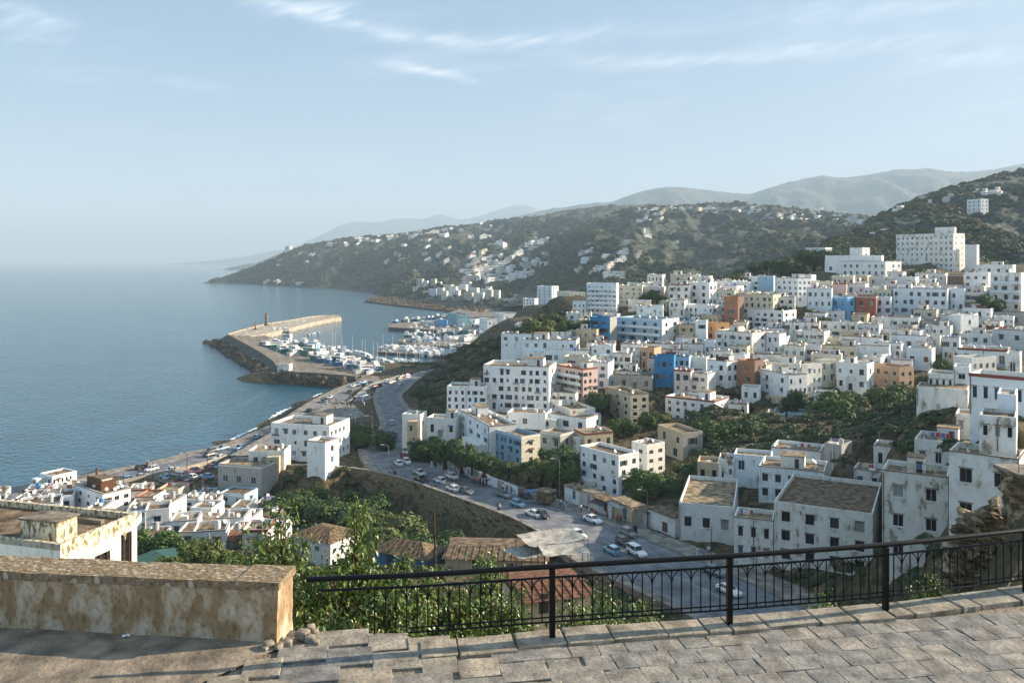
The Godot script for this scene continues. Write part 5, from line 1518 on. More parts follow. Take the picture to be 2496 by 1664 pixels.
# ---------------------------------------------------------------- far houses
func make_far_houses():
	var cl := [["headland", 870, 1080, 556, 586, 46, 1.0], ["headland", 1010, 1200, 546, 580, 34, 1.0], ["headland", 800, 900, 580, 600, 14, 0.9], ["headland", 1120, 1340, 578, 606, 20, 1.0], ["headland", 1140, 1330, 608, 645, 24, 1.05], ["headland", 1130, 1300, 648, 688, 46, 1.3], ["headland", 900, 1130, 590, 640, 16, 0.9], ["headland", 660, 800, 600, 660, 7, 0.8], ["headland", 640, 740, 686, 696, 4, 1.0], ["headland", 1230, 1420, 640, 690, 24, 1.1],
		["valley_hill", 1550, 1900, 500, 520, 44, 0.9], ["valley_hill", 1860, 2130, 512, 540, 40, 0.9], ["valley_hill", 1530, 1620, 520, 545, 8, 0.8], ["valley_hill", 1560, 1660, 560, 600, 8, 0.8], ["valley_hill", 1360, 1560, 600, 680, 22, 0.9],
		["ridge", 1900, 2200, 470, 520, 14, 1.4], ["town_hill", 2160, 2440, 470, 520, 9, 0.55], ["town_hill", 2400, 2496, 430, 480, 5, 0.5]]
	var mats := ["white", "white", "white_warm", "cream", "white", "palepink"]
	for c in cl:
		for k in c[5]:
			var hl: Dictionary = HL[c[0]]
			var u := rng.randf_range(c[1], c[2]); var v := rng.randf_range(c[3], c[4])
			var vc := interp(hl.crest, u, 1)
			if v < vc + 2: v = vc + rng.randf_range(2, 14)
			var p := hill_hit(hl, u, v)
			if p == Vector3.ZERO: continue
			var w: float = rng.randf_range(8, 17) * c[6]; var d: float = rng.randf_range(7, 10) * c[6]; var h: float = rng.randf_range(4.5, 7.5) * c[6]
			var b := MB.new(); var r := MB.new()
			b.box(Vector3(0, h / 2 - 3, 0), Vector3(w, h + 6, d))
			if rng.randf() < 0.5: b.box(Vector3(w * 0.2, h + 1.4, 0), Vector3(w * 0.45, 3.0, d * 0.8))
			b.box(Vector3(-w * 0.45, h * 0.3 - 3, d * 0.3), Vector3(w * 0.6, h * 0.55 + 6, d))
			var cm: String = mats[rng.randi() % 6]
			var t := thing("villa", "far %s villa among the trees of the %s" % [COLN[cm], {"headland": "green headland", "valley_hill": "terraced hill", "ridge": "hazy ridge", "town_hill": "dark hill behind the town"}[c[0]]], "house", p, 0.35 + rng.randf_range(-0.5, 0.5), "villas on the far hillsides")
			put("wall", b.mesh(null, M[cm]), t)
			r.box(Vector3(0, h + 0.25, 0), Vector3(w * 1.04, 0.5, d * 1.04))
			put("roof", r.mesh(null, M[["roof_tan", "tile_tan", "roof_white", "tile_red"][rng.randi() % 4]]), t)
			var gl := MB.new()
			for i in 4: gl.box(Vector3(-w / 2 + w * (i + 0.5) / 4, h * 0.55, d / 2 + 0.05), Vector3(w * 0.11, h * 0.25, 0.2))
			put("window", gl.mesh(null, M.glass), t)
	# coastal blocks
	for k in 26:
		var u := 1022.0 + (k % 15) * 17.5 + rng.randf_range(-7, 7)
		var vb := 716.0 + (k % 15) * 1.3 + rng.randf_range(-4, 9) - (0.0 if k < 15 else 16.0)
		var w := rng.randf_range(7, 16)
		var hp := hill_hit(HL.headland, u, vb)
		house([u - w, u + w * 0.3, u + w * 0.75, vb - rng.randf_range(9, 20), vb, rng.randi_range(3, 5), 3, 2, ["white", "white_cool", "white_warm", "cream"][rng.randi() % 4], -hp.z - 4.0, "xp" if k % 2 else "x"], "apartment blocks along the far coast road")
	# white block on the dark hill, round tower on the headland
	var big := hill_hit(HL.town_hill, 2385, 522)
	var bd := -big.z
	house([2358, 2392, 2412, 484, 524, 4, 3, 2, "white", bd, "x", "large white villa block high on the dark hill"], "villas on the far hillsides")
	var p := hill_hit(HL.headland, 703, 614)
	var t := thing("round_tower", "round pale tower on the headland skyline", "tower", p)
	var m := MB.new()
	m.tube(Vector3(0, -4, 0), Vector3(0, 17, 0), 11, 10.5, 18)
	put("wall", m.mesh(null, M.white_warm), t)
	m = MB.new(); m.tube(Vector3(0, 17, 0), Vector3(0, 18.5, 0), 11.4, 11.4, 18)
	put("parapet", m.mesh(null, M.white_grey), t)
	for k in 10:
		var a := TAU * k / 10
		put("window", box_mesh(Vector3(1.6, 2.2, 0.4), "glass"), t, Vector3(sin(a) * 10.75, 9, cos(a) * 10.75)).rotation.y = a
	# masts on the hill behind the town
	for q in [[2127, 625, 570], [2153, 612, 560]]:
		var mp := hill_hit(HL.town_hill, q[0], q[1])
		var hh: float = (q[1] - q[2]) / F * -mp.z
		var tt := thing("lattice_mast", "thin brown lattice mast on the slope behind the town" if q[0] < 2140 else "floodlight mast with pale head on the slope behind the town", "mast", mp)
		var mm := MB.new()
		for sx in [-1, 1]:
			for sz in [-1, 1]: mm.tube(Vector3(sx * 1.1, -1, sz * 1.1), Vector3(sx * 0.5, hh, sz * 0.5), 0.16, 0.12, 5)
		for k in 9:
			var y := hh * (k + 0.5) / 9; var e: float = lerp(1.1, 0.5, y / hh)
			mm.tube(Vector3(-e, y, e), Vector3(e, y + 1.2, e), 0.09, 0.09, 4); mm.tube(Vector3(e, y, -e), Vector3(e, y + 1.2, e), 0.09, 0.09, 4)
		put("frame", mm.mesh(null, M.roof_brown), tt)
		put("head", box_mesh(Vector3(3.0, 1.0, 1.6), "dish"), tt, Vector3(0, hh + 0.4, 0))
	print("far houses ", Time.get_ticks_msec())

# ---------------------------------------------------------------- plants
var trees := []
func leaf_quad(b: MB, p: Vector3, nrm: Vector3, s: float, c: Color, r: RandomNumberGenerator):
	var a := nrm.cross(Vector3(r.randf_range(-1, 1), r.randf_range(-1, 1), r.randf_range(-1, 1))).normalized() * s
	var d := nrm.cross(a).normalized() * s * 0.62
	b.col = c
	var mid := p + nrm * s * 0.18
	b.tri(p - a, mid - d, p + a); b.tri(p - a, p + a, mid + d)
func tree_proto(seed_: int, tall: float, wide: float, lobes: int, leaves: int, size: float, base: Color, vary: Color) -> Node3D:
	var r := RandomNumberGenerator.new(); r.seed = seed_
	var root := Node3D.new()
	root.name = "tree"
	root.set_meta("proto", "tree")
	var tk := MB.new()
	var th := tall * 0.45
	tk.tube(Vector3(0, -1.5, 0), Vector3(0.1, th, 0.05), wide * 0.07, wide * 0.04, 7, false)
	var cr := MB.new()
	var cents := []
	for i in lobes:
		var a := r.randf() * TAU; var e := sqrt(r.randf()) * wide * 0.36
		var c := Vector3(cos(a) * e, tall * r.randf_range(0.34, 0.80), sin(a) * e)
		var rad: float = wide * r.randf_range(0.16, 0.27)
		cents.append([c, rad])
		tk.tube(Vector3(0.05, th * r.randf_range(0.4, 0.95), 0), c, wide * 0.022, wide * 0.008, 5, false)
	for i in leaves:
		var q = cents[i % lobes]
		var dv := Vector3(r.randfn(), r.randfn(), r.randfn()).normalized()
		var rr: float = q[1] * (0.55 + 0.5 * sqrt(r.randf())) * (1.0 + 0.22 * sin(dv.x * 7 + i % lobes) * sin(dv.y * 6 + 1.0))
		var p: Vector3 = q[0] + dv * Vector3(1, 0.82, 1) * rr
		var k := r.randf()
		var c := base.lerp(vary, k * k if (i % lobes) % 3 else sqrt(k))
		leaf_quad(cr, p, (dv + Vector3(r.randf_range(-0.7, 0.7), r.randf_range(-0.3, 0.9), r.randf_range(-0.7, 0.7))).normalized(), size * r.randf_range(0.7, 1.3), c, r)
	put("trunk", tk.mesh(null, M.bark), root)
	var o := put("crown", cr.mesh(null, M.leaf, true), root)
	tag(root, "tree", "tree")
	return root
func make_trees():
	trees.append(tree_proto(1, 7.5, 7.5, 13, 3400, 0.30, Color(0.065, 0.115, 0.028), Color(0.105, 0.160, 0.042)))
	trees.append(tree_proto(2, 6.0, 8.5, 14, 3600, 0.30, Color(0.048, 0.085, 0.028), Color(0.070, 0.110, 0.036)))
	trees.append(tree_proto(3, 8.5, 6.0, 11, 3000, 0.28, Color(0.042, 0.075, 0.028), Color(0.062, 0.098, 0.034)))
	trees.append(tree_proto(4, 5.0, 6.5, 10, 2600, 0.27, Color(0.105, 0.125, 0.040), Color(0.155, 0.170, 0.060)))
	trees.append(tree_proto(5, 9.0, 3.0, 9, 1800, 0.24, Color(0.040, 0.068, 0.028), Color(0.056, 0.085, 0.032)))
	trees.append(tree_proto(6, 4.0, 6.0, 12, 2800, 0.22, Color(0.080, 0.115, 0.030), Color(0.120, 0.150, 0.045)))
	var tl := ["round bright green tree with broad crown", "spreading dark green tree", "tall dark green tree with narrow crown", "yellowish olive bush with loose crown", "slim upright dark cypress-like tree", "low wide green shrub"]
	# [u, v of the foot, distance, kind, height in photo pixels]
	var spots := []
	var add := func(place: String, list: Array):
		for q in list: spots.append(q + [place])
	add.call("beside the street below the blue house", [[1085, 1128, 0, 1, 60], [1060, 1122, 0, 2, 62], [1125, 1140, 0, 1, 55], [1150, 1148, 0, 0, 52], [1180, 1152, 0, 1, 46], [1040, 1112, 0, 5, 30], [1290, 1165, 0, 0, 46], [1320, 1172, 0, 3, 52], [1350, 1178, 0, 0, 60], [1385, 1185, 0, 0, 66], [1405, 1160, 0, 1, 60], [1260, 1160, 0, 3, 32], [1370, 1130, 0, 0, 48], [1338, 1140, 0, 1, 44], [1215, 1158, 0, 5, 26], [1240, 1160, 0, 1, 34]])
	add.call("between the white corner house and the hall", [[1570, 1215, 0, 0, 74], [1605, 1218, 0, 0, 66], [1640, 1222, 0, 1, 56], [1555, 1218, 0, 5, 40], [1690, 1175, 0, 1, 48], [1660, 1165, 0, 3, 42], [1722, 1160, 0, 0, 44], [1620, 1200, 0, 3, 50]])
	add.call("in the grove below the upper town", [[1740, 1105, 0, 0, 82], [1770, 1100, 0, 0, 78], [1725, 1085, 0, 1, 60], [1800, 1095, 0, 1, 70], [1835, 1085, 0, 3, 62], [1865, 1080, 0, 3, 58], [1700, 1060, 0, 2, 60], [1940, 1035, 0, 2, 90], [2010, 1060, 0, 0, 96], [2050, 1075, 0, 0, 100], [2040, 1040, 0, 0, 90], [2140, 1080, 0, 1, 80], [2165, 1060, 0, 2, 74], [2190, 1040, 0, 0, 78], [2170, 1010, 0, 3, 66], [2210, 1000, 0, 1, 60], [2100, 1120, 0, 1, 60], [2015, 1110, 0, 3, 52], [1960, 1100, 0, 1, 52], [2150, 1120, 0, 1, 60], [2200, 1120, 0, 2, 56], [2290, 1050, 0, 3, 60], [2085, 1010, 0, 3, 52], [2130, 1000, 0, 0, 50], [1880, 1050, 0, 0, 46], [1850, 1040, 0, 5, 34], [1920, 1085, 0, 0, 60], [2320, 1060, 0, 1, 52], [1790, 1060, 0, 1, 52], [1690, 1100, 0, 1, 60]])
	add.call("beside the beige house", [[1505, 1062, 0, 0, 46], [1540, 1066, 0, 1, 42], [1575, 1055, 0, 0, 52], [1595, 1048, 0, 2, 46], [1470, 1010, 0, 0, 48], [1455, 1000, 0, 1, 42], [1612, 1040, 0, 3, 36]])
	add.call("in the gully under the stone retaining wall", [[690, 1215, 190, 2, 52], [720, 1230, 187, 0, 56], [745, 1238, 184, 0, 58], [680, 1240, 183, 1, 50], [785, 1250, 180, 1, 62], [820, 1255, 178, 1, 66], [855, 1260, 176, 2, 72], [890, 1265, 172, 1, 70], [930, 1290, 165, 3, 84], [960, 1300, 162, 3, 80], [860, 1200, 194, 2, 52], [900, 1210, 190, 1, 54], [1000, 1310, 155, 1, 66], [1040, 1320, 150, 1, 62], [1080, 1330, 145, 2, 60], [1120, 1330, 143, 3, 66], [1150, 1335, 140, 1, 50], [985, 1270, 166, 1, 56], [1060, 1290, 156, 1, 56], [790, 1290, 165, 1, 52], [840, 1300, 160, 5, 44], [880, 1310, 157, 1, 52], [760, 1180, 200, 5, 30], [665, 1290, 164, 4, 60], [1015, 1240, 172, 2, 44]])
	add.call("beside the village below the terrace wall", [[360, 1372, 120, 0, 90], [410, 1372, 118, 0, 84], [345, 1340, 128, 2, 66], [610, 1330, 150, 5, 30], [545, 1360, 128, 0, 38], [470, 1345, 140, 5, 30]])
	add.call("on the skyline of the town", [[1985, 655, 470, 1, 46], [1960, 650, 480, 2, 44], [2010, 658, 465, 1, 48], [1935, 660, 480, 0, 40], [1905, 672, 460, 1, 40], [1870, 668, 480, 2, 36], [1840, 672, 500, 1, 34], [2035, 655, 470, 2, 36], [1800, 680, 500, 1, 24], [2240, 690, 0, 1, 36], [2215, 700, 0, 0, 30], [1585, 745, 0, 1, 36], [1570, 752, 0, 2, 34], [1610, 748, 0, 1, 30], [1802, 700, 0, 3, 34], [2415, 770, 0, 1, 50], [2440, 775, 0, 2, 46], [2010, 800, 0, 5, 28], [2290, 918, 0, 0, 46], [2310, 925, 0, 1, 34], [1900, 775, 0, 1, 30], [1980, 780, 0, 1, 26], [1470, 820, 0, 5, 20]])
	add.call("on the slope above the marina", [[1290, 835, 0, 3, 46], [1315, 832, 0, 3, 56], [1345, 828, 0, 0, 44], [1375, 826, 0, 0, 46], [1400, 822, 0, 1, 40], [1300, 815, 0, 5, 30], [1330, 808, 0, 3, 44], [1360, 806, 0, 1, 36], [1420, 815, 0, 1, 34], [1270, 830, 0, 3, 36]])
	add.call("by the boulevard junction", [[868, 1040, 245, 1, 34], [885, 1045, 242, 0, 30], [930, 1040, 240, 1, 26], [1040, 1075, 225, 1, 36], [1060, 1088, 222, 2, 40]])
	for q in spots:
		var D: float = q[2]
		if D == 0.0: D = (EYE - y_model(q[1])) * F / (q[1] - VH)
		var p := W(q[0], q[1], D)
		if q[2] > 0.0 and D < 300.0:
			var gy := ground_y(p.x, p.z)
			q[4] += (p.y - gy) / D * F * 0.4
			p.y = gy - 0.1
		var k: int = q[3]
		var hgt: float = q[4] / F * D
		var nat: float = [7.2, 5.8, 8.2, 4.8, 8.8, 3.9][k]
		var o := copy(trees[k], p, rng.randf() * 6.28, tl[k] + " " + q[5], "trees " + q[5])
		o.scale = Vector3.ONE * hgt / nat * Vector3(rng.randf_range(0.9, 1.15), 1.0, rng.randf_range(0.9, 1.15))
	print("trees ", Time.get_ticks_msec())

var bush_meshes := []
func bush_mesh(k: int) -> ArrayMesh:
	while bush_meshes.size() < 4:
		var r := RandomNumberGenerator.new(); r.seed = 900 + bush_meshes.size()
		var b := MB.new()
		var n := bush_meshes.size()
		for i in 150:
			var dv := Vector3(r.randfn(), abs(r.randfn()) * 0.9, r.randfn()).normalized()
			var p := dv * Vector3(1, 0.9, 1) * (0.6 + 0.4 * r.randf())
			var c := Color(0.055, 0.078, 0.03).lerp(Color(0.09, 0.11, 0.045), r.randf())
			if n == 3: c = Color(0.13, 0.105, 0.06).lerp(Color(0.18, 0.15, 0.09), r.randf())
			leaf_quad(b, p, (dv + Vector3(r.randf_range(-0.6, 0.6), r.randf_range(-0.2, 0.9), r.randf_range(-0.6, 0.6))).normalized(), 0.30, c, r)
		bush_meshes.append(b.mesh(null, M.leaf, true))
	return bush_meshes[k % 4]
func scatter(called: String, label: String, xf: Array, k: int):
	var mm := MultiMesh.new()
	mm.transform_format = MultiMesh.TRANSFORM_3D
	mm.mesh = bush_mesh(k)
	mm.instance_count = xf.size()
	for i in xf.size(): mm.set_instance_transform(i, xf[i])
	var o := MultiMeshInstance3D.new()
	o.name = numbered(called)
	o.multimesh = mm
	add_child(o)
	stuff(o, label, "scrub")
func make_scrub():
	var lists := [[], [], [], []]
	var push := func(p: Vector3, s: float):
		lists[rng.randi() % 4 if rng.randf() < 0.75 else rng.randi() % 3].append(Transform3D(Basis.from_euler(Vector3(0, rng.randf() * 6.28, 0)).scaled(Vector3(s, s * rng.randf_range(0.6, 1.1), s)), p))
	# near slopes, scrub hill, gully
	for z in [[980, 1290, 830, 1060, 3200, 1.1], [640, 1260, 1190, 1420, 700, 1.0], [300, 700, 1330, 1420, 200, 0.9], [1680, 2340, 985, 1130, 800, 1.2], [2150, 2496, 940, 1090, 160, 1.0], [1300, 1500, 770, 840, 200, 1.2], [1880, 2340, 1390, 1500, 260, 0.8], [1380, 1640, 1420, 1520, 120, 0.7]]:
		for k in z[4]:
			var u := rng.randf_range(z[0], z[1]); var v := rng.randf_range(z[2], z[3])
			# walk the sight line down to the land
			var d := 60.0
			var hit := Vector3.ZERO
			while d < 480.0:
				var p := W(u, v, d)
				if p.y < land_at(p.x, p.z):
					hit = p
					break
				d *= 1.03
			if hit == Vector3.ZERO or hit.y < 1.2: continue
			if blocked(hit): continue
			push.call(Vector3(hit.x, land_at(hit.x, hit.z) - 0.1, hit.z), rng.randf_range(0.5, 1.7) * z[5])
	for i in 4: scatter("scrub", ["dark green scrub on the slopes below the town", "green scrub on the slopes below the town", "mixed scrub on the slopes below the town", "dry brown scrub on the slopes below the town"][i], lists[i], i)
	for q in lists: q.clear()
	for c in [["headland", 500, 1500, 15000, 2.6, 6.0], ["valley_hill", 1300, 2200, 12000, 2.0, 5.0], ["town_hill", 1910, 2700, 9000, 1.3, 3.6], ["point", 545, 840, 300, 4.0, 8.0]]:
		var hl: Dictionary = HL[c[0]]
		for k in c[3]:
			var u := rng.randf_range(c[1], c[2]); var t := rng.randf_range(0.02, 1.02)
			var p := hill_point(hl, u, t)
			var den := nz.get_noise_2d(p.x * 0.35, p.z * 0.35) + 0.5 * nz.get_noise_2d(p.x * 1.4, p.z * 1.4)
			if den < rng.randf_range(-0.30, 0.30) or p.y < 5: continue
			push.call(p, rng.randf_range(c[4], c[5]) * (1.0 if t < 0.97 else 1.3))
	for i in 4: scatter("hill_scrub", ["dark green trees and scrub covering the far hills", "green trees and scrub covering the far hills", "mixed trees and scrub covering the far hills", "dry brown scrub on the far hills"][i], lists[i], i)
	print("scrub ", Time.get_ticks_msec())
var land_cache := {}
func land_at(x: float, z: float) -> float:
	var key := Vector2i(int(round(x / 4.0)), int(round(z / 4.0)))
	if not land_cache.has(key): land_cache[key] = ground_y(key.x * 4.0, key.y * 4.0)
	return land_cache[key]
func blocked(p: Vector3) -> bool:
	for f in feet:
		var q: Vector3 = f[0]
		var ex := p.x - q.x; var ez := p.z - q.z
		if ex * ex + ez * ez < f[1] * f[1]: return true
	for r in roads:
		var a: Vector3 = r[0]
		if Vector2(p.x - a.x, p.z - a.z).length() < r[2] + 2.0: return true
	return false

# ---------------------------------------------------------------- cars
var cars := {}
func car_proto(kind: String, paint: String) -> Node3D:
	var key := kind + paint
	if cars.has(key): return cars[key]
	var root := Node3D.new()
	root.name = "car"
	root.set_meta("proto", {"sedan": "car", "hatch": "car", "jeep": "off_road_car", "van": "van"}[kind])
	var L: float = {"sedan": 4.5, "hatch": 3.9, "jeep": 4.4, "van": 4.5}[kind]
	var wd: float = {"sedan": 0.88, "hatch": 0.84, "jeep": 0.92, "van": 0.98}[kind]
	var belt: float = {"sedan": 0.92, "hatch": 0.95, "jeep": 1.12, "van": 1.15}[kind]
	var top: float = {"sedan": 1.42, "hatch": 1.48, "jeep": 1.80, "van": 1.85}[kind]
	var gl := 0.28 if kind != "jeep" else 0.42
	# lower body: stations front (+z) to back with [z, half width, top height]
	var st := [[L * 0.5, wd * 0.72, gl + 0.35], [L * 0.47, wd * 0.93, belt * 0.80], [L * 0.20, wd, belt * 0.97], [0.0, wd, belt], [-L * 0.30, wd, belt], [-L * 0.47, wd * 0.95, belt * (0.98 if kind == "sedan" else 1.0)], [-L * 0.5, wd * 0.80, belt * 0.72]]
	var b := MB.new()
	for i in st.size() - 1:
		var p = st[i]; var q = st[i + 1]
		for s in [-1.0, 1.0]:
			var lo0 := Vector3(s * p[1] * 0.94, gl, p[0]); var lo1 := Vector3(s * q[1] * 0.94, gl, q[0])
			var m0 := Vector3(s * p[1], p[2] * 0.72, p[0]); var m1 := Vector3(s * q[1], q[2] * 0.72, q[0])
			var t0 := Vector3(s * p[1] * 0.90, p[2], p[0]); var t1 := Vector3(s * q[1] * 0.90, q[2], q[0])
			if s > 0:
				b.quad(lo0, lo1, m1, m0); b.quad(m0, m1, t1, t0)
			else:
				b.quad(lo1, lo0, m0, m1); b.quad(m1, m0, t0, t1)
		b.quad(Vector3(-p[1] * 0.9, p[2], p[0]), Vector3(p[1] * 0.9, p[2], p[0]), Vector3(q[1] * 0.9, q[2], q[0]), Vector3(-q[1] * 0.9, q[2], q[0]))
	for e in [[0, 1.0], [6, -1.0]]:
		var p = st[e[0]]
		var c := [Vector3(-p[1] * 0.94, gl, p[0]), Vector3(p[1] * 0.94, gl, p[0]), Vector3(p[1] * 0.9, p[2], p[0]), Vector3(-p[1] * 0.9, p[2], p[0])]
		if e[1] > 0: b.quad(c[0], c[1], c[2], c[3])
		else: b.quad(c[3], c[2], c[1], c[0])
	# cabin: foot and roof outlines
	var zf: float = L * {"sedan": 0.20, "hatch": 0.22, "jeep": 0.16, "van": 0.34}[kind]; var zb: float = -L * {"sedan": 0.36, "hatch": 0.46, "jeep": 0.47, "van": 0.485}[kind]
	var rf: float = L * {"sedan": 0.04, "hatch": 0.06, "jeep": 0.08, "van": 0.22}[kind]; var rb: float = -L * {"sedan": 0.22, "hatch": 0.36, "jeep": 0.45, "van": 0.47}[kind]
	var cw := wd * 0.86; var rw := wd * 0.70
	if kind in ["jeep", "van"]: rw = wd * 0.78
	b.cbox(Vector3(0, top - 0.04, (rf + rb) / 2), Vector3(rw * 2, 0.08, rf - rb), 0.04)
	for s in [-1.0, 1.0]:
		for e in [[zf, rf], [zb, rb], [(zf + zb) / 2 - 0.1, (rf + rb) / 2 - 0.1]]:
			b.tube(Vector3(s * cw, belt, e[0]), Vector3(s * rw, top - 0.05, e[1]), 0.05, 0.045, 5, false)
	put("body", b.mesh(null, M[paint]), root)
	var y1 := top - 0.06
	var g := MB.new(); g.quad(Vector3(-cw, belt, zf), Vector3(cw, belt, zf), Vector3(rw, y1, rf), Vector3(-rw, y1, rf)); put("windscreen", g.mesh(null, M.glass), root)
	g = MB.new(); g.quad(Vector3(cw, belt, zb), Vector3(-cw, belt, zb), Vector3(-rw, y1, rb), Vector3(rw, y1, rb)); put("rear_window", g.mesh(null, M.glass), root)
	for s in [-1.0, 1.0]:
		g = MB.new()
		if s > 0: g.quad(Vector3(cw, belt, zf), Vector3(cw, belt, zb), Vector3(rw, y1, rb), Vector3(rw, y1, rf))
		else: g.quad(Vector3(-cw, belt, zb), Vector3(-cw, belt, zf), Vector3(-rw, y1, rf), Vector3(-rw, y1, rb))
		put("side_window", g.mesh(null, M.glass), root)
		for z in [L * 0.31, -L * 0.31]:
			var wr := 0.33 if kind != "jeep" else 0.42
			var wm := MB.new(); wm.tube(Vector3(-0.11, 0, 0), Vector3(0.11, 0, 0), wr, wr, 12)
			var wn := put("wheel", wm.mesh(null, M.tyre), root, Vector3(s * (wd - 0.08), wr, z))
			var rm := MB.new(); rm.tube(Vector3(-0.125, 0, 0), Vector3(0.125, 0, 0), wr * 0.6, wr * 0.6, 8)
			put("rim", rm.mesh(null, M.metal), wn)
		put("headlight", box_mesh(Vector3(0.30, 0.15, 0.08), "lamp"), root, Vector3(s * wd * 0.66, gl + 0.36, L * 0.478))
		put("taillight", box_mesh(Vector3(0.20, 0.20, 0.06), "lamp_red"), root, Vector3(s * wd * 0.72, gl + 0.42, -L * 0.495))
	put("number_plate", box_mesh(Vector3(0.46, 0.11, 0.03), "lamp"), root, Vector3(0, gl + 0.1, L * 0.5 + 0.02))
	if kind == "jeep": put("spare_wheel", box_mesh(Vector3(0.6, 0.6, 0.2), "tyre"), root, Vector3(0, 0.95, -L * 0.5 - 0.12))
	tag(root, "car", "car" if kind != "van" else "van")
	cars[key] = root
	return root
func car(kind: String, paint: String, at: Vector3, turn: float, label: String, group := "cars on the road"):
	copy(car_proto(kind, paint), at, turn, label, group)
func road_spot(i: float, f: float) -> Array:
	var a := int(i); var t := i - a
	var l: Vector3 = road_l[a].lerp(road_l[a + 1], t); var r: Vector3 = road_r[a].lerp(road_r[a + 1], t)
	var l2: Vector3 = road_l[a + 1]; var r2: Vector3 = road_r[a + 1]
	var p := l.lerp(r, f)
	var fw: Vector3 = (road_l[a + 1] + road_r[a + 1] - road_l[a] - road_r[a])
	return [p, atan2(fw.x, fw.z)]
func on_road(u: float, v: float) -> Array:
	# nearest place on the carriageway to that photo point
	var best := []; var err := 1.0e9
	for i in (road_l.size() - 1) * 4:
		for k in 21:
			var s := road_spot(i / 4.0, k / 20.0)
			var p: Vector3 = s[0]
			var e := pow(CX + p.x / -p.z * F - u, 2) + pow(VH + (EYE - p.y) / -p.z * F - v, 2)
			if e < err:
				err = e; best = s
	return best
func make_cars():
	for q in [["hatch", "car_blue", 1263, 1234, 1, "pale blue hatchback driving along the road beside the retaining wall"], ["hatch", "car_black", 1320, 1262, 1, "black car following the pale blue hatchback"], ["sedan", "car_white", 1410, 1310, 1, "white coupe on the open road"], ["jeep", "car_white", 1552, 1356, 1, "white off-road car in front of the pavement by the white houses"],
		["hatch", "car_white", 1104, 1194, 0, "white hatchback passing a dark car above the retaining wall"], ["sedan", "car_grey", 1136, 1200, 1, "dark grey saloon beside the white hatchback"], ["sedan", "car_black", 1024, 1172, 1, "black saloon near the start of the retaining wall"], ["sedan", "car_silver", 1022, 1156, 1, "silver saloon ahead of the black saloon"], ["hatch", "car_white", 992, 1128, 1, "white car in the queue at the junction"], ["hatch", "car_red", 984, 1118, 1, "dark red car in the queue at the junction"], ["sedan", "car_silver", 986, 1103, 1, "silver car in the queue at the junction"], ["sedan", "car_blue", 968, 1075, 0, "blue saloon crossing the junction"], ["hatch", "car_silver", 955, 1033, 0, "silver car on the bend past the junction"], ["sedan", "car_grey", 984, 1030, 1, "dark car on the bend past the junction"], ["hatch", "car_white", 975, 938, 1, "white car on the boulevard under the scrub hill"], ["sedan", "car_silver", 966, 950, 0, "silver car on the boulevard under the scrub hill"]]:
		var s := on_road(q[2], q[3])
		car(q[0], q[1], s[0], s[1] + (PI if q[4] else 0.0), q[5])
	# slower traffic and cars standing along the kerbs
	for k in 15:
		var side := k % 3
		var sp := road_spot([13.0, 17.0, 10.0, 21.5, 27.0, 19.5, 26.0, 35.0, 31.5, 31.0, 42.0, 37.5, 38.0, 49.0, 46.0][k] + rng.randf_range(-0.6, 0.6), [0.90, 0.34, 0.64][side] + rng.randf_range(-0.03, 0.03))
		var pt: String = ["car_white", "car_silver", "car_black", "car_grey", "car_white", "car_blue"][rng.randi() % 6]
		car(["sedan", "hatch"][k % 2], pt, sp[0], sp[1] + (PI if side != 1 else 0.0), "%s car %s" % [{"car_white": "white", "car_silver": "silver", "car_black": "black", "car_grey": "dark grey", "car_blue": "pale blue"}[pt], ["standing at the kerb on the house side of the road", "driving away down the curving road", "driving up the middle of the curving road"][side]])
	# more traffic on the boulevard and parked cars by the shore
	var kinds := ["sedan", "hatch", "hatch", "sedan"]; var paints := ["car_white", "car_silver", "car_black", "car_grey", "car_white", "car_red", "car_blue"]
	var pn := {"car_white": "white", "car_silver": "silver", "car_black": "black", "car_grey": "dark grey", "car_red": "dark red", "car_blue": "pale blue"}
	var kn := {"sedan": "saloon", "hatch": "hatchback", "van": "van"}
	for k in 14:
		var t := rng.randf()
		var p := G(lerp(872.0, 1000.0, t), lerp(972.0, 915.0, t) + rng.randf_range(-4, 6) - 8.0 * sin(PI * t), 5.22)
		var kd: String = kinds[rng.randi() % 4]; var pt: String = paints[rng.randi() % 7]
		car(kd, pt, p, 2.6 + rng.randf_range(-0.2, 0.2) + (PI if k % 2 else 0.0), "%s %s on the wide boulevard by the quay" % [pn[pt], kn[kd]], "cars on the boulevard")
	var sh := []
	for s in SHORE: sh.append(G(s[0], s[1], 0.0))
	sh = dense(sh, 5)
	for k in 34:
		var i := rng.randi_range(16, sh.size() - 3)
		var tt: Vector3 = (sh[i + 1] - sh[i - 1]).normalized(); var nn := Vector3(-tt.z, 0, tt.x)
		if nn.x < 0: nn = -nn
		var lane: float = [15.8, 25.8, 20.0][rng.randi() % 3]
		var kd: String = kinds[rng.randi() % 4]; var pt: String = paints[rng.randi() % 7]
		car(kd, pt, sh[i] + nn * lane + tt * rng.randf_range(-3, 3) + Vector3(0, 3.9, 0), atan2(tt.x, tt.z) + (PI if rng.randf() < 0.5 else 0.0), "%s %s on the shore road" % [pn[pt], kn[kd]], "cars along the shore road")
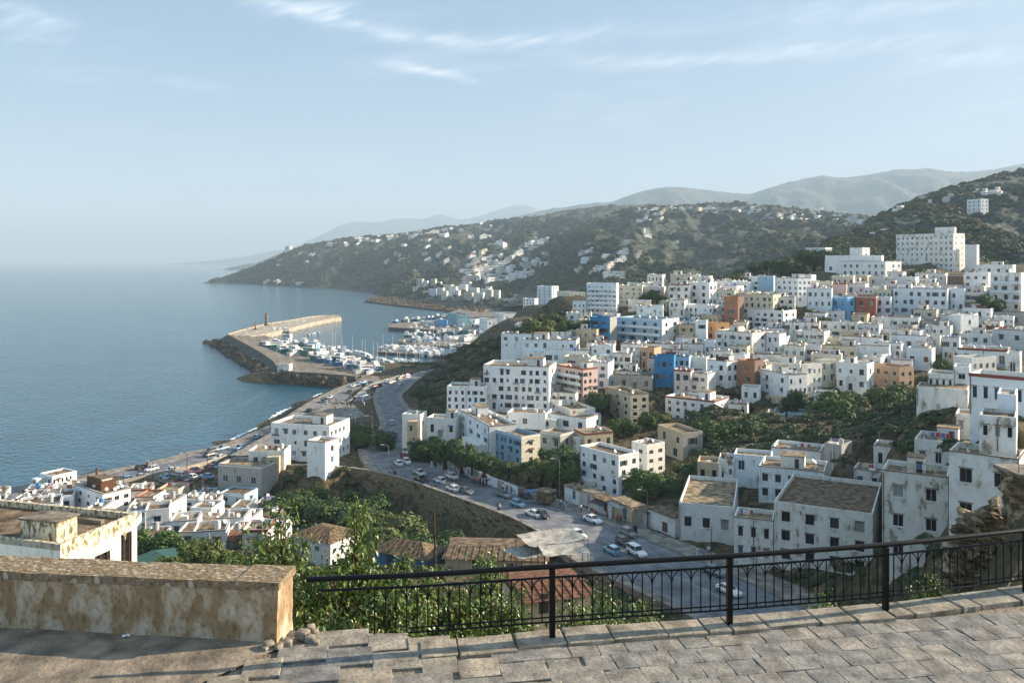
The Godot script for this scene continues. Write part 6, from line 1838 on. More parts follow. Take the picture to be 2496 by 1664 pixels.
	for k in 16:
		var u := rng.randf_range(400, 560); var v := rng.randf_range(1150, 1205) - (u - 400) * 0.12
		var y := y_left(v) + 0.1
		var p := G(u, v, y)
		if blocked(p): continue
		p.y = max(p.y, land_at(p.x, p.z) + 0.02)
		var kd: String = kinds[rng.randi() % 4]; var pt: String = paints[rng.randi() % 7]
		car(kd, pt, p, 1.0 + (PI if rng.randf() < 0.5 else 0.0) + rng.randf_range(-0.15, 0.15), "%s %s in the rough car park by the village" % [pn[pt], kn[kd]], "cars in the village car park")

# ---------------------------------------------------------------- people: one continuous skin from tapered capsules
func person_mesh(pose: Array, cols: Array) -> ArrayMesh:
	# pose: [a, b, ra, rb, colour index]
	var cell := 0.06
	var lo := Vector3(-0.6, -0.05, -0.5); var hi := Vector3(0.6, 1.9, 0.5)
	var n := Vector3i(int((hi.x - lo.x) / cell) + 1, int((hi.y - lo.y) / cell) + 1, int((hi.z - lo.z) / cell) + 1)
	var f := PackedFloat32Array(); f.resize(n.x * n.y * n.z)
	for z in n.z:
		for y in n.y:
			for x in n.x:
				var p := lo + Vector3(x, y, z) * cell
				var acc := 0.0
				for b in pose:
					var ab: Vector3 = b[1] - b[0]
					var t: float = clamp((p - b[0]).dot(ab) / ab.length_squared(), 0.0, 1.0)
					var dd: float = (p - (b[0] + ab * t)).length() - lerp(float(b[2]), float(b[3]), t)
					acc += exp(-dd * 34.0)
				f[x + n.x * (y + n.y * z)] = -log(max(acc, 1e-30)) / 34.0
	var idx := {}
	var st := SurfaceTool.new(); st.begin(Mesh.PRIMITIVE_TRIANGLES)
	var cnt := 0
	for z in n.z - 1:
		for y in n.y - 1:
			for x in n.x - 1:
				var s := Vector3.ZERO; var m := 0
				var v := []
				for k in 8: v.append(f[(x + (k & 1)) + n.x * ((y + ((k >> 1) & 1)) + n.y * (z + (k >> 2)))])
				for e in [[0, 1], [2, 3], [4, 5], [6, 7], [0, 2], [1, 3], [4, 6], [5, 7], [0, 4], [1, 5], [2, 6], [3, 7]]:
					var a: float = v[e[0]]; var b: float = v[e[1]]
					if (a < 0) != (b < 0):
						var t := a / (a - b)
						var p0 := Vector3(e[0] & 1, (e[0] >> 1) & 1, e[0] >> 2); var p1 := Vector3(e[1] & 1, (e[1] >> 1) & 1, e[1] >> 2)
						s += p0.lerp(p1, t); m += 1
				if m > 0:
					var p := lo + (Vector3(x, y, z) + s / m) * cell
					var bi := 0; var bd := 1e9
					for q in pose:
						var ab: Vector3 = q[1] - q[0]
						var t: float = clamp((p - q[0]).dot(ab) / ab.length_squared(), 0.0, 1.0)
						var dd: float = (p - (q[0] + ab * t)).length() - lerp(float(q[2]), float(q[3]), t)
						if dd < bd: bd = dd; bi = q[4]
					st.set_color(cols[bi]); st.add_vertex(p)
					idx[Vector3i(x, y, z)] = cnt
					cnt += 1
	for z in range(1, n.z - 1):
		for y in range(1, n.y - 1):
			for x in range(1, n.x - 1):
				var a := f[x + n.x * (y + n.y * z)]
				for ax in 3:
					var o := Vector3i(1 if ax == 0 else 0, 1 if ax == 1 else 0, 1 if ax == 2 else 0)
					var b := f[(x + o.x) + n.x * ((y + o.y) + n.y * (z + o.z))]
					if (a < 0) == (b < 0): continue
					var u := Vector3i(o.z, o.x, o.y); var w := Vector3i(o.y, o.z, o.x)
					var c := Vector3i(x, y, z)
					var q := [idx[c - u - w], idx[c - w], idx[c], idx[c - u]]
					if a < 0: q.reverse()
					for k in [0, 1, 2, 0, 2, 3]: st.add_index(q[k])
	st.generate_normals()
	var me := st.commit()
	me.surface_set_material(0, M.vcol)
	return me
func make_people():
	var sk := Color(0.28, 0.16, 0.10); var hair := Color(0.012, 0.01, 0.009)
	var looks := [[Color(0.03, 0.04, 0.07), Color(0.02, 0.022, 0.03), "dark jacket and trousers"], [Color(0.66, 0.66, 0.64), Color(0.04, 0.06, 0.13), "white shirt and blue jeans"], [Color(0.02, 0.02, 0.02), Color(0.02, 0.02, 0.02), "long black robe"], [Color(0.12, 0.22, 0.42), Color(0.10, 0.09, 0.08), "blue shirt and brown trousers"], [Color(0.62, 0.58, 0.50), Color(0.60, 0.56, 0.48), "long pale robe"], [Color(0.32, 0.05, 0.05), Color(0.03, 0.03, 0.04), "red top and dark trousers"]]
	var protos := []
	for k in looks.size():
		var walk := k % 2 == 0
		var robe := k == 2 or k == 4
		var fz := 0.20 if walk else 0.03
		var P := [[Vector3(0, 0.98, 0), Vector3(0, 1.22, 0.01), 0.14, 0.15, 1], [Vector3(0, 1.22, 0.01), Vector3(0, 1.40, 0), 0.155, 0.13, 1], [Vector3(-0.13, 1.42, 0), Vector3(0.13, 1.42, 0), 0.07, 0.07, 1], [Vector3(0, 1.42, 0), Vector3(0, 1.54, 0.015), 0.055, 0.05, 0], [Vector3(0, 1.60, 0.03), Vector3(0, 1.66, 0.025), 0.085, 0.085, 0], [Vector3(0, 1.70, -0.015), Vector3(0, 1.66, -0.03), 0.085, 0.082, 3]]
		for s in [-1.0, 1.0]:
			var hip := Vector3(s * 0.09, 0.93, 0); var kn := Vector3(s * 0.10, 0.50, s * fz * 0.5 + 0.03); var an := Vector3(s * 0.10, 0.09, s * fz - 0.02)
			P.append([hip, kn, 0.105, 0.072, 2]); P.append([kn, an, 0.066, 0.045, 2]); P.append([an + Vector3(0, -0.04, 0), an + Vector3(0, -0.05, 0.15), 0.048, 0.04, 3])
			var sh := Vector3(s * 0.20, 1.40, 0); var el := Vector3(s * 0.26, 1.12, -s * fz * 0.5); var wr := Vector3(s * 0.25, 0.88, -s * fz + 0.05)
			P.append([sh, el, 0.058, 0.046, 1]); P.append([el, wr, 0.044, 0.034, 1]); P.append([wr, wr + Vector3(0, -0.12, 0.02), 0.036, 0.026, 0])
		if robe: P.append([Vector3(0, 1.0, 0), Vector3(0, 0.16, 0), 0.15, 0.21, 2])
		var me := person_mesh(P, [sk, looks[k][0], looks[k][1], hair])
		var o := MeshInstance3D.new()
		o.mesh = me
		o.set_meta("proto", "person")
		tag(o, "x", "person", "people on the pavements")
		protos.append(o)
	var at := [[1155, 1178], [1163, 1181], [1170, 1180], [1178, 1184], [1186, 1183], [1226, 1196], [1236, 1200], [1246, 1204], [1318, 1222], [1325, 1224], [1352, 1222], [1366, 1236], [1374, 1240], [1416, 1248], [1452, 1262], [1480, 1264], [1488, 1266], [1506, 1272], [1513, 1274], [1524, 1276], [1546, 1300], [1551, 1302], [1650, 1300], [1100, 1160], [1092, 1158], [1116, 1166], [1062, 1142], [1052, 1138], [1340, 1228], [1436, 1256], [1700, 1356], [1716, 1360], [1728, 1352]]
	for k in at.size():
		var i := rng.randi() % 6
		var q: Vector3 = G(at[k][0], at[k][1], 12.1)
		var base: Array = on_road(at[k][0], at[k][1])
		q = G(at[k][0], at[k][1], base[0].y + 0.14)
		copy(protos[i], q, rng.randf() * 6.28, "person in %s on the pavement along the road" % looks[i][2])
	for q in [[948, 1158], [960, 1162], [965, 1163], [1062, 1196], [1214, 1244], [1218, 1246], [988, 1172]]:
		var i := rng.randi() % 6
		var base: Array = on_road(q[0], q[1])
		copy(protos[i], G(q[0], q[1], base[0].y + 0.14), rng.randf() * 6.28, "person in %s above the stone retaining wall" % looks[i][2])
	for k in 16:
		var i := rng.randi() % 6
		var u := rng.randf_range(780, 900); var v: float = lerp(1000.0, 985.0, (u - 780) / 120.0) + rng.randf_range(-18, 8)
		copy(protos[i], G(u, v, 6.5), rng.randf() * 6.28, "person in %s on the ground by the shore block" % looks[i][2])
	print("people ", Time.get_ticks_msec())

# ---------------------------------------------------------------- street furniture and walls
func lamp_post(base: Vector3, h: float, label: String, dark := false, grp := ""):
	var t := thing("street_lamp", label, "street lamp", base, 0.0, grp)
	var m := MB.new()
	m.tube(Vector3.ZERO, Vector3(0, h, 0), 0.11, 0.06, 7)
	put("pole", m.mesh(null, M.metal if not dark else M.shutter_dark), t)
	m = MB.new()
	m.tube(Vector3(0, h - 0.1, 0), Vector3(-1.3, h + 0.25, 0), 0.05, 0.04, 6)
	put("arm", m.mesh(null, M.metal if not dark else M.shutter_dark), t)
	m = MB.new()
	m.cbox(Vector3(-1.6, h + 0.25, 0), Vector3(0.8, 0.14, 0.28), 0.05)
	put("lamp_head", m.mesh(null, M.dish), t)
func block_wall(name_: String, label: String, pts: Array, h0: float, h1: float, stones: int, m: String, face: Vector3):
	# masonry wall along pts (top line), h0 up and h1 down, with separate face stones
	var root := thing(name_, label, "wall", Vector3.ZERO)
	var b := MB.new()
	for i in pts.size() - 1:
		var a: Vector3 = pts[i]; var c: Vector3 = pts[i + 1]
		var e: Vector3 = (c - a).normalized().cross(Vector3.UP).normalized()
		if e.dot(face) < 0: e = -e
		var f := -e * 0.7
		var lo := Vector3(0, -h1, 0) + e * h1 * 0.08; var hi := Vector3(0, h0, 0)
		if e.dot((c - a).cross(Vector3.UP)) > 0:
			b.quad(a + lo, c + lo, c + hi, a + hi); b.quad(a + hi, c + hi, c + f + hi, a + f + hi); b.quad(c + f, a + f, a + f + hi, c + f + hi)
		else:
			b.quad(c + lo, a + lo, a + hi, c + hi); b.quad(c + hi, a + hi, a + f + hi, c + f + hi); b.quad(a + f, c + f, c + f + hi, a + f + hi)
	put("core", b.mesh(null, M[m]), root)
	var cp := MB.new()
	for i in pts.size() - 1:
		var a: Vector3 = pts[i] + Vector3(0, h0, 0); var c: Vector3 = pts[i + 1] + Vector3(0, h0, 0)
		var e: Vector3 = (c - a).normalized().cross(Vector3.UP).normalized()
		cp.box((a + c) / 2 - (e if e.dot(face) > 0 else -e) * 0.3 + Vector3(0, 0.08, 0), Vector3(a.distance_to(c) + 0.05, 0.16, 0.85), Basis(Vector3.UP, atan2(-(c - a).z, (c - a).x)))
	put("coping", cp.mesh(null, M.pavement), root)
	var vars := []
	for k in 5:
		var r := RandomNumberGenerator.new(); r.seed = 60 + k
		var s := MB.new()
		var hx := r.randf_range(0.45, 0.8); var hy := r.randf_range(0.25, 0.42)
		var p := []
		for y in [-1, 1]:
			for q in [[-1, 1], [1, 1], [1, -1], [-1, -1]]:
				p.append(Vector3(q[0] * hx * r.randf_range(0.8, 1.1), y * hy * r.randf_range(0.8, 1.1), q[1] * 0.16 * (0.8 if q[1] > 0 else 1.0)))
		s.hexa(p)
		vars.append(s.mesh(null, M[["stone", "rock", "stone", "roof_grey", "rock"][k]]))
	for k in stones:
		var t := rng.randf() * (pts.size() - 1.001)
		var a: Vector3 = pts[int(t)]; var c: Vector3 = pts[int(t) + 1]
		var e: Vector3 = (c - a).normalized().cross(Vector3.UP).normalized()
		if e.dot(face) < 0: e = -e
		var dy: float = snapped(rng.randf_range(-h1 * 0.92, h0 - 0.3), 0.62)
		var o := put("stone", vars[rng.randi() % 5], root, a.lerp(c, t - int(t)) + Vector3(0, dy, 0) + e * (0.03 + max(0.0, -dy) * 0.08))
		o.rotation.y = atan2(e.x, e.z)
func make_street():
	# retaining wall under the road
	var top := []
	for q in [[690, 1141, 9.9], [790, 1141, 10.2], [880, 1150, 10.4], [950, 1164, 10.6], [1010, 1181, 10.8], [1140, 1228, 11.4], [1230, 1262, 11.8], [1275, 1282, 11.95], [1330, 1312, 12.05]]: top.append(G(q[0] - 6, q[1] + 3, q[2]))
	top = dense(top, 5)
	block_wall("retaining_wall", "long stone retaining wall carrying the road above the green gully", top, 1.0, 10.5, 300, "stone", Vector3(-0.5, 0, 1))
	# wall with posters along the pavement
	var gw := []
	for q in [[1124, 1152, 10.9], [1262, 1203, 11.5]]: gw.append(G(q[0], q[1], q[2]))
	var t := thing("hoarding", "long white hoarding with scrawled panels along the pavement", "wall", gw[0], 0.0)
	var dirv: Vector3 = gw[1] - gw[0]
	t.rotation.y = atan2(-dirv.z, dirv.x)
	var ln := dirv.length()
	for k in 9:
		var p := MB.new()
		p.box(Vector3(ln * (k + 0.5) / 9, 1.0, 0), Vector3(ln / 9 - 0.06, 2.0, 0.1))
		put("panel", p.mesh(null, M[["white", "white_cool", "tarp_white", "white_grey"][k % 4]]), t)
		p = MB.new()
		for j in rng.randi_range(2, 6):
			var x0 := ln * (k + rng.randf_range(0.1, 0.9)) / 9
			p.box(Vector3(x0, rng.randf_range(0.5, 1.5), 0.06), Vector3(rng.randf_range(0.05, 0.6), rng.randf_range(0.05, 0.7), 0.02), Basis(Vector3.BACK, rng.randf_range(-0.6, 0.6)))
		put("scrawl", p.mesh(null, M[["shutter_dark", "hull_blue", "teal"][k % 3]]), t)
	var rl := MB.new(); rl.box(Vector3(ln / 2, 2.06, 0), Vector3(ln, 0.1, 0.2)); put("top_rail", rl.mesh(null, M.white_cool), t)
	# low shop and yard walls below the white houses
	var runs := [[[1376, 1204], [1412, 1218], 2.4, "white"], [[1412, 1216], [1448, 1230], 2.6, "palepink"], [[1448, 1232], [1492, 1248], 2.2, "white_grey"], [[1492, 1246], [1540, 1268], 3.0, "sand"], [[1540, 1262], [1578, 1278], 2.6, "grey"], [[1578, 1276], [1645, 1302], 3.4, "white_grey"]]
	for k in runs.size():
		var q = runs[k]
		var a := G(q[0][0], q[0][1] + 4, 12.0); var b := G(q[1][0], q[1][1] + 4, 12.1)
		var d := b - a
		var w := thing("yard_wall", ["white yard wall beside the hoarding end", "pinkish yard wall with a grey gate", "greyish yard wall with an awning", "sand coloured shop front wall", "grey garage front", "long greyish garden wall beside the arched hall"][k], "wall", a, atan2(-d.z, d.x))
		var L := d.length()
		var m := MB.new()
		wall_face(m, Vector3(0, 0, 0), Vector3.RIGHT, Vector3.BACK, L, -1.0, q[2], [[L * 0.55, 0.05, L * 0.55 + min(1.6, L * 0.2), 2.0]])
		m.quad(Vector3(0, q[2], 0), Vector3(L, q[2], 0), Vector3(L, q[2], -3.0), Vector3(0, q[2], -3.0))
		m.quad(Vector3(L, -1, 0), Vector3(L, -1, -3), Vector3(L, q[2], -3), Vector3(L, q[2], 0))
		put("wall", m.mesh(null, M[q[3]]), w)
		put("gate", box_mesh(Vector3(min(1.6, L * 0.2), 1.95, 0.08), ["shutter_blue", "frame_grey", "shutter_dark", "hull_blue", "frame_grey", "rust"][k]), w, Vector3(L * 0.55 + min(1.6, L * 0.2) / 2, 1.02, -0.12))
		var rm := MB.new(); rm.box(Vector3(L / 2, q[2] + 0.08, -1.4), Vector3(L + 0.3, 0.16, 3.6)); put("roof_slab", rm.mesh(null, M[["roof_tan", "roof_grey", "roof_brown"][k % 3]]), w)
		if k in [2, 3]:
			var am := MB.new(); am.box(Vector3(L * 0.4, q[2] - 0.5, 0.7), Vector3(L * 0.7, 0.08, 1.6), Basis(Vector3.RIGHT, 0.3)); put("awning", am.mesh(null, M.shutter_dark if k == 2 else M.tarp_white), w)
	# kiosk
	var kp := G(1330, 1222, 11.9)
	var ks := thing("kiosk", "small kiosk with tan roof and blue awning on the pavement", "kiosk", kp, -0.5)
	var km := MB.new(); km.box(Vector3(0, 1.2, 0), Vector3(3.2, 2.4, 2.4)); put("wall", km.mesh(null, M.roof_brown), ks)
	km = MB.new(); km.hexa([Vector3(-2, 2.4, 1.7), Vector3(2, 2.4, 1.7), Vector3(2, 2.4, -1.7), Vector3(-2, 2.4, -1.7), Vector3(-0.3, 3.1, 0.2), Vector3(0.3, 3.1, 0.2), Vector3(0.3, 3.1, -0.2), Vector3(-0.3, 3.1, -0.2)]); put("roof", km.mesh(null, M.roof_tan), ks)
	km = MB.new(); km.box(Vector3(-3.0, 2.1, 0.4), Vector3(3.2, 0.08, 2.4), Basis(Vector3.BACK, 0.2)); put("awning", km.mesh(null, M.hull_blue), ks)
	# lamp posts
	for q in [[947, 1160, 74, 10.4, "tall street lamp at the head of the retaining wall"], [1110, 1158, 66, 10.6, "street lamp on the pavement before the trees"], [1364, 1210, 90, 11.8, "street lamp beside the white four-storey house"], [1578, 1284, 88, 12.0, "dark street lamp by the garage front"], [907, 1075, 60, 8.6, "street lamp at the junction"], [866, 1062, 50, 7.0, "street lamp by the shore block"], [880, 1050, 44, 7.0, "shorter street lamp by the shore block"], [1735, 1390, 100, 12.2, "dark street lamp before the arched hall"]]:
		var p := G(q[0], q[1], q[3])
		lamp_post(p, q[2] / F * -p.z, q[4], q[4].begins_with("dark"))
	for q in [[300, 1178, 28], [335, 1168, 30], [372, 1165, 40], [425, 1172, 36], [455, 1158, 52], [505, 1152, 42]]:
		var p := G(q[0], q[1], 4.0)
		lamp_post(p, q[2] / F * -p.z, "slim lamp post along the shore road", true, "lamp posts along the shore road")
	# dark chimney-like post on the shore
	for q in [[235, 1160, 18], [358, 1142, 14]]:
		var p := G(q[0], q[1], 3.9)
		var pt := thing("shore_post", "dark red stub post near the pavilion" if q[0] < 300 else "dark stub post on the promenade", "post", p)
		var pm := MB.new(); pm.tube(Vector3.ZERO, Vector3(0, q[2] / F * -p.z, 0), 0.35, 0.35, 10); put("shaft", pm.mesh(null, M.rust), pt)
		pm = MB.new(); pm.tube(Vector3(0, q[2] / F * -p.z, 0), Vector3(0, q[2] / F * -p.z + 0.12, 0), 0.42, 0.4, 10); put("cap", pm.mesh(null, M.shutter_dark), pt)
	# roofs and sheds below the terrace
	gable("long_shed", "long shed with flat brownish tin roof below the railing", [1085, 1395], [1330, 1352], 125, 124, 9.0, 2.2, "roof_brown", "sand", 0.5)
	gable("tiled_hut", "hut with tan hipped tile roof and blue wall in the gully", [912, 1366], [1040, 1372], 132, 128, 6.0, 1.6, "tile_tan", "hull_blue", 1.5)
	gable("tiled_house", "house with brown curved tile roof among the leaves", [715, 1345], [805, 1340], 138, 134, 7.0, 2.8, "tile_tan", "white_grey", 1.2)
	gable("red_shed", "shed with red tin roof seen through the railing", [1275, 1500], [1440, 1470], 84, 86, 8.0, 1.4, "tile_red", "sand", 0.5)
	gable("red_hut", "small hut with red tin roof by the cottages", [515, 1340], [565, 1338], 150, 148, 4.0, 2.4, "tile_red", "grey", 0.4)
	gable("tin_roof_shed", "shed with patched tin roof below the stained house", [330, 1400], [372, 1388], 112, 108, 5.0, 2.2, "shutter_green", "brown", 0.5)
	# white sheets over stalls by the wall's end
	for q in [[1345, 1345, 118, 5.5, 0.4], [1300, 1378, 116, 4.5, 0.6], [1375, 1378, 112, 4.0, 0.2]]:
		var p := W(q[0], q[1], q[2])
		var tp := thing("stall_sheet", "sagging white sheet over a roadside stall at the wall's end", "tarpaulin", p, q[4], "white sheets over the roadside stalls")
		var rows := []
		for i in 7:
			var r := []
			for j in 7:
				r.append(Vector3((i / 6.0 - 0.5) * q[3] * 1.6, 2.2 - 0.6 * sin(PI * i / 6.0) * sin(PI * j / 6.0) + nz.get_noise_2d(i * 60 + q[0], j * 60) * 0.35, (j / 6.0 - 0.5) * q[3]))
			rows.append(r)
		put("sheet", grid_mesh(rows, M.tarp_white), tp)
		for c in [[-0.8, -0.5], [0.8, -0.5], [0.8, 0.5], [-0.8, 0.5]]:
			var pm := MB.new(); pm.tube(Vector3(c[0] * q[3], -3, c[1] * q[3]), Vector3(c[0] * q[3], 2.3, c[1] * q[3]), 0.06, 0.05, 5); put("pole", pm.mesh(null, M.wood), tp)
	# blue tarpaulins and stalls in the village
	for q in [[478, 1212, 0.9], [445, 1205, 0.7], [500, 1222, 0.6], [420, 1212, 0.5], [624, 1262, 0.4]]:
		var p := G(q[0], q[1], y_left(q[1]))
		var tp := thing("blue_tarpaulin", "crumpled blue tarpaulin over goods in the village car park", "tarpaulin", p, q[2], "blue tarpaulins in the village")
		var rows := []
		for i in 9:
			var r := []
			for j in 9:
				var e: float = sin(PI * i / 8.0) * sin(PI * j / 8.0)
				r.append(Vector3((i / 8.0 - 0.5) * 5.5, -0.3 + sqrt(e) * 1.9 * (1.0 + 0.5 * nz.get_noise_2d(i * 80 + q[0], j * 80)), (j / 8.0 - 0.5) * 4.5))
			rows.append(r)
		put("sheet", grid_mesh(rows, M.tarp_blue), tp)
	# leaning wooden pole in front of the tin roofs
	var wp := W(1068, 1400, 40.0)
	var pole := thing("wooden_pole", "bare leaning wooden pole rising from the bushes", "pole", wp)
	var pm2 := MB.new(); pm2.tube(Vector3(0.12, -6, 0), Vector3(-0.22, 3.0, 0), 0.07, 0.045, 7); put("shaft", pm2.mesh(null, M.wood), pole)
	pm2 = MB.new(); pm2.box(Vector3(-0.05, -1.0, 0), Vector3(0.5, 0.06, 0.06)); put("crosspiece", pm2.mesh(null, M.wood), pole)
	print("street ", Time.get_ticks_msec())
# shed with a ridged roof between two photo points of its front foot line
func gable(called: String, label: String, a: Array, b: Array, da: float, db: float, depth: float, h: float, roofm: String, wallm: String, rise: float):
	var p := W(a[0], a[1], da); var q := W(b[0], b[1], db)
	q.y = p.y
	var d := q - p
	var t := thing(called, label, "shed", p, atan2(-d.z, d.x))
	var L := d.length()
	var m := MB.new()
	m.hexa([Vector3(0, -5, 0), Vector3(L, -5, 0), Vector3(L, -5, -depth), Vector3(0, -5, -depth), Vector3(0, h, 0), Vector3(L, h, 0), Vector3(L, h, -depth), Vector3(0, h, -depth)])
	put("wall", m.mesh(null, M[wallm]), t)
	var e := 0.5
	var r := Vector3(0, h + rise, 0)
	var o := [Vector3(-e, h + 0.02, e), Vector3(L + e, h + 0.02, e), Vector3(L + e, h + 0.02, -depth - e), Vector3(-e, h + 0.02, -depth - e)]
	var hip: float = depth * 0.45 if rise > 1 else 0.0
	var r0 := Vector3(hip, 0, -depth / 2) + r; var r1 := Vector3(L - hip, 0, -depth / 2) + r
	m = MB.new()
	m.quad(o[0], o[1], r1, r0); m.quad(o[2], o[3], r0, r1); m.tri(o[1], o[2], r1); m.tri(o[3], o[0], r0)
	put("roof", m.mesh(null, M[roofm]), t)
	m = MB.new()
	# battens / tile courses lying on the front slope
	var n := int(L / 0.9)
	for i in n:
		var x := -e + (L + 2 * e) * (i + 0.5) / n
		var top0 := Vector3(clamp(x, hip, L - hip), h + rise, -depth / 2)
		m.tube(Vector3(x, h + 0.06, e), Vector3(x, h, e).lerp(top0, 0.96) + Vector3(0, 0.06, 0), 0.06, 0.06, 5, false)
	put("roof_ribs", m.mesh(null, M[roofm]), t)
	put("door", box_mesh(Vector3(1.0, 2.0, 0.1), "shutter_dark"), t, Vector3(L * 0.3, 1.0, 0.03))
	put("window", window_mesh(1.0, 0.9, "glass", "frame_white", 1), t, Vector3(L * 0.65, min(1.5, h * 0.55), 0.18))
	feet.append([p + d / 2, L / 2, 0.0, L, depth])

# ---------------------------------------------------------------- terrace in front
func T(x: float, z: float, y := 0.0) -> Vector3:
	return Vector3(x, TY + y, -z)
# kerb / railing line: distance from the eye as a function of x
func kerb_z(x: float) -> float:
	var t := [[-4.0, 9.6], [-2.5, 9.62], [-1.13, 9.76], [0.5, 10.05], [2.79, 10.40], [4.99, 10.82], [7.2, 11.40], [9.5, 12.1]]
	for i in t.size() - 1:
		if x <= t[i + 1][0]: return lerp(float(t[i][1]), float(t[i + 1][1]), clamp((x - t[i][0]) / (t[i + 1][0] - t[i][0]), 0.0, 1.0))
	return 12.1
func wall_z(x: float) -> float:
	return 10.17 + (-2.885 - x) * 0.111
func make_terrace():
	# body of the terrace
	var edge := []
	for i in 60:
		var x := -12.0 + 24.0 * i / 59
		edge.append(T(x, (kerb_z(x) + 0.42) if x > -1.05 else (10.50 if x > -2.7 else wall_z(x) + 0.5)))
	var ring := edge.duplicate()
	ring.append(T(12, 2.0)); ring.append(T(-12, 2.0))
	struct(put("terrace", prism(ring, TY - 0.035, TY - 9.0, M.mortar, M.stone), self), "stone terrace the view is taken from")
	# smooth screed in the left part
	var scr := []
	var n := 40
	for i in n + 1:
		var x: float = lerp(-12.0, -2.6, float(i) / n)
		var r := []
		for j in 13:
			var near := 5.0 if x < -5 else 5.0
			var zz: float = lerp(near, wall_z(x) + 0.1, j / 12.0)
			# right border of the screed runs obliquely
			var xx: float = x
			var lim: float = -2.75 - (wall_z(x) - zz) * 0.75
			if xx > lim: xx = lim
			r.append(T(xx, zz, 0.004 + nz.get_noise_2d(xx * 60, zz * 60) * 0.008))
		scr.append(r)
	struct(put("screed", grid_mesh(scr, M.screed), self), "worn brown screed in front of the parapet wall")
	# pavers
	var root := Node3D.new(); root.name = "paving"; add_child(root)
	struct(root, "irregular stone paving of the terrace")
	var variants := []
	for k in 8:
		var r := RandomNumberGenerator.new(); r.seed = 300 + k
		variants.append(slab(r, 0.347, 0.347, 0.006))
	var cnt := 0
	var e1 := Vector2(1, 0.155).normalized(); var e2 := Vector2(-0.155, 1).normalized()
	for j in 11:
		for i in 30:
			var g := Vector2(0.62, 9.86) + e1 * (i * 0.352 - 2.2 + (0.11 if j % 2 else 0.0)) - e2 * (j * 0.352 - 0.1)
			# grey pavers fill the right; flags the middle
			var z := g.y
			var kz := kerb_z(g.x)
			if z > kz + 0.08 or z < 8.0: continue
			if g.x < 0.33 + (kz - z) * 1.05: continue
			if g.x > 8.2: continue
			var o := put("paver", variants[rng.randi() % 8], root, T(g.x, z, rng.randf_range(-0.005, 0.004)))
			o.set_surface_override_material(0, M["paver%d" % (rng.randi() % 5)])
			o.rotation = Vector3(rng.randf_range(-0.007, 0.007), atan2(0.155, 1.0) + rng.randf_range(-0.02, 0.02), rng.randf_range(-0.007, 0.007))
			cnt += 1
	# larger tan flags, laid askew
	var f1 := Vector2(0.985, -0.17); var f2 := Vector2(0.30, 0.95).normalized()
	for j in 7:
		var x := -0.5 * j - 0.3
		var row: float = 0.435
		var i := 0
		while x < 6.5:
			var r := RandomNumberGenerator.new(); r.seed = 500 + j * 40 + i
			var wd := r.randf_range(0.42, 0.78)
			var c := Vector2(-2.80, 10.42) + f1 * (x + wd / 2) - f2 * (j * 0.445)
			x += wd + 0.022
			i += 1
			var kz := kerb_z(c.x)
			if (c.y > kz + 0.02 and c.x > -1.0) or c.y > 10.42 or c.y < 7.6: continue
			if c.x > 0.45 + (kz - c.y) * 1.05 - 0.02: continue
			if c.x < -2.78 - (wall_z(c.x) - c.y) * 0.75: continue
			var o := put("flagstone", slab(r, wd, row, 0.006), root, T(c.x, c.y, r.randf_range(-0.002, 0.006)))
			o.set_surface_override_material(0, M["flag%d" % (r.randi() % 3)] if r.randf() < 0.6 else M["paver%d" % (r.randi() % 5)])
			o.rotation = Vector3(r.randf_range(-0.006, 0.006), 0.17 + r.randf_range(-0.02, 0.02), r.randf_range(-0.006, 0.006))
			cnt += 1
	for q in [[0.61, 9.66, 0.40, 0.24], [0.40, 9.42, 0.34, 0.26], [0.30, 9.80, 0.34, 0.22]]:
		var r := RandomNumberGenerator.new(); r.seed = int(q[0] * 1000)
		var o := put("flagstone", slab(r, q[2], q[3], 0.006), root, T(q[0], q[1], -0.012))
		o.set_surface_override_material(0, M.paver1)
		o.rotation.y = 0.15
	print("pavers ", cnt)
	# rough kerb of stones under the railing
	var kerb := thing("kerb", "rough raised kerb of tan stones under the railing", "kerb", Vector3.ZERO)
	var x := -1.12
	var k := 0
	while x < 9.2:
		var r := RandomNumberGenerator.new(); r.seed = 700 + k
		var wd := r.randf_range(0.28, 0.75)
		var z0 := kerb_z(x); var z1 := kerb_z(x + wd)
		var hgt: float = lerp(0.02, 0.045, smoothstep(-1.0, 0.9, x)) * r.randf_range(0.85, 1.1)
		var o := put("stone", slab(r, wd - 0.012, 0.42 + r.randf_range(-0.03, 0.04), 0.008, 0.2), kerb, T(x + wd / 2, (z0 + z1) / 2 + 0.20 + r.randf_range(-0.02, 0.02), hgt))
		o.set_surface_override_material(0, M["flag%d" % (r.randi() % 3)])
		o.rotation.y = atan2(z1 - z0, wd)
		x += wd
		k += 1
	# parapet wall
	var a := Vector3(-10.5, TY, -wall_z(-10.5)); var b := Vector3(-2.885, TY, -10.17)
	var pw := thing("parapet_wall", "low flaking ochre plaster wall with flat coping and end pier", "wall", b, atan2(-(b - a).z, (b - a).x))
	var L := a.distance_to(b)
	put("wall", rough_box(Vector3(-L, -0.1, -0.48), Vector3(-0.50, 0.64, 0.0), 110, 14, 6, 0.016), pw).set_surface_override_material(0, M.peel)
	put("coping", rough_box(Vector3(-L, 0.635, -0.51), Vector3(-0.50, 0.735, 0.025), 110, 3, 8, 0.014), pw).set_surface_override_material(0, M.coping)
	put("pier", rough_box(Vector3(-0.52, -0.1, -0.50), Vector3(-0.012, 0.66, 0.012), 12, 16, 12, 0.022), pw).set_surface_override_material(0, M.peel)
	var capm := put("pier_cap", rough_box(Vector3(-0.545, 0.655, -0.53), Vector3(0.02, 0.752, 0.045), 12, 3, 12, 0.006), pw)
	capm.set_surface_override_material(0, M.coping)
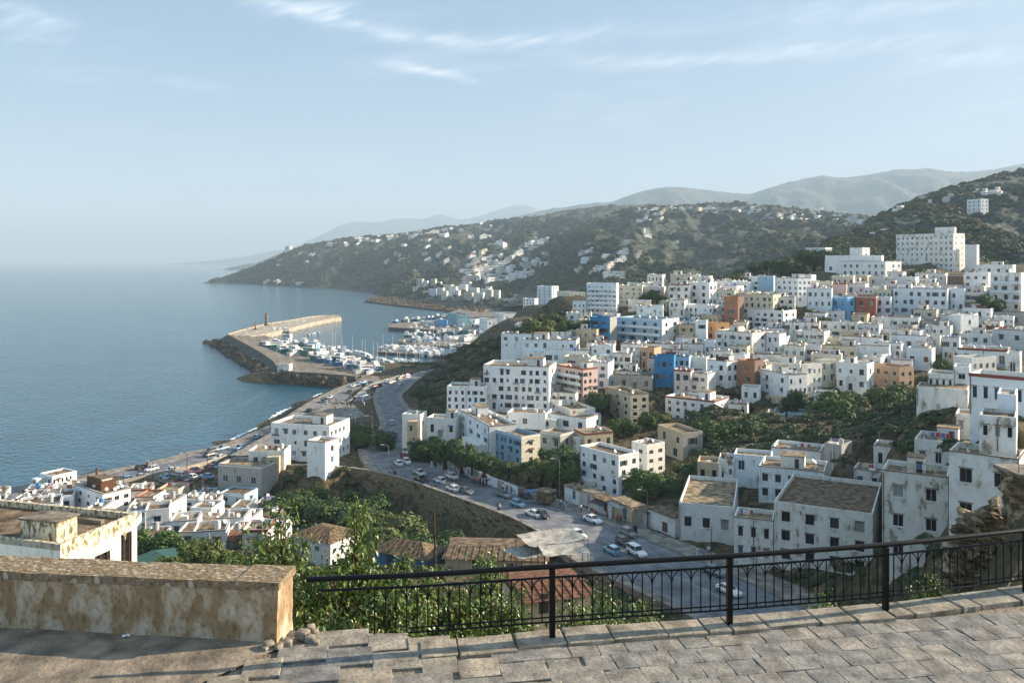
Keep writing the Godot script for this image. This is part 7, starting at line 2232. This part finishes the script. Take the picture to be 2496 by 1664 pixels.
	# fallen lumps at the pier's foot, scrap of paper at the wall's foot
	for q in [[-2.97, 10.05, 0.06], [-2.84, 10.02, 0.045], [-2.74, 10.10, 0.05], [-2.99, 9.96, 0.035], [-2.62, 10.3, 0.08], [-2.5, 10.2, 0.06], [-2.48, 10.38, 0.05], [-2.40, 10.12, 0.04], [-2.56, 10.5, 0.06]]:
		var r := RandomNumberGenerator.new(); r.seed = int(q[0] * -1000)
		var o := put("rubble_stone", lump(r, q[2] * 2, q[2] * 1.4, q[2] * 1.7), self, T(q[0], q[1], q[2] * 0.5))
		o.set_surface_override_material(0, M["flag%d" % (r.randi() % 3)])
		o.rotation.y = r.randf() * 6.28
		tag(o, "loose broken plaster stone at the foot of the end pier", "stone", "loose stones by the pier")
	var pr := MB.new()
	for i in 6:
		var an := TAU * i / 6
		pr.tri(Vector3(0, 0.03, 0), Vector3(cos(an) * 0.05, 0.012 + 0.02 * (i % 2), sin(an) * 0.035), Vector3(cos(an + 1.05) * 0.05, 0.012 + 0.02 * ((i + 1) % 2), sin(an + 1.05) * 0.035))
	tag(put("paper_scrap", pr.mesh(null, M.foam), self, T(-4.82, 10.28, 0.015)), "crumpled white paper scrap at the foot of the parapet wall", "litter")

# irregular slab with worn edges, top at y = 0
func slab(r: RandomNumberGenerator, w: float, d: float, ch: float, deep := 0.05) -> ArrayMesh:
	var ring := []; var inn := []
	var n := 3
	for s in 4:
		for i in n:
			var t := float(i) / n
			var p: Vector2 = [Vector2(-0.5 + t, 0.5), Vector2(0.5, 0.5 - t), Vector2(0.5 - t, -0.5), Vector2(-0.5, -0.5 + t)][s]
			p = Vector2(p.x * w, p.y * d) + Vector2(r.randf_range(-0.007, 0.007), r.randf_range(-0.007, 0.007))
			ring.append(Vector3(p.x, -ch, p.y))
			var c: Vector2 = p * (1.0 - 2.2 * ch / min(w, d) * r.randf_range(0.6, 2.0))
			inn.append(Vector3(c.x, r.randf_range(-0.004, 0.002), c.y))
	var b := MB.new()
	var m := ring.size()
	var cc := Vector3(r.randf_range(-0.05, 0.05) * w, r.randf_range(-0.003, 0.004), r.randf_range(-0.05, 0.05) * d)
	for i in m:
		var j := (i + 1) % m
		b.tri(cc, inn[i], inn[j]) if (inn[i] - cc).cross(inn[j] - cc).y > 0 else b.tri(cc, inn[j], inn[i])
		var q := [ring[i], ring[j], inn[j], inn[i]]
		if (q[1] - q[0]).cross(q[2] - q[0]).y > 0: b.quad(q[0], q[1], q[2], q[3])
		else: b.quad(q[3], q[2], q[1], q[0])
		var lo0: Vector3 = ring[i] - Vector3(0, deep, 0); var lo1: Vector3 = ring[j] - Vector3(0, deep, 0)
		var out: Vector3 = (ring[i] + ring[j]) * Vector3(1, 0, 1)
		if (lo1 - lo0).cross(ring[j] - lo0).dot(out) > 0: b.quad(lo0, lo1, ring[j], ring[i])
		else: b.quad(lo1, lo0, ring[i], ring[j])
	return b.mesh(null, M.paver0)
# rounded stone block
func lump(r: RandomNumberGenerator, w: float, h: float, d: float) -> ArrayMesh:
	var rows := []
	for i in 8:
		var row := []
		for j in 13:
			var ph: float = PI * i / 7.0; var th := TAU * (j % 12) / 12
			var s := Vector3(sin(ph) * cos(th), cos(ph), sin(ph) * sin(th))
			var q := Vector3(sign(s.x) * pow(abs(s.x), 0.24), sign(s.y) * pow(abs(s.y), 0.30), sign(s.z) * pow(abs(s.z), 0.24))
			q *= 1.0 + 0.10 * nz.get_noise_3d(s.x * 90 + r.seed, s.y * 90, s.z * 90)
			row.append(Vector3(q.x * w / 2, q.y * h / 2, q.z * d / 2))
		rows.append(row)
	return grid_mesh(rows, M.flag0)
# box whose faces are a fine, slightly uneven grid with softened edges
func rough_box(lo: Vector3, hi: Vector3, nx: int, ny: int, nzz: int, amp: float) -> ArrayMesh:
	var st := SurfaceTool.new(); st.begin(Mesh.PRIMITIVE_TRIANGLES)
	var base := 0
	var faces := [[Vector3(lo.x, lo.y, hi.z), Vector3(hi.x - lo.x, 0, 0), Vector3(0, hi.y - lo.y, 0), nx, ny], [Vector3(hi.x, lo.y, hi.z), Vector3(0, 0, lo.z - hi.z), Vector3(0, hi.y - lo.y, 0), nzz, ny], [Vector3(hi.x, lo.y, lo.z), Vector3(lo.x - hi.x, 0, 0), Vector3(0, hi.y - lo.y, 0), nx, ny], [Vector3(lo.x, lo.y, lo.z), Vector3(0, 0, hi.z - lo.z), Vector3(0, hi.y - lo.y, 0), nzz, ny], [Vector3(lo.x, hi.y, hi.z), Vector3(hi.x - lo.x, 0, 0), Vector3(0, 0, lo.z - hi.z), nx, nzz]]
	var mid := (lo + hi) / 2
	for f in faces:
		for i in f[4] + 1:
			for j in f[3] + 1:
				var p: Vector3 = f[0] + f[1] * (float(j) / f[3]) + f[2] * (float(i) / f[4])
				var dv := Vector3(nz.get_noise_3d(p.x * 130, p.y * 130, p.z * 130), nz.get_noise_3d(p.x * 130 + 50, p.y * 130, p.z * 130), nz.get_noise_3d(p.x * 130, p.y * 130 + 70, p.z * 130))
				dv += 0.6 * Vector3(nz.get_noise_3d(p.x * 420, p.y * 420, p.z * 420), nz.get_noise_3d(p.x * 420 + 50, p.y * 420, p.z * 420), 0)
				st.set_smooth_group(-1)
				st.add_vertex(p + dv * amp)
		for i in f[4]:
			for j in f[3]:
				var a: int = base + i * (f[3] + 1) + j
				var w: int = f[3] + 1
				for k in [a, a + w, a + 1, a + 1, a + w, a + w + 1]: st.add_index(k)
		base += (f[3] + 1) * (f[4] + 1)
	st.generate_normals()
	var me := st.commit()
	me.surface_set_material(0, M.peel)
	return me

func make_railing():
	var root := thing("railing", "black iron railing with pointed arches along the terrace edge", "railing", Vector3.ZERO)
	var base := 0.085; var H := 0.825
	var pt := func(x: float, y: float) -> Vector3:
		return T(x, kerb_z(x) + 0.2, base + y)
	var xs := [-1.78, 0.50, 2.80, 5.0, 7.25, 9.5]
	# top rail and thinner rails
	for q in [[0.0, 1.0, 0.033, "top_rail", -2.45], [0.0, 0.835, 0.014, "rail", -2.32], [0.0, 0.235, 0.010, "rail", -1.25], [0.0, 0.165, 0.012, "rail", -1.25]]:
		var m := MB.new()
		var x: float = q[4]
		while x < 9.4:
			m.tube(pt.call(x, H * q[1]), pt.call(x + 0.55, H * q[1]), q[2], q[2], 10, true)
			x += 0.55
		put(q[3], m.mesh(null, M.iron), root)
	for i in xs.size():
		var p: Vector3 = pt.call(xs[i], 0.0)
		if i > 0:
			var m := MB.new()
			m.cbox(Vector3(0, (H - 0.02) / 2 - 0.03, 0), Vector3(0.066, H + 0.02, 0.066), 0.004, Basis(Vector3.UP, 0.16))
			put("post", m.mesh(null, M.iron), root, p)
		if i == xs.size() - 1: break
		var n := 18
		for k in range(1, n):
			var x: float = lerp(float(xs[i]), float(xs[i + 1]), float(k) / n)
			var b := MB.new()
			b.tube(pt.call(x, H * 0.165), pt.call(x, H * 0.835), 0.009, 0.009, 6, false)
			var bar := put("baluster", b.mesh(null, M.iron), root)
			if k % 2 == 0:
				var step: float = (xs[i + 1] - xs[i]) / n
				for s in [-1.0, 1.0]:
					var am := MB.new()
					for e in 6:
						var t0 := e / 6.0; var t1 := (e + 1) / 6.0
						pass
						am.tube(pt.call(x + s * step * 0.97 * pow(t0, 1.9), H * (0.60 + 0.23 * sin(t0 * 1.45))), pt.call(x + s * step * 0.97 * pow(t1, 1.9), H * (0.60 + 0.23 * sin(t1 * 1.45))), 0.007, 0.007, 5, false)
					put("arch", am.mesh(null, M.iron), bar)

# ---------------------------------------------------------------- bushes right behind the railing
var blade_meshes := []
func blade(k: int) -> MB:
	while blade_meshes.size() < 10:
		var r := RandomNumberGenerator.new(); r.seed = 40 + blade_meshes.size()
		var b := MB.new()
		b.col = Color(0.07, 0.125, 0.022).lerp(Color(0.15, 0.20, 0.045), r.randf())
		if blade_meshes.size() == 9: b.col = Color(0.20, 0.17, 0.05)
		var L := r.randf_range(0.045, 0.095); var wd := L * r.randf_range(0.17, 0.26)
		var pts := []
		for i in 5:
			var t := i / 4.0
			pts.append([Vector3(0, -0.35 * L * t * t, L * t), wd * sin(PI * pow(t, 0.8)) + 0.001])
		for i in 4:
			var p = pts[i]; var q = pts[i + 1]
			var up := Vector3(0, 0.35, 0)
			for s in [-1.0, 1.0]:
				var a: Vector3 = p[0]; var c: Vector3 = q[0]
				var d: Vector3 = c + Vector3(s * q[1], q[1] * 0.35, 0); var e: Vector3 = a + Vector3(s * p[1], p[1] * 0.35, 0)
				if s > 0: b.quad(a, c, d, e)
				else: b.quad(a, e, d, c)
		blade_meshes.append(b)
	return blade_meshes[k % 10]
func bush(label: String, at: Vector3, h: float, wide: float, leaves: int, seed_: int, upright: float):
	var r := RandomNumberGenerator.new(); r.seed = seed_
	var root := thing("leafy_bush", label, "bush", at, 0.0)
	var st := MB.new()
	var tips := []
	var ns := int(6 + wide * 5)
	for i in ns:
		var a := r.randf() * TAU
		var lean := sqrt(r.randf()) * wide * 0.5
		var top := Vector3(cos(a) * lean, h * r.randf_range(0.55, 1.0) * (1.0 - 0.35 * lean / wide), sin(a) * lean)
		if i < 2: top = Vector3(cos(a) * lean * 0.2, h, sin(a) * lean * 0.2)
		var mid := Vector3(top.x * 0.35, top.y * 0.5, top.z * 0.35)
		st.tube(Vector3(0, -0.6, 0), mid, 0.028, 0.018, 5, false); st.tube(mid, top, 0.018, 0.006, 5, false)
		tips.append([mid, top])
	put("stem", st.mesh(null, M.wood), root)
	var all := MB.new()
	var own := 0
	for i in leaves:
		var q = tips[r.randi() % tips.size()]
		var t := pow(r.randf(), 0.7)
		var low: Vector3 = Vector3(0, 0.1 * h, 0)
		var p: Vector3 = (q[0] as Vector3).lerp(q[1], t) if r.randf() < 0.75 else low.lerp(q[0], r.randf())
		p += Vector3(r.randfn(), r.randfn() * 0.7, r.randfn()) * wide * 0.085
		var yaw := r.randf() * TAU; var pitch := r.randf_range(-0.2, 1.45) - upright * 1.2
		var bs := Basis(Vector3.UP, yaw) * Basis(Vector3.RIGHT, pitch) * Basis(Vector3.BACK, r.randf_range(-0.6, 0.6))
		bs = bs.scaled(Vector3.ONE * r.randf_range(0.75, 1.35))
		var src: MB = blade(r.randi())
		if i % 11 == 0 and own < 90:
			own += 1
			if not leaf_nodes.has(src): leaf_nodes[src] = src.mesh(null, M.glossleaf, true)
			var o := put("leaf", leaf_nodes[src], root)
			o.transform = Transform3D(bs, p)
		else:
			for k in src.v.size():
				all.v.append(bs * src.v[k] + p); all.n.append((bs * src.n[k]).normalized()); all.c.append(src.c[k])
	var f := put("foliage", all.mesh(null, M.glossleaf, true), root)
	f.set_meta("kind", "stuff")
var leaf_nodes := {}
func make_bushes():
	var list := [[690, 1560, 13.0, 1240, 2.1, 1500, 0.0, "dense drooping leafy bush behind the end pier"], [755, 1560, 12.2, 1385, 1.6, 800, 0.0, "small leafy bush between pier and railing end"], [870, 1560, 12.6, 1212, 1.5, 1200, 0.1, "tall slender leafy shoot rising above its neighbours"], [905, 1570, 12.4, 1392, 2.0, 1300, 0.0, "leafy bush at the foot of the tall shoot"], [820, 1570, 12.0, 1400, 1.9, 1100, 0.0, "leafy bush behind the railing's open end"], [985, 1570, 12.8, 1352, 1.5, 1000, 0.0, "drooping bush in front of the hipped tile hut"], [1055, 1570, 12.6, 1385, 1.4, 800, 0.1, "thin leafy bush around the leaning pole"], [1180, 1575, 13.4, 1352, 1.9, 1300, 0.2, "upright leafy bush in front of the long tin roof"], [1130, 1580, 12.6, 1460, 2.0, 900, 0.1, "low leafy bush behind the first railing panel"], [960, 1575, 11.8, 1440, 2.2, 1000, 0.1, "low leafy bush pressing against the railing"], [1250, 1580, 13.0, 1475, 1.5, 600, 0.2, "small bush beside the first railing post"], [1470, 1600, 16.0, 1445, 2.4, 1100, 0.3, "bright bush seen through the second railing panel"], [1400, 1600, 15.0, 1480, 1.8, 700, 0.3, "small bush beside the red shed roof"], [1570, 1610, 17.0, 1470, 2.0, 700, 0.3, "green bush on the bank by the road edge"], [2010, 1600, 19.0, 1460, 2.6, 900, 0.3, "grassy bush below the white weathered building"], [2270, 1540, 17.0, 1400, 1.6, 700, 0.2, "dark bush beside the rubble wall"], [2240, 1560, 15.0, 1470, 1.4, 500, 0.2, "small bush at the foot of the rubble wall"]]
	for i in list.size():
		var q = list[i]
		var p := W(q[0], q[1], q[2])
		bush(q[7], p, (q[1] - q[3]) / F * q[2], q[4] * 0.72, int(q[5] * 1.5), 80 + i, q[6])
	# yellow-green garden bushes beyond the parapet
	for q in [[440, 1420, 36.0, 1340, 3.4, 0.4, "yellow-green garden bush beyond the parapet wall"], [510, 1420, 34.0, 1345, 3.4, 0.4, "bright yellow flowering bush beyond the parapet wall"], [570, 1425, 32.0, 1350, 2.6, 0.3, "green garden bush near the end pier"], [600, 1430, 30.0, 1360, 2.0, 0.3, "small green garden bush by the end pier"]]:
		var o := copy(trees[5 if q[0] != 510 else 3], W(q[0], q[1], q[2]), q[0], q[6], "garden bushes beyond the parapet")
		o.scale = Vector3.ONE * ((q[1] - q[3]) / F * q[2]) / 3.9
	print("bushes ", Time.get_ticks_msec())

# ---------------------------------------------------------------- stained house and rubble wall close by
func make_near_masses():
	var p := {"C": W(146, 1327, 46.0)}
	var top: float = p.C.y
	var C := Vector3(p.C.x, 36.0, p.C.z)
	var far := W(333, 1250, 46.0 * 690.0 / 613.0)
	var dv := Vector3(far.x - C.x, 0, far.z - C.z)
	var d := dv.length()
	var th := atan2(dv.x, -dv.z)
	var h := top - 36.0
	var w := 13.0
	var root := thing("house", "stained cream house with weathered flat roof and barred windows beyond the parapet wall", "house", C, -th + 0.0)
	var hol := [[d * 0.42, h - 3.6, d * 0.60, h - 1.55], [d * 0.77, h - 3.1, d * 0.90, h - 0.95]]
	var b := MB.new(); var br := MB.new()
	wall_face(b, Vector3(-w, 0, 0), Vector3.RIGHT, Vector3.BACK, w, -4, h, [])
	wall_face(br, Vector3.ZERO, Vector3.FORWARD, Vector3.RIGHT, d, -4, h, hol)
	wall_face(b, Vector3(0, 0, -d), Vector3.LEFT, Vector3.FORWARD, w, -4, h, []); wall_face(b, Vector3(-w, 0, -d), Vector3.BACK, Vector3.LEFT, d, -4, h, [])
	put("wall", br.mesh(b.mesh(null, M.stained), M.stained), root)
	# grimy run-off band under the roof edge
	b = MB.new()
	var gz := 0
	while gz < 24:
		var z0 := d * gz / 24.0; var z1 := d * (gz + 1) / 24.0
		var lo0: float = h - 0.35 - 0.9 * abs(nz.get_noise_2d(gz * 130.0, 5.0)) - 0.25 * (gz % 3); var lo1: float = h - 0.35 - 0.9 * abs(nz.get_noise_2d((gz + 1) * 130.0, 5.0)) - 0.25 * ((gz + 1) % 3)
		b.quad(Vector3(0.004, lo0, -z0), Vector3(0.004, lo1, -z1), Vector3(0.004, h - 0.003, -z1), Vector3(0.004, h - 0.003, -z0))
		gz += 1
	put("stain_band", b.mesh(null, M.grimy), root)
	b = MB.new()
	b.quad(Vector3(-w + 0.25, h - 0.35, -0.25), Vector3(-0.25, h - 0.35, -0.25), Vector3(-0.25, h - 0.35, -d + 0.25), Vector3(-w + 0.25, h - 0.35, -d + 0.25))
	put("roof", b.mesh(null, M.roof_brown), root)
	b = MB.new()
	for q in [[Vector3(-w / 2, h - 0.17, -0.125), Vector3(w, 0.36, 0.25)], [Vector3(-w / 2, h - 0.17, -d + 0.125), Vector3(w, 0.36, 0.25)], [Vector3(-0.125, h - 0.17, -d / 2), Vector3(0.246, 0.358, d - 0.5)], [Vector3(-w + 0.125, h - 0.17, -d / 2), Vector3(0.25, 0.358, d - 0.5)]]: b.box(q[0], q[1])
	put("parapet", b.mesh(null, M.grimy), root)
	b = MB.new(); b.cbox(Vector3(-2.4, h + 0.2, -1.6), Vector3(2.6, 1.3, 1.5), 0.04); put("roof_box", b.mesh(null, M.grimy), root)
	b = MB.new(); b.box(Vector3(-2.4, h + 0.88, -1.6), Vector3(2.8, 0.1, 1.7)); put("roof_box_lid", b.mesh(null, M.roof_grey), root)
	b = MB.new(); b.box(Vector3(-4.0, h - 0.22, -d + 1.5), Vector3(5.5, 0.24, 0.3)); put("roof_upstand", b.mesh(null, M.roof_grey), root)
	for q in hol:
		var ww: float = q[2] - q[0]; var hh: float = q[3] - q[1]
		var wn := put("window", window_mesh(ww, hh, "glass", "frame_wood", 1), root, Vector3(0, (q[1] + q[3]) / 2, -(q[0] + q[2]) / 2))
		wn.rotation.y = PI / 2
		var g := MB.new()
		for k in 5: g.tube(Vector3(-ww / 2 + ww * (k + 0.5) / 5, -hh / 2, -0.03), Vector3(-ww / 2 + ww * (k + 0.5) / 5, hh / 2, -0.03), 0.018, 0.018, 5)
		for k in 4: g.tube(Vector3(-ww / 2, -hh / 2 + hh * (k + 0.5) / 4, -0.03), Vector3(ww / 2, -hh / 2 + hh * (k + 0.5) / 4, -0.03), 0.014, 0.014, 5)
		put("grille", g.mesh(null, M.shutter_dark), wn)
		put("shutter", box_mesh(Vector3(0.05, hh, 0.10), "rust"), wn, Vector3(ww / 2 + 0.02, 0, 0.05))
	# rubble wall below the railing at the right
	var rw := thing("rubble_wall", "rough mound of rubble masonry beside the railing", "wall", Vector3.ZERO)
	var line := [[2300, 1400], [2345, 1330], [2375, 1275], [2420, 1258], [2470, 1268], [2540, 1262], [2640, 1255]]
	var body := MB.new()
	var tops := []
	for q in line: tops.append(W(q[0], q[1], 33.0))
	tops = dense(tops, 3)
	var rows := []
	for k in 9:
		var r := []
		for t in tops:
			var y: float = lerp(t.y, 42.0, k / 8.0)
			r.append(Vector3(t.x, y, t.z + (t.y - y) * 0.22 + nz.get_noise_3d(t.x * 40, y * 40, 0) * 0.5))
		rows.append(r)
	var back := []
	for t in tops: back.append(Vector3(t.x * 1.1, t.y - 0.6, t.z - 3.5))
	rows.push_front(back)
	put("core", grid_mesh(rows, M.stone), rw)
	for k in 290:
		var t := along(tops, rng.randf())
		var y: float = t.y - rng.randf_range(-0.1, 1.0) * rng.randf_range(0.0, 6.5)
		var o := put("stone", rock_mesh(rng.randi()), rw, Vector3(t.x, y, t.z + (t.y - y) * 0.22 + nz.get_noise_3d(t.x * 40, y * 40, 0) * 0.5))
		o.scale = Vector3(rng.randf_range(0.3, 0.65), rng.randf_range(0.16, 0.34), rng.randf_range(0.25, 0.45))
		o.set_surface_override_material(0, M.stone if k % 3 else M.rock)
		o.rotation = Vector3(rng.randf_range(-0.2, 0.2), rng.randf() * 6.28, rng.randf_range(-0.3, 0.3))
	# crumbling stone pillar with a balcony on top, far right
	var sp := thing("stone_pillar", "crumbling stone pillar with a small iron balcony on top", "pillar", W(2500, 1290, 31.0))
	var prow := []
	for i in 10:
		var r := []
		for j in 13:
			var a := TAU * (j % 12) / 12
			var rad: float = (0.62 if i < 6 else 0.85) * (1.0 + 0.35 * nz.get_noise_3d(cos(a) * 60, i * 40, sin(a) * 60))
			r.append(Vector3(cos(a) * rad, i * 0.24, sin(a) * rad))
		prow.push_front(r)
	put("shaft", grid_mesh(prow, M.stone), sp)
	for k in 70:
		var a := rng.randf() * TAU; var yy := rng.randf_range(-0.2, 2.1)
		var rr: float = 0.55 if yy < 1.4 else 0.75
		var o := put("stone", rock_mesh(rng.randi()), sp, Vector3(cos(a) * rr, yy, sin(a) * rr))
		o.scale = Vector3(rng.randf_range(0.14, 0.30), rng.randf_range(0.10, 0.20), rng.randf_range(0.14, 0.26))
		o.set_surface_override_material(0, M.stone if k % 3 else M.rock)
		o.rotation = Vector3(0, rng.randf() * 6.28, rng.randf_range(-0.3, 0.3))
	var sb := MB.new(); sb.cbox(Vector3(0.2, 2.2, 0), Vector3(1.9, 0.14, 1.6), 0.03); put("balcony_floor", sb.mesh(null, M.roof_grey), sp)
	sb = MB.new()
	for i in 9: sb.tube(Vector3(-0.7 + i * 0.22, 2.27, 0.75), Vector3(-0.7 + i * 0.22, 3.2, 0.75), 0.014, 0.014, 5)
	sb.tube(Vector3(-0.72, 3.2, 0.75), Vector3(1.1, 3.2, 0.75), 0.02, 0.02, 5)
	put("balcony_rail", sb.mesh(null, M.rust), sp)

func make_fill():
	var n := 0
	for k in 1500:
		if n >= 125: break
		var u := rng.randf_range(1290, 2520); var v := rng.randf_range(700, 965)
		if u < 1560 and v < 790: continue
		if u < 1440 and v > 880: continue
		if v > 935 and u > 1700: continue
		if u > 2230 and v > 880: continue
		if u > 1880 and u < 2230 and v > 955: continue
		var w := rng.randf_range(34, 76); var h := rng.randf_range(22, 42)
		var rw := rng.randf_range(2, 14)
		var s := [u - w, u, u + rw, v - h, v, 2 if h > 28 else 1, rng.randi_range(2, 4), rng.randi_range(0, 1), ["white", "white", "white_cool", "white_warm", "white_grey", "white_dirty", "white_dirty", "cream", "palepink", "sand", "white"][rng.randi() % 11], 0, ""]
		var p := plan(s)
		if p.w > 14 or p.w < 4: continue
		var c: Vector3 = p.C + Vector3(-cos(p.th) * p.w / 2 + sin(p.th) * p.d / 2, 0, -sin(p.th) * p.w / 2 - cos(p.th) * p.d / 2)
		var rad := sqrt(p.w * p.w + p.d * p.d) / 2
		var ok := true
		for f in feet:
			if Vector2(f[0].x - c.x, f[0].z - c.z).length() < (f[1] + rad) * 0.70: ok = false
		if not ok: continue
		house(s)
		n += 1
	# small low houses of the shore village
	var m := 0
	for k in 900:
		if m >= 34: break
		var u := rng.randf_range(-40, 690); var v := rng.randf_range(1200, 1345)
		if v < 1205 + (300 - u) * 0.05 and u < 300: continue
		if u > 390 and u < 570 and v < 1222: continue
		if v > 1300 and u < 340: continue
		var w := rng.randf_range(34, 66); var h := rng.randf_range(20, 34)
		var s := [u - w, u, u + rng.randf_range(8, 30), v - h, v, 1, rng.randi_range(1, 3), rng.randi_range(0, 2), ["white", "white", "white_cool", "white_warm", "white_grey", "palepink", "sand", "lightblue", "white_dirty"][rng.randi() % 9], 0, ["", "T", "K", "x", "r"][rng.randi() % 5]]
		if u >= 715: continue
		var p := plan(s)
		if p.w > 9 or p.w < 3: continue
		var c: Vector3 = p.C + Vector3(-cos(p.th) * p.w / 2 + sin(p.th) * p.d / 2, 0, -sin(p.th) * p.w / 2 - cos(p.th) * p.d / 2)
		var rad := sqrt(p.w * p.w + p.d * p.d) / 2
		var ok := true
		for f in feet:
			if Vector2(f[0].x - c.x, f[0].z - c.z).length() < (f[1] + rad) * 0.78: ok = false
		if not ok: continue
		house(s, "cottages of the shore village")
		m += 1
	print("fill ", n, " ", m, " ", Time.get_ticks_msec())
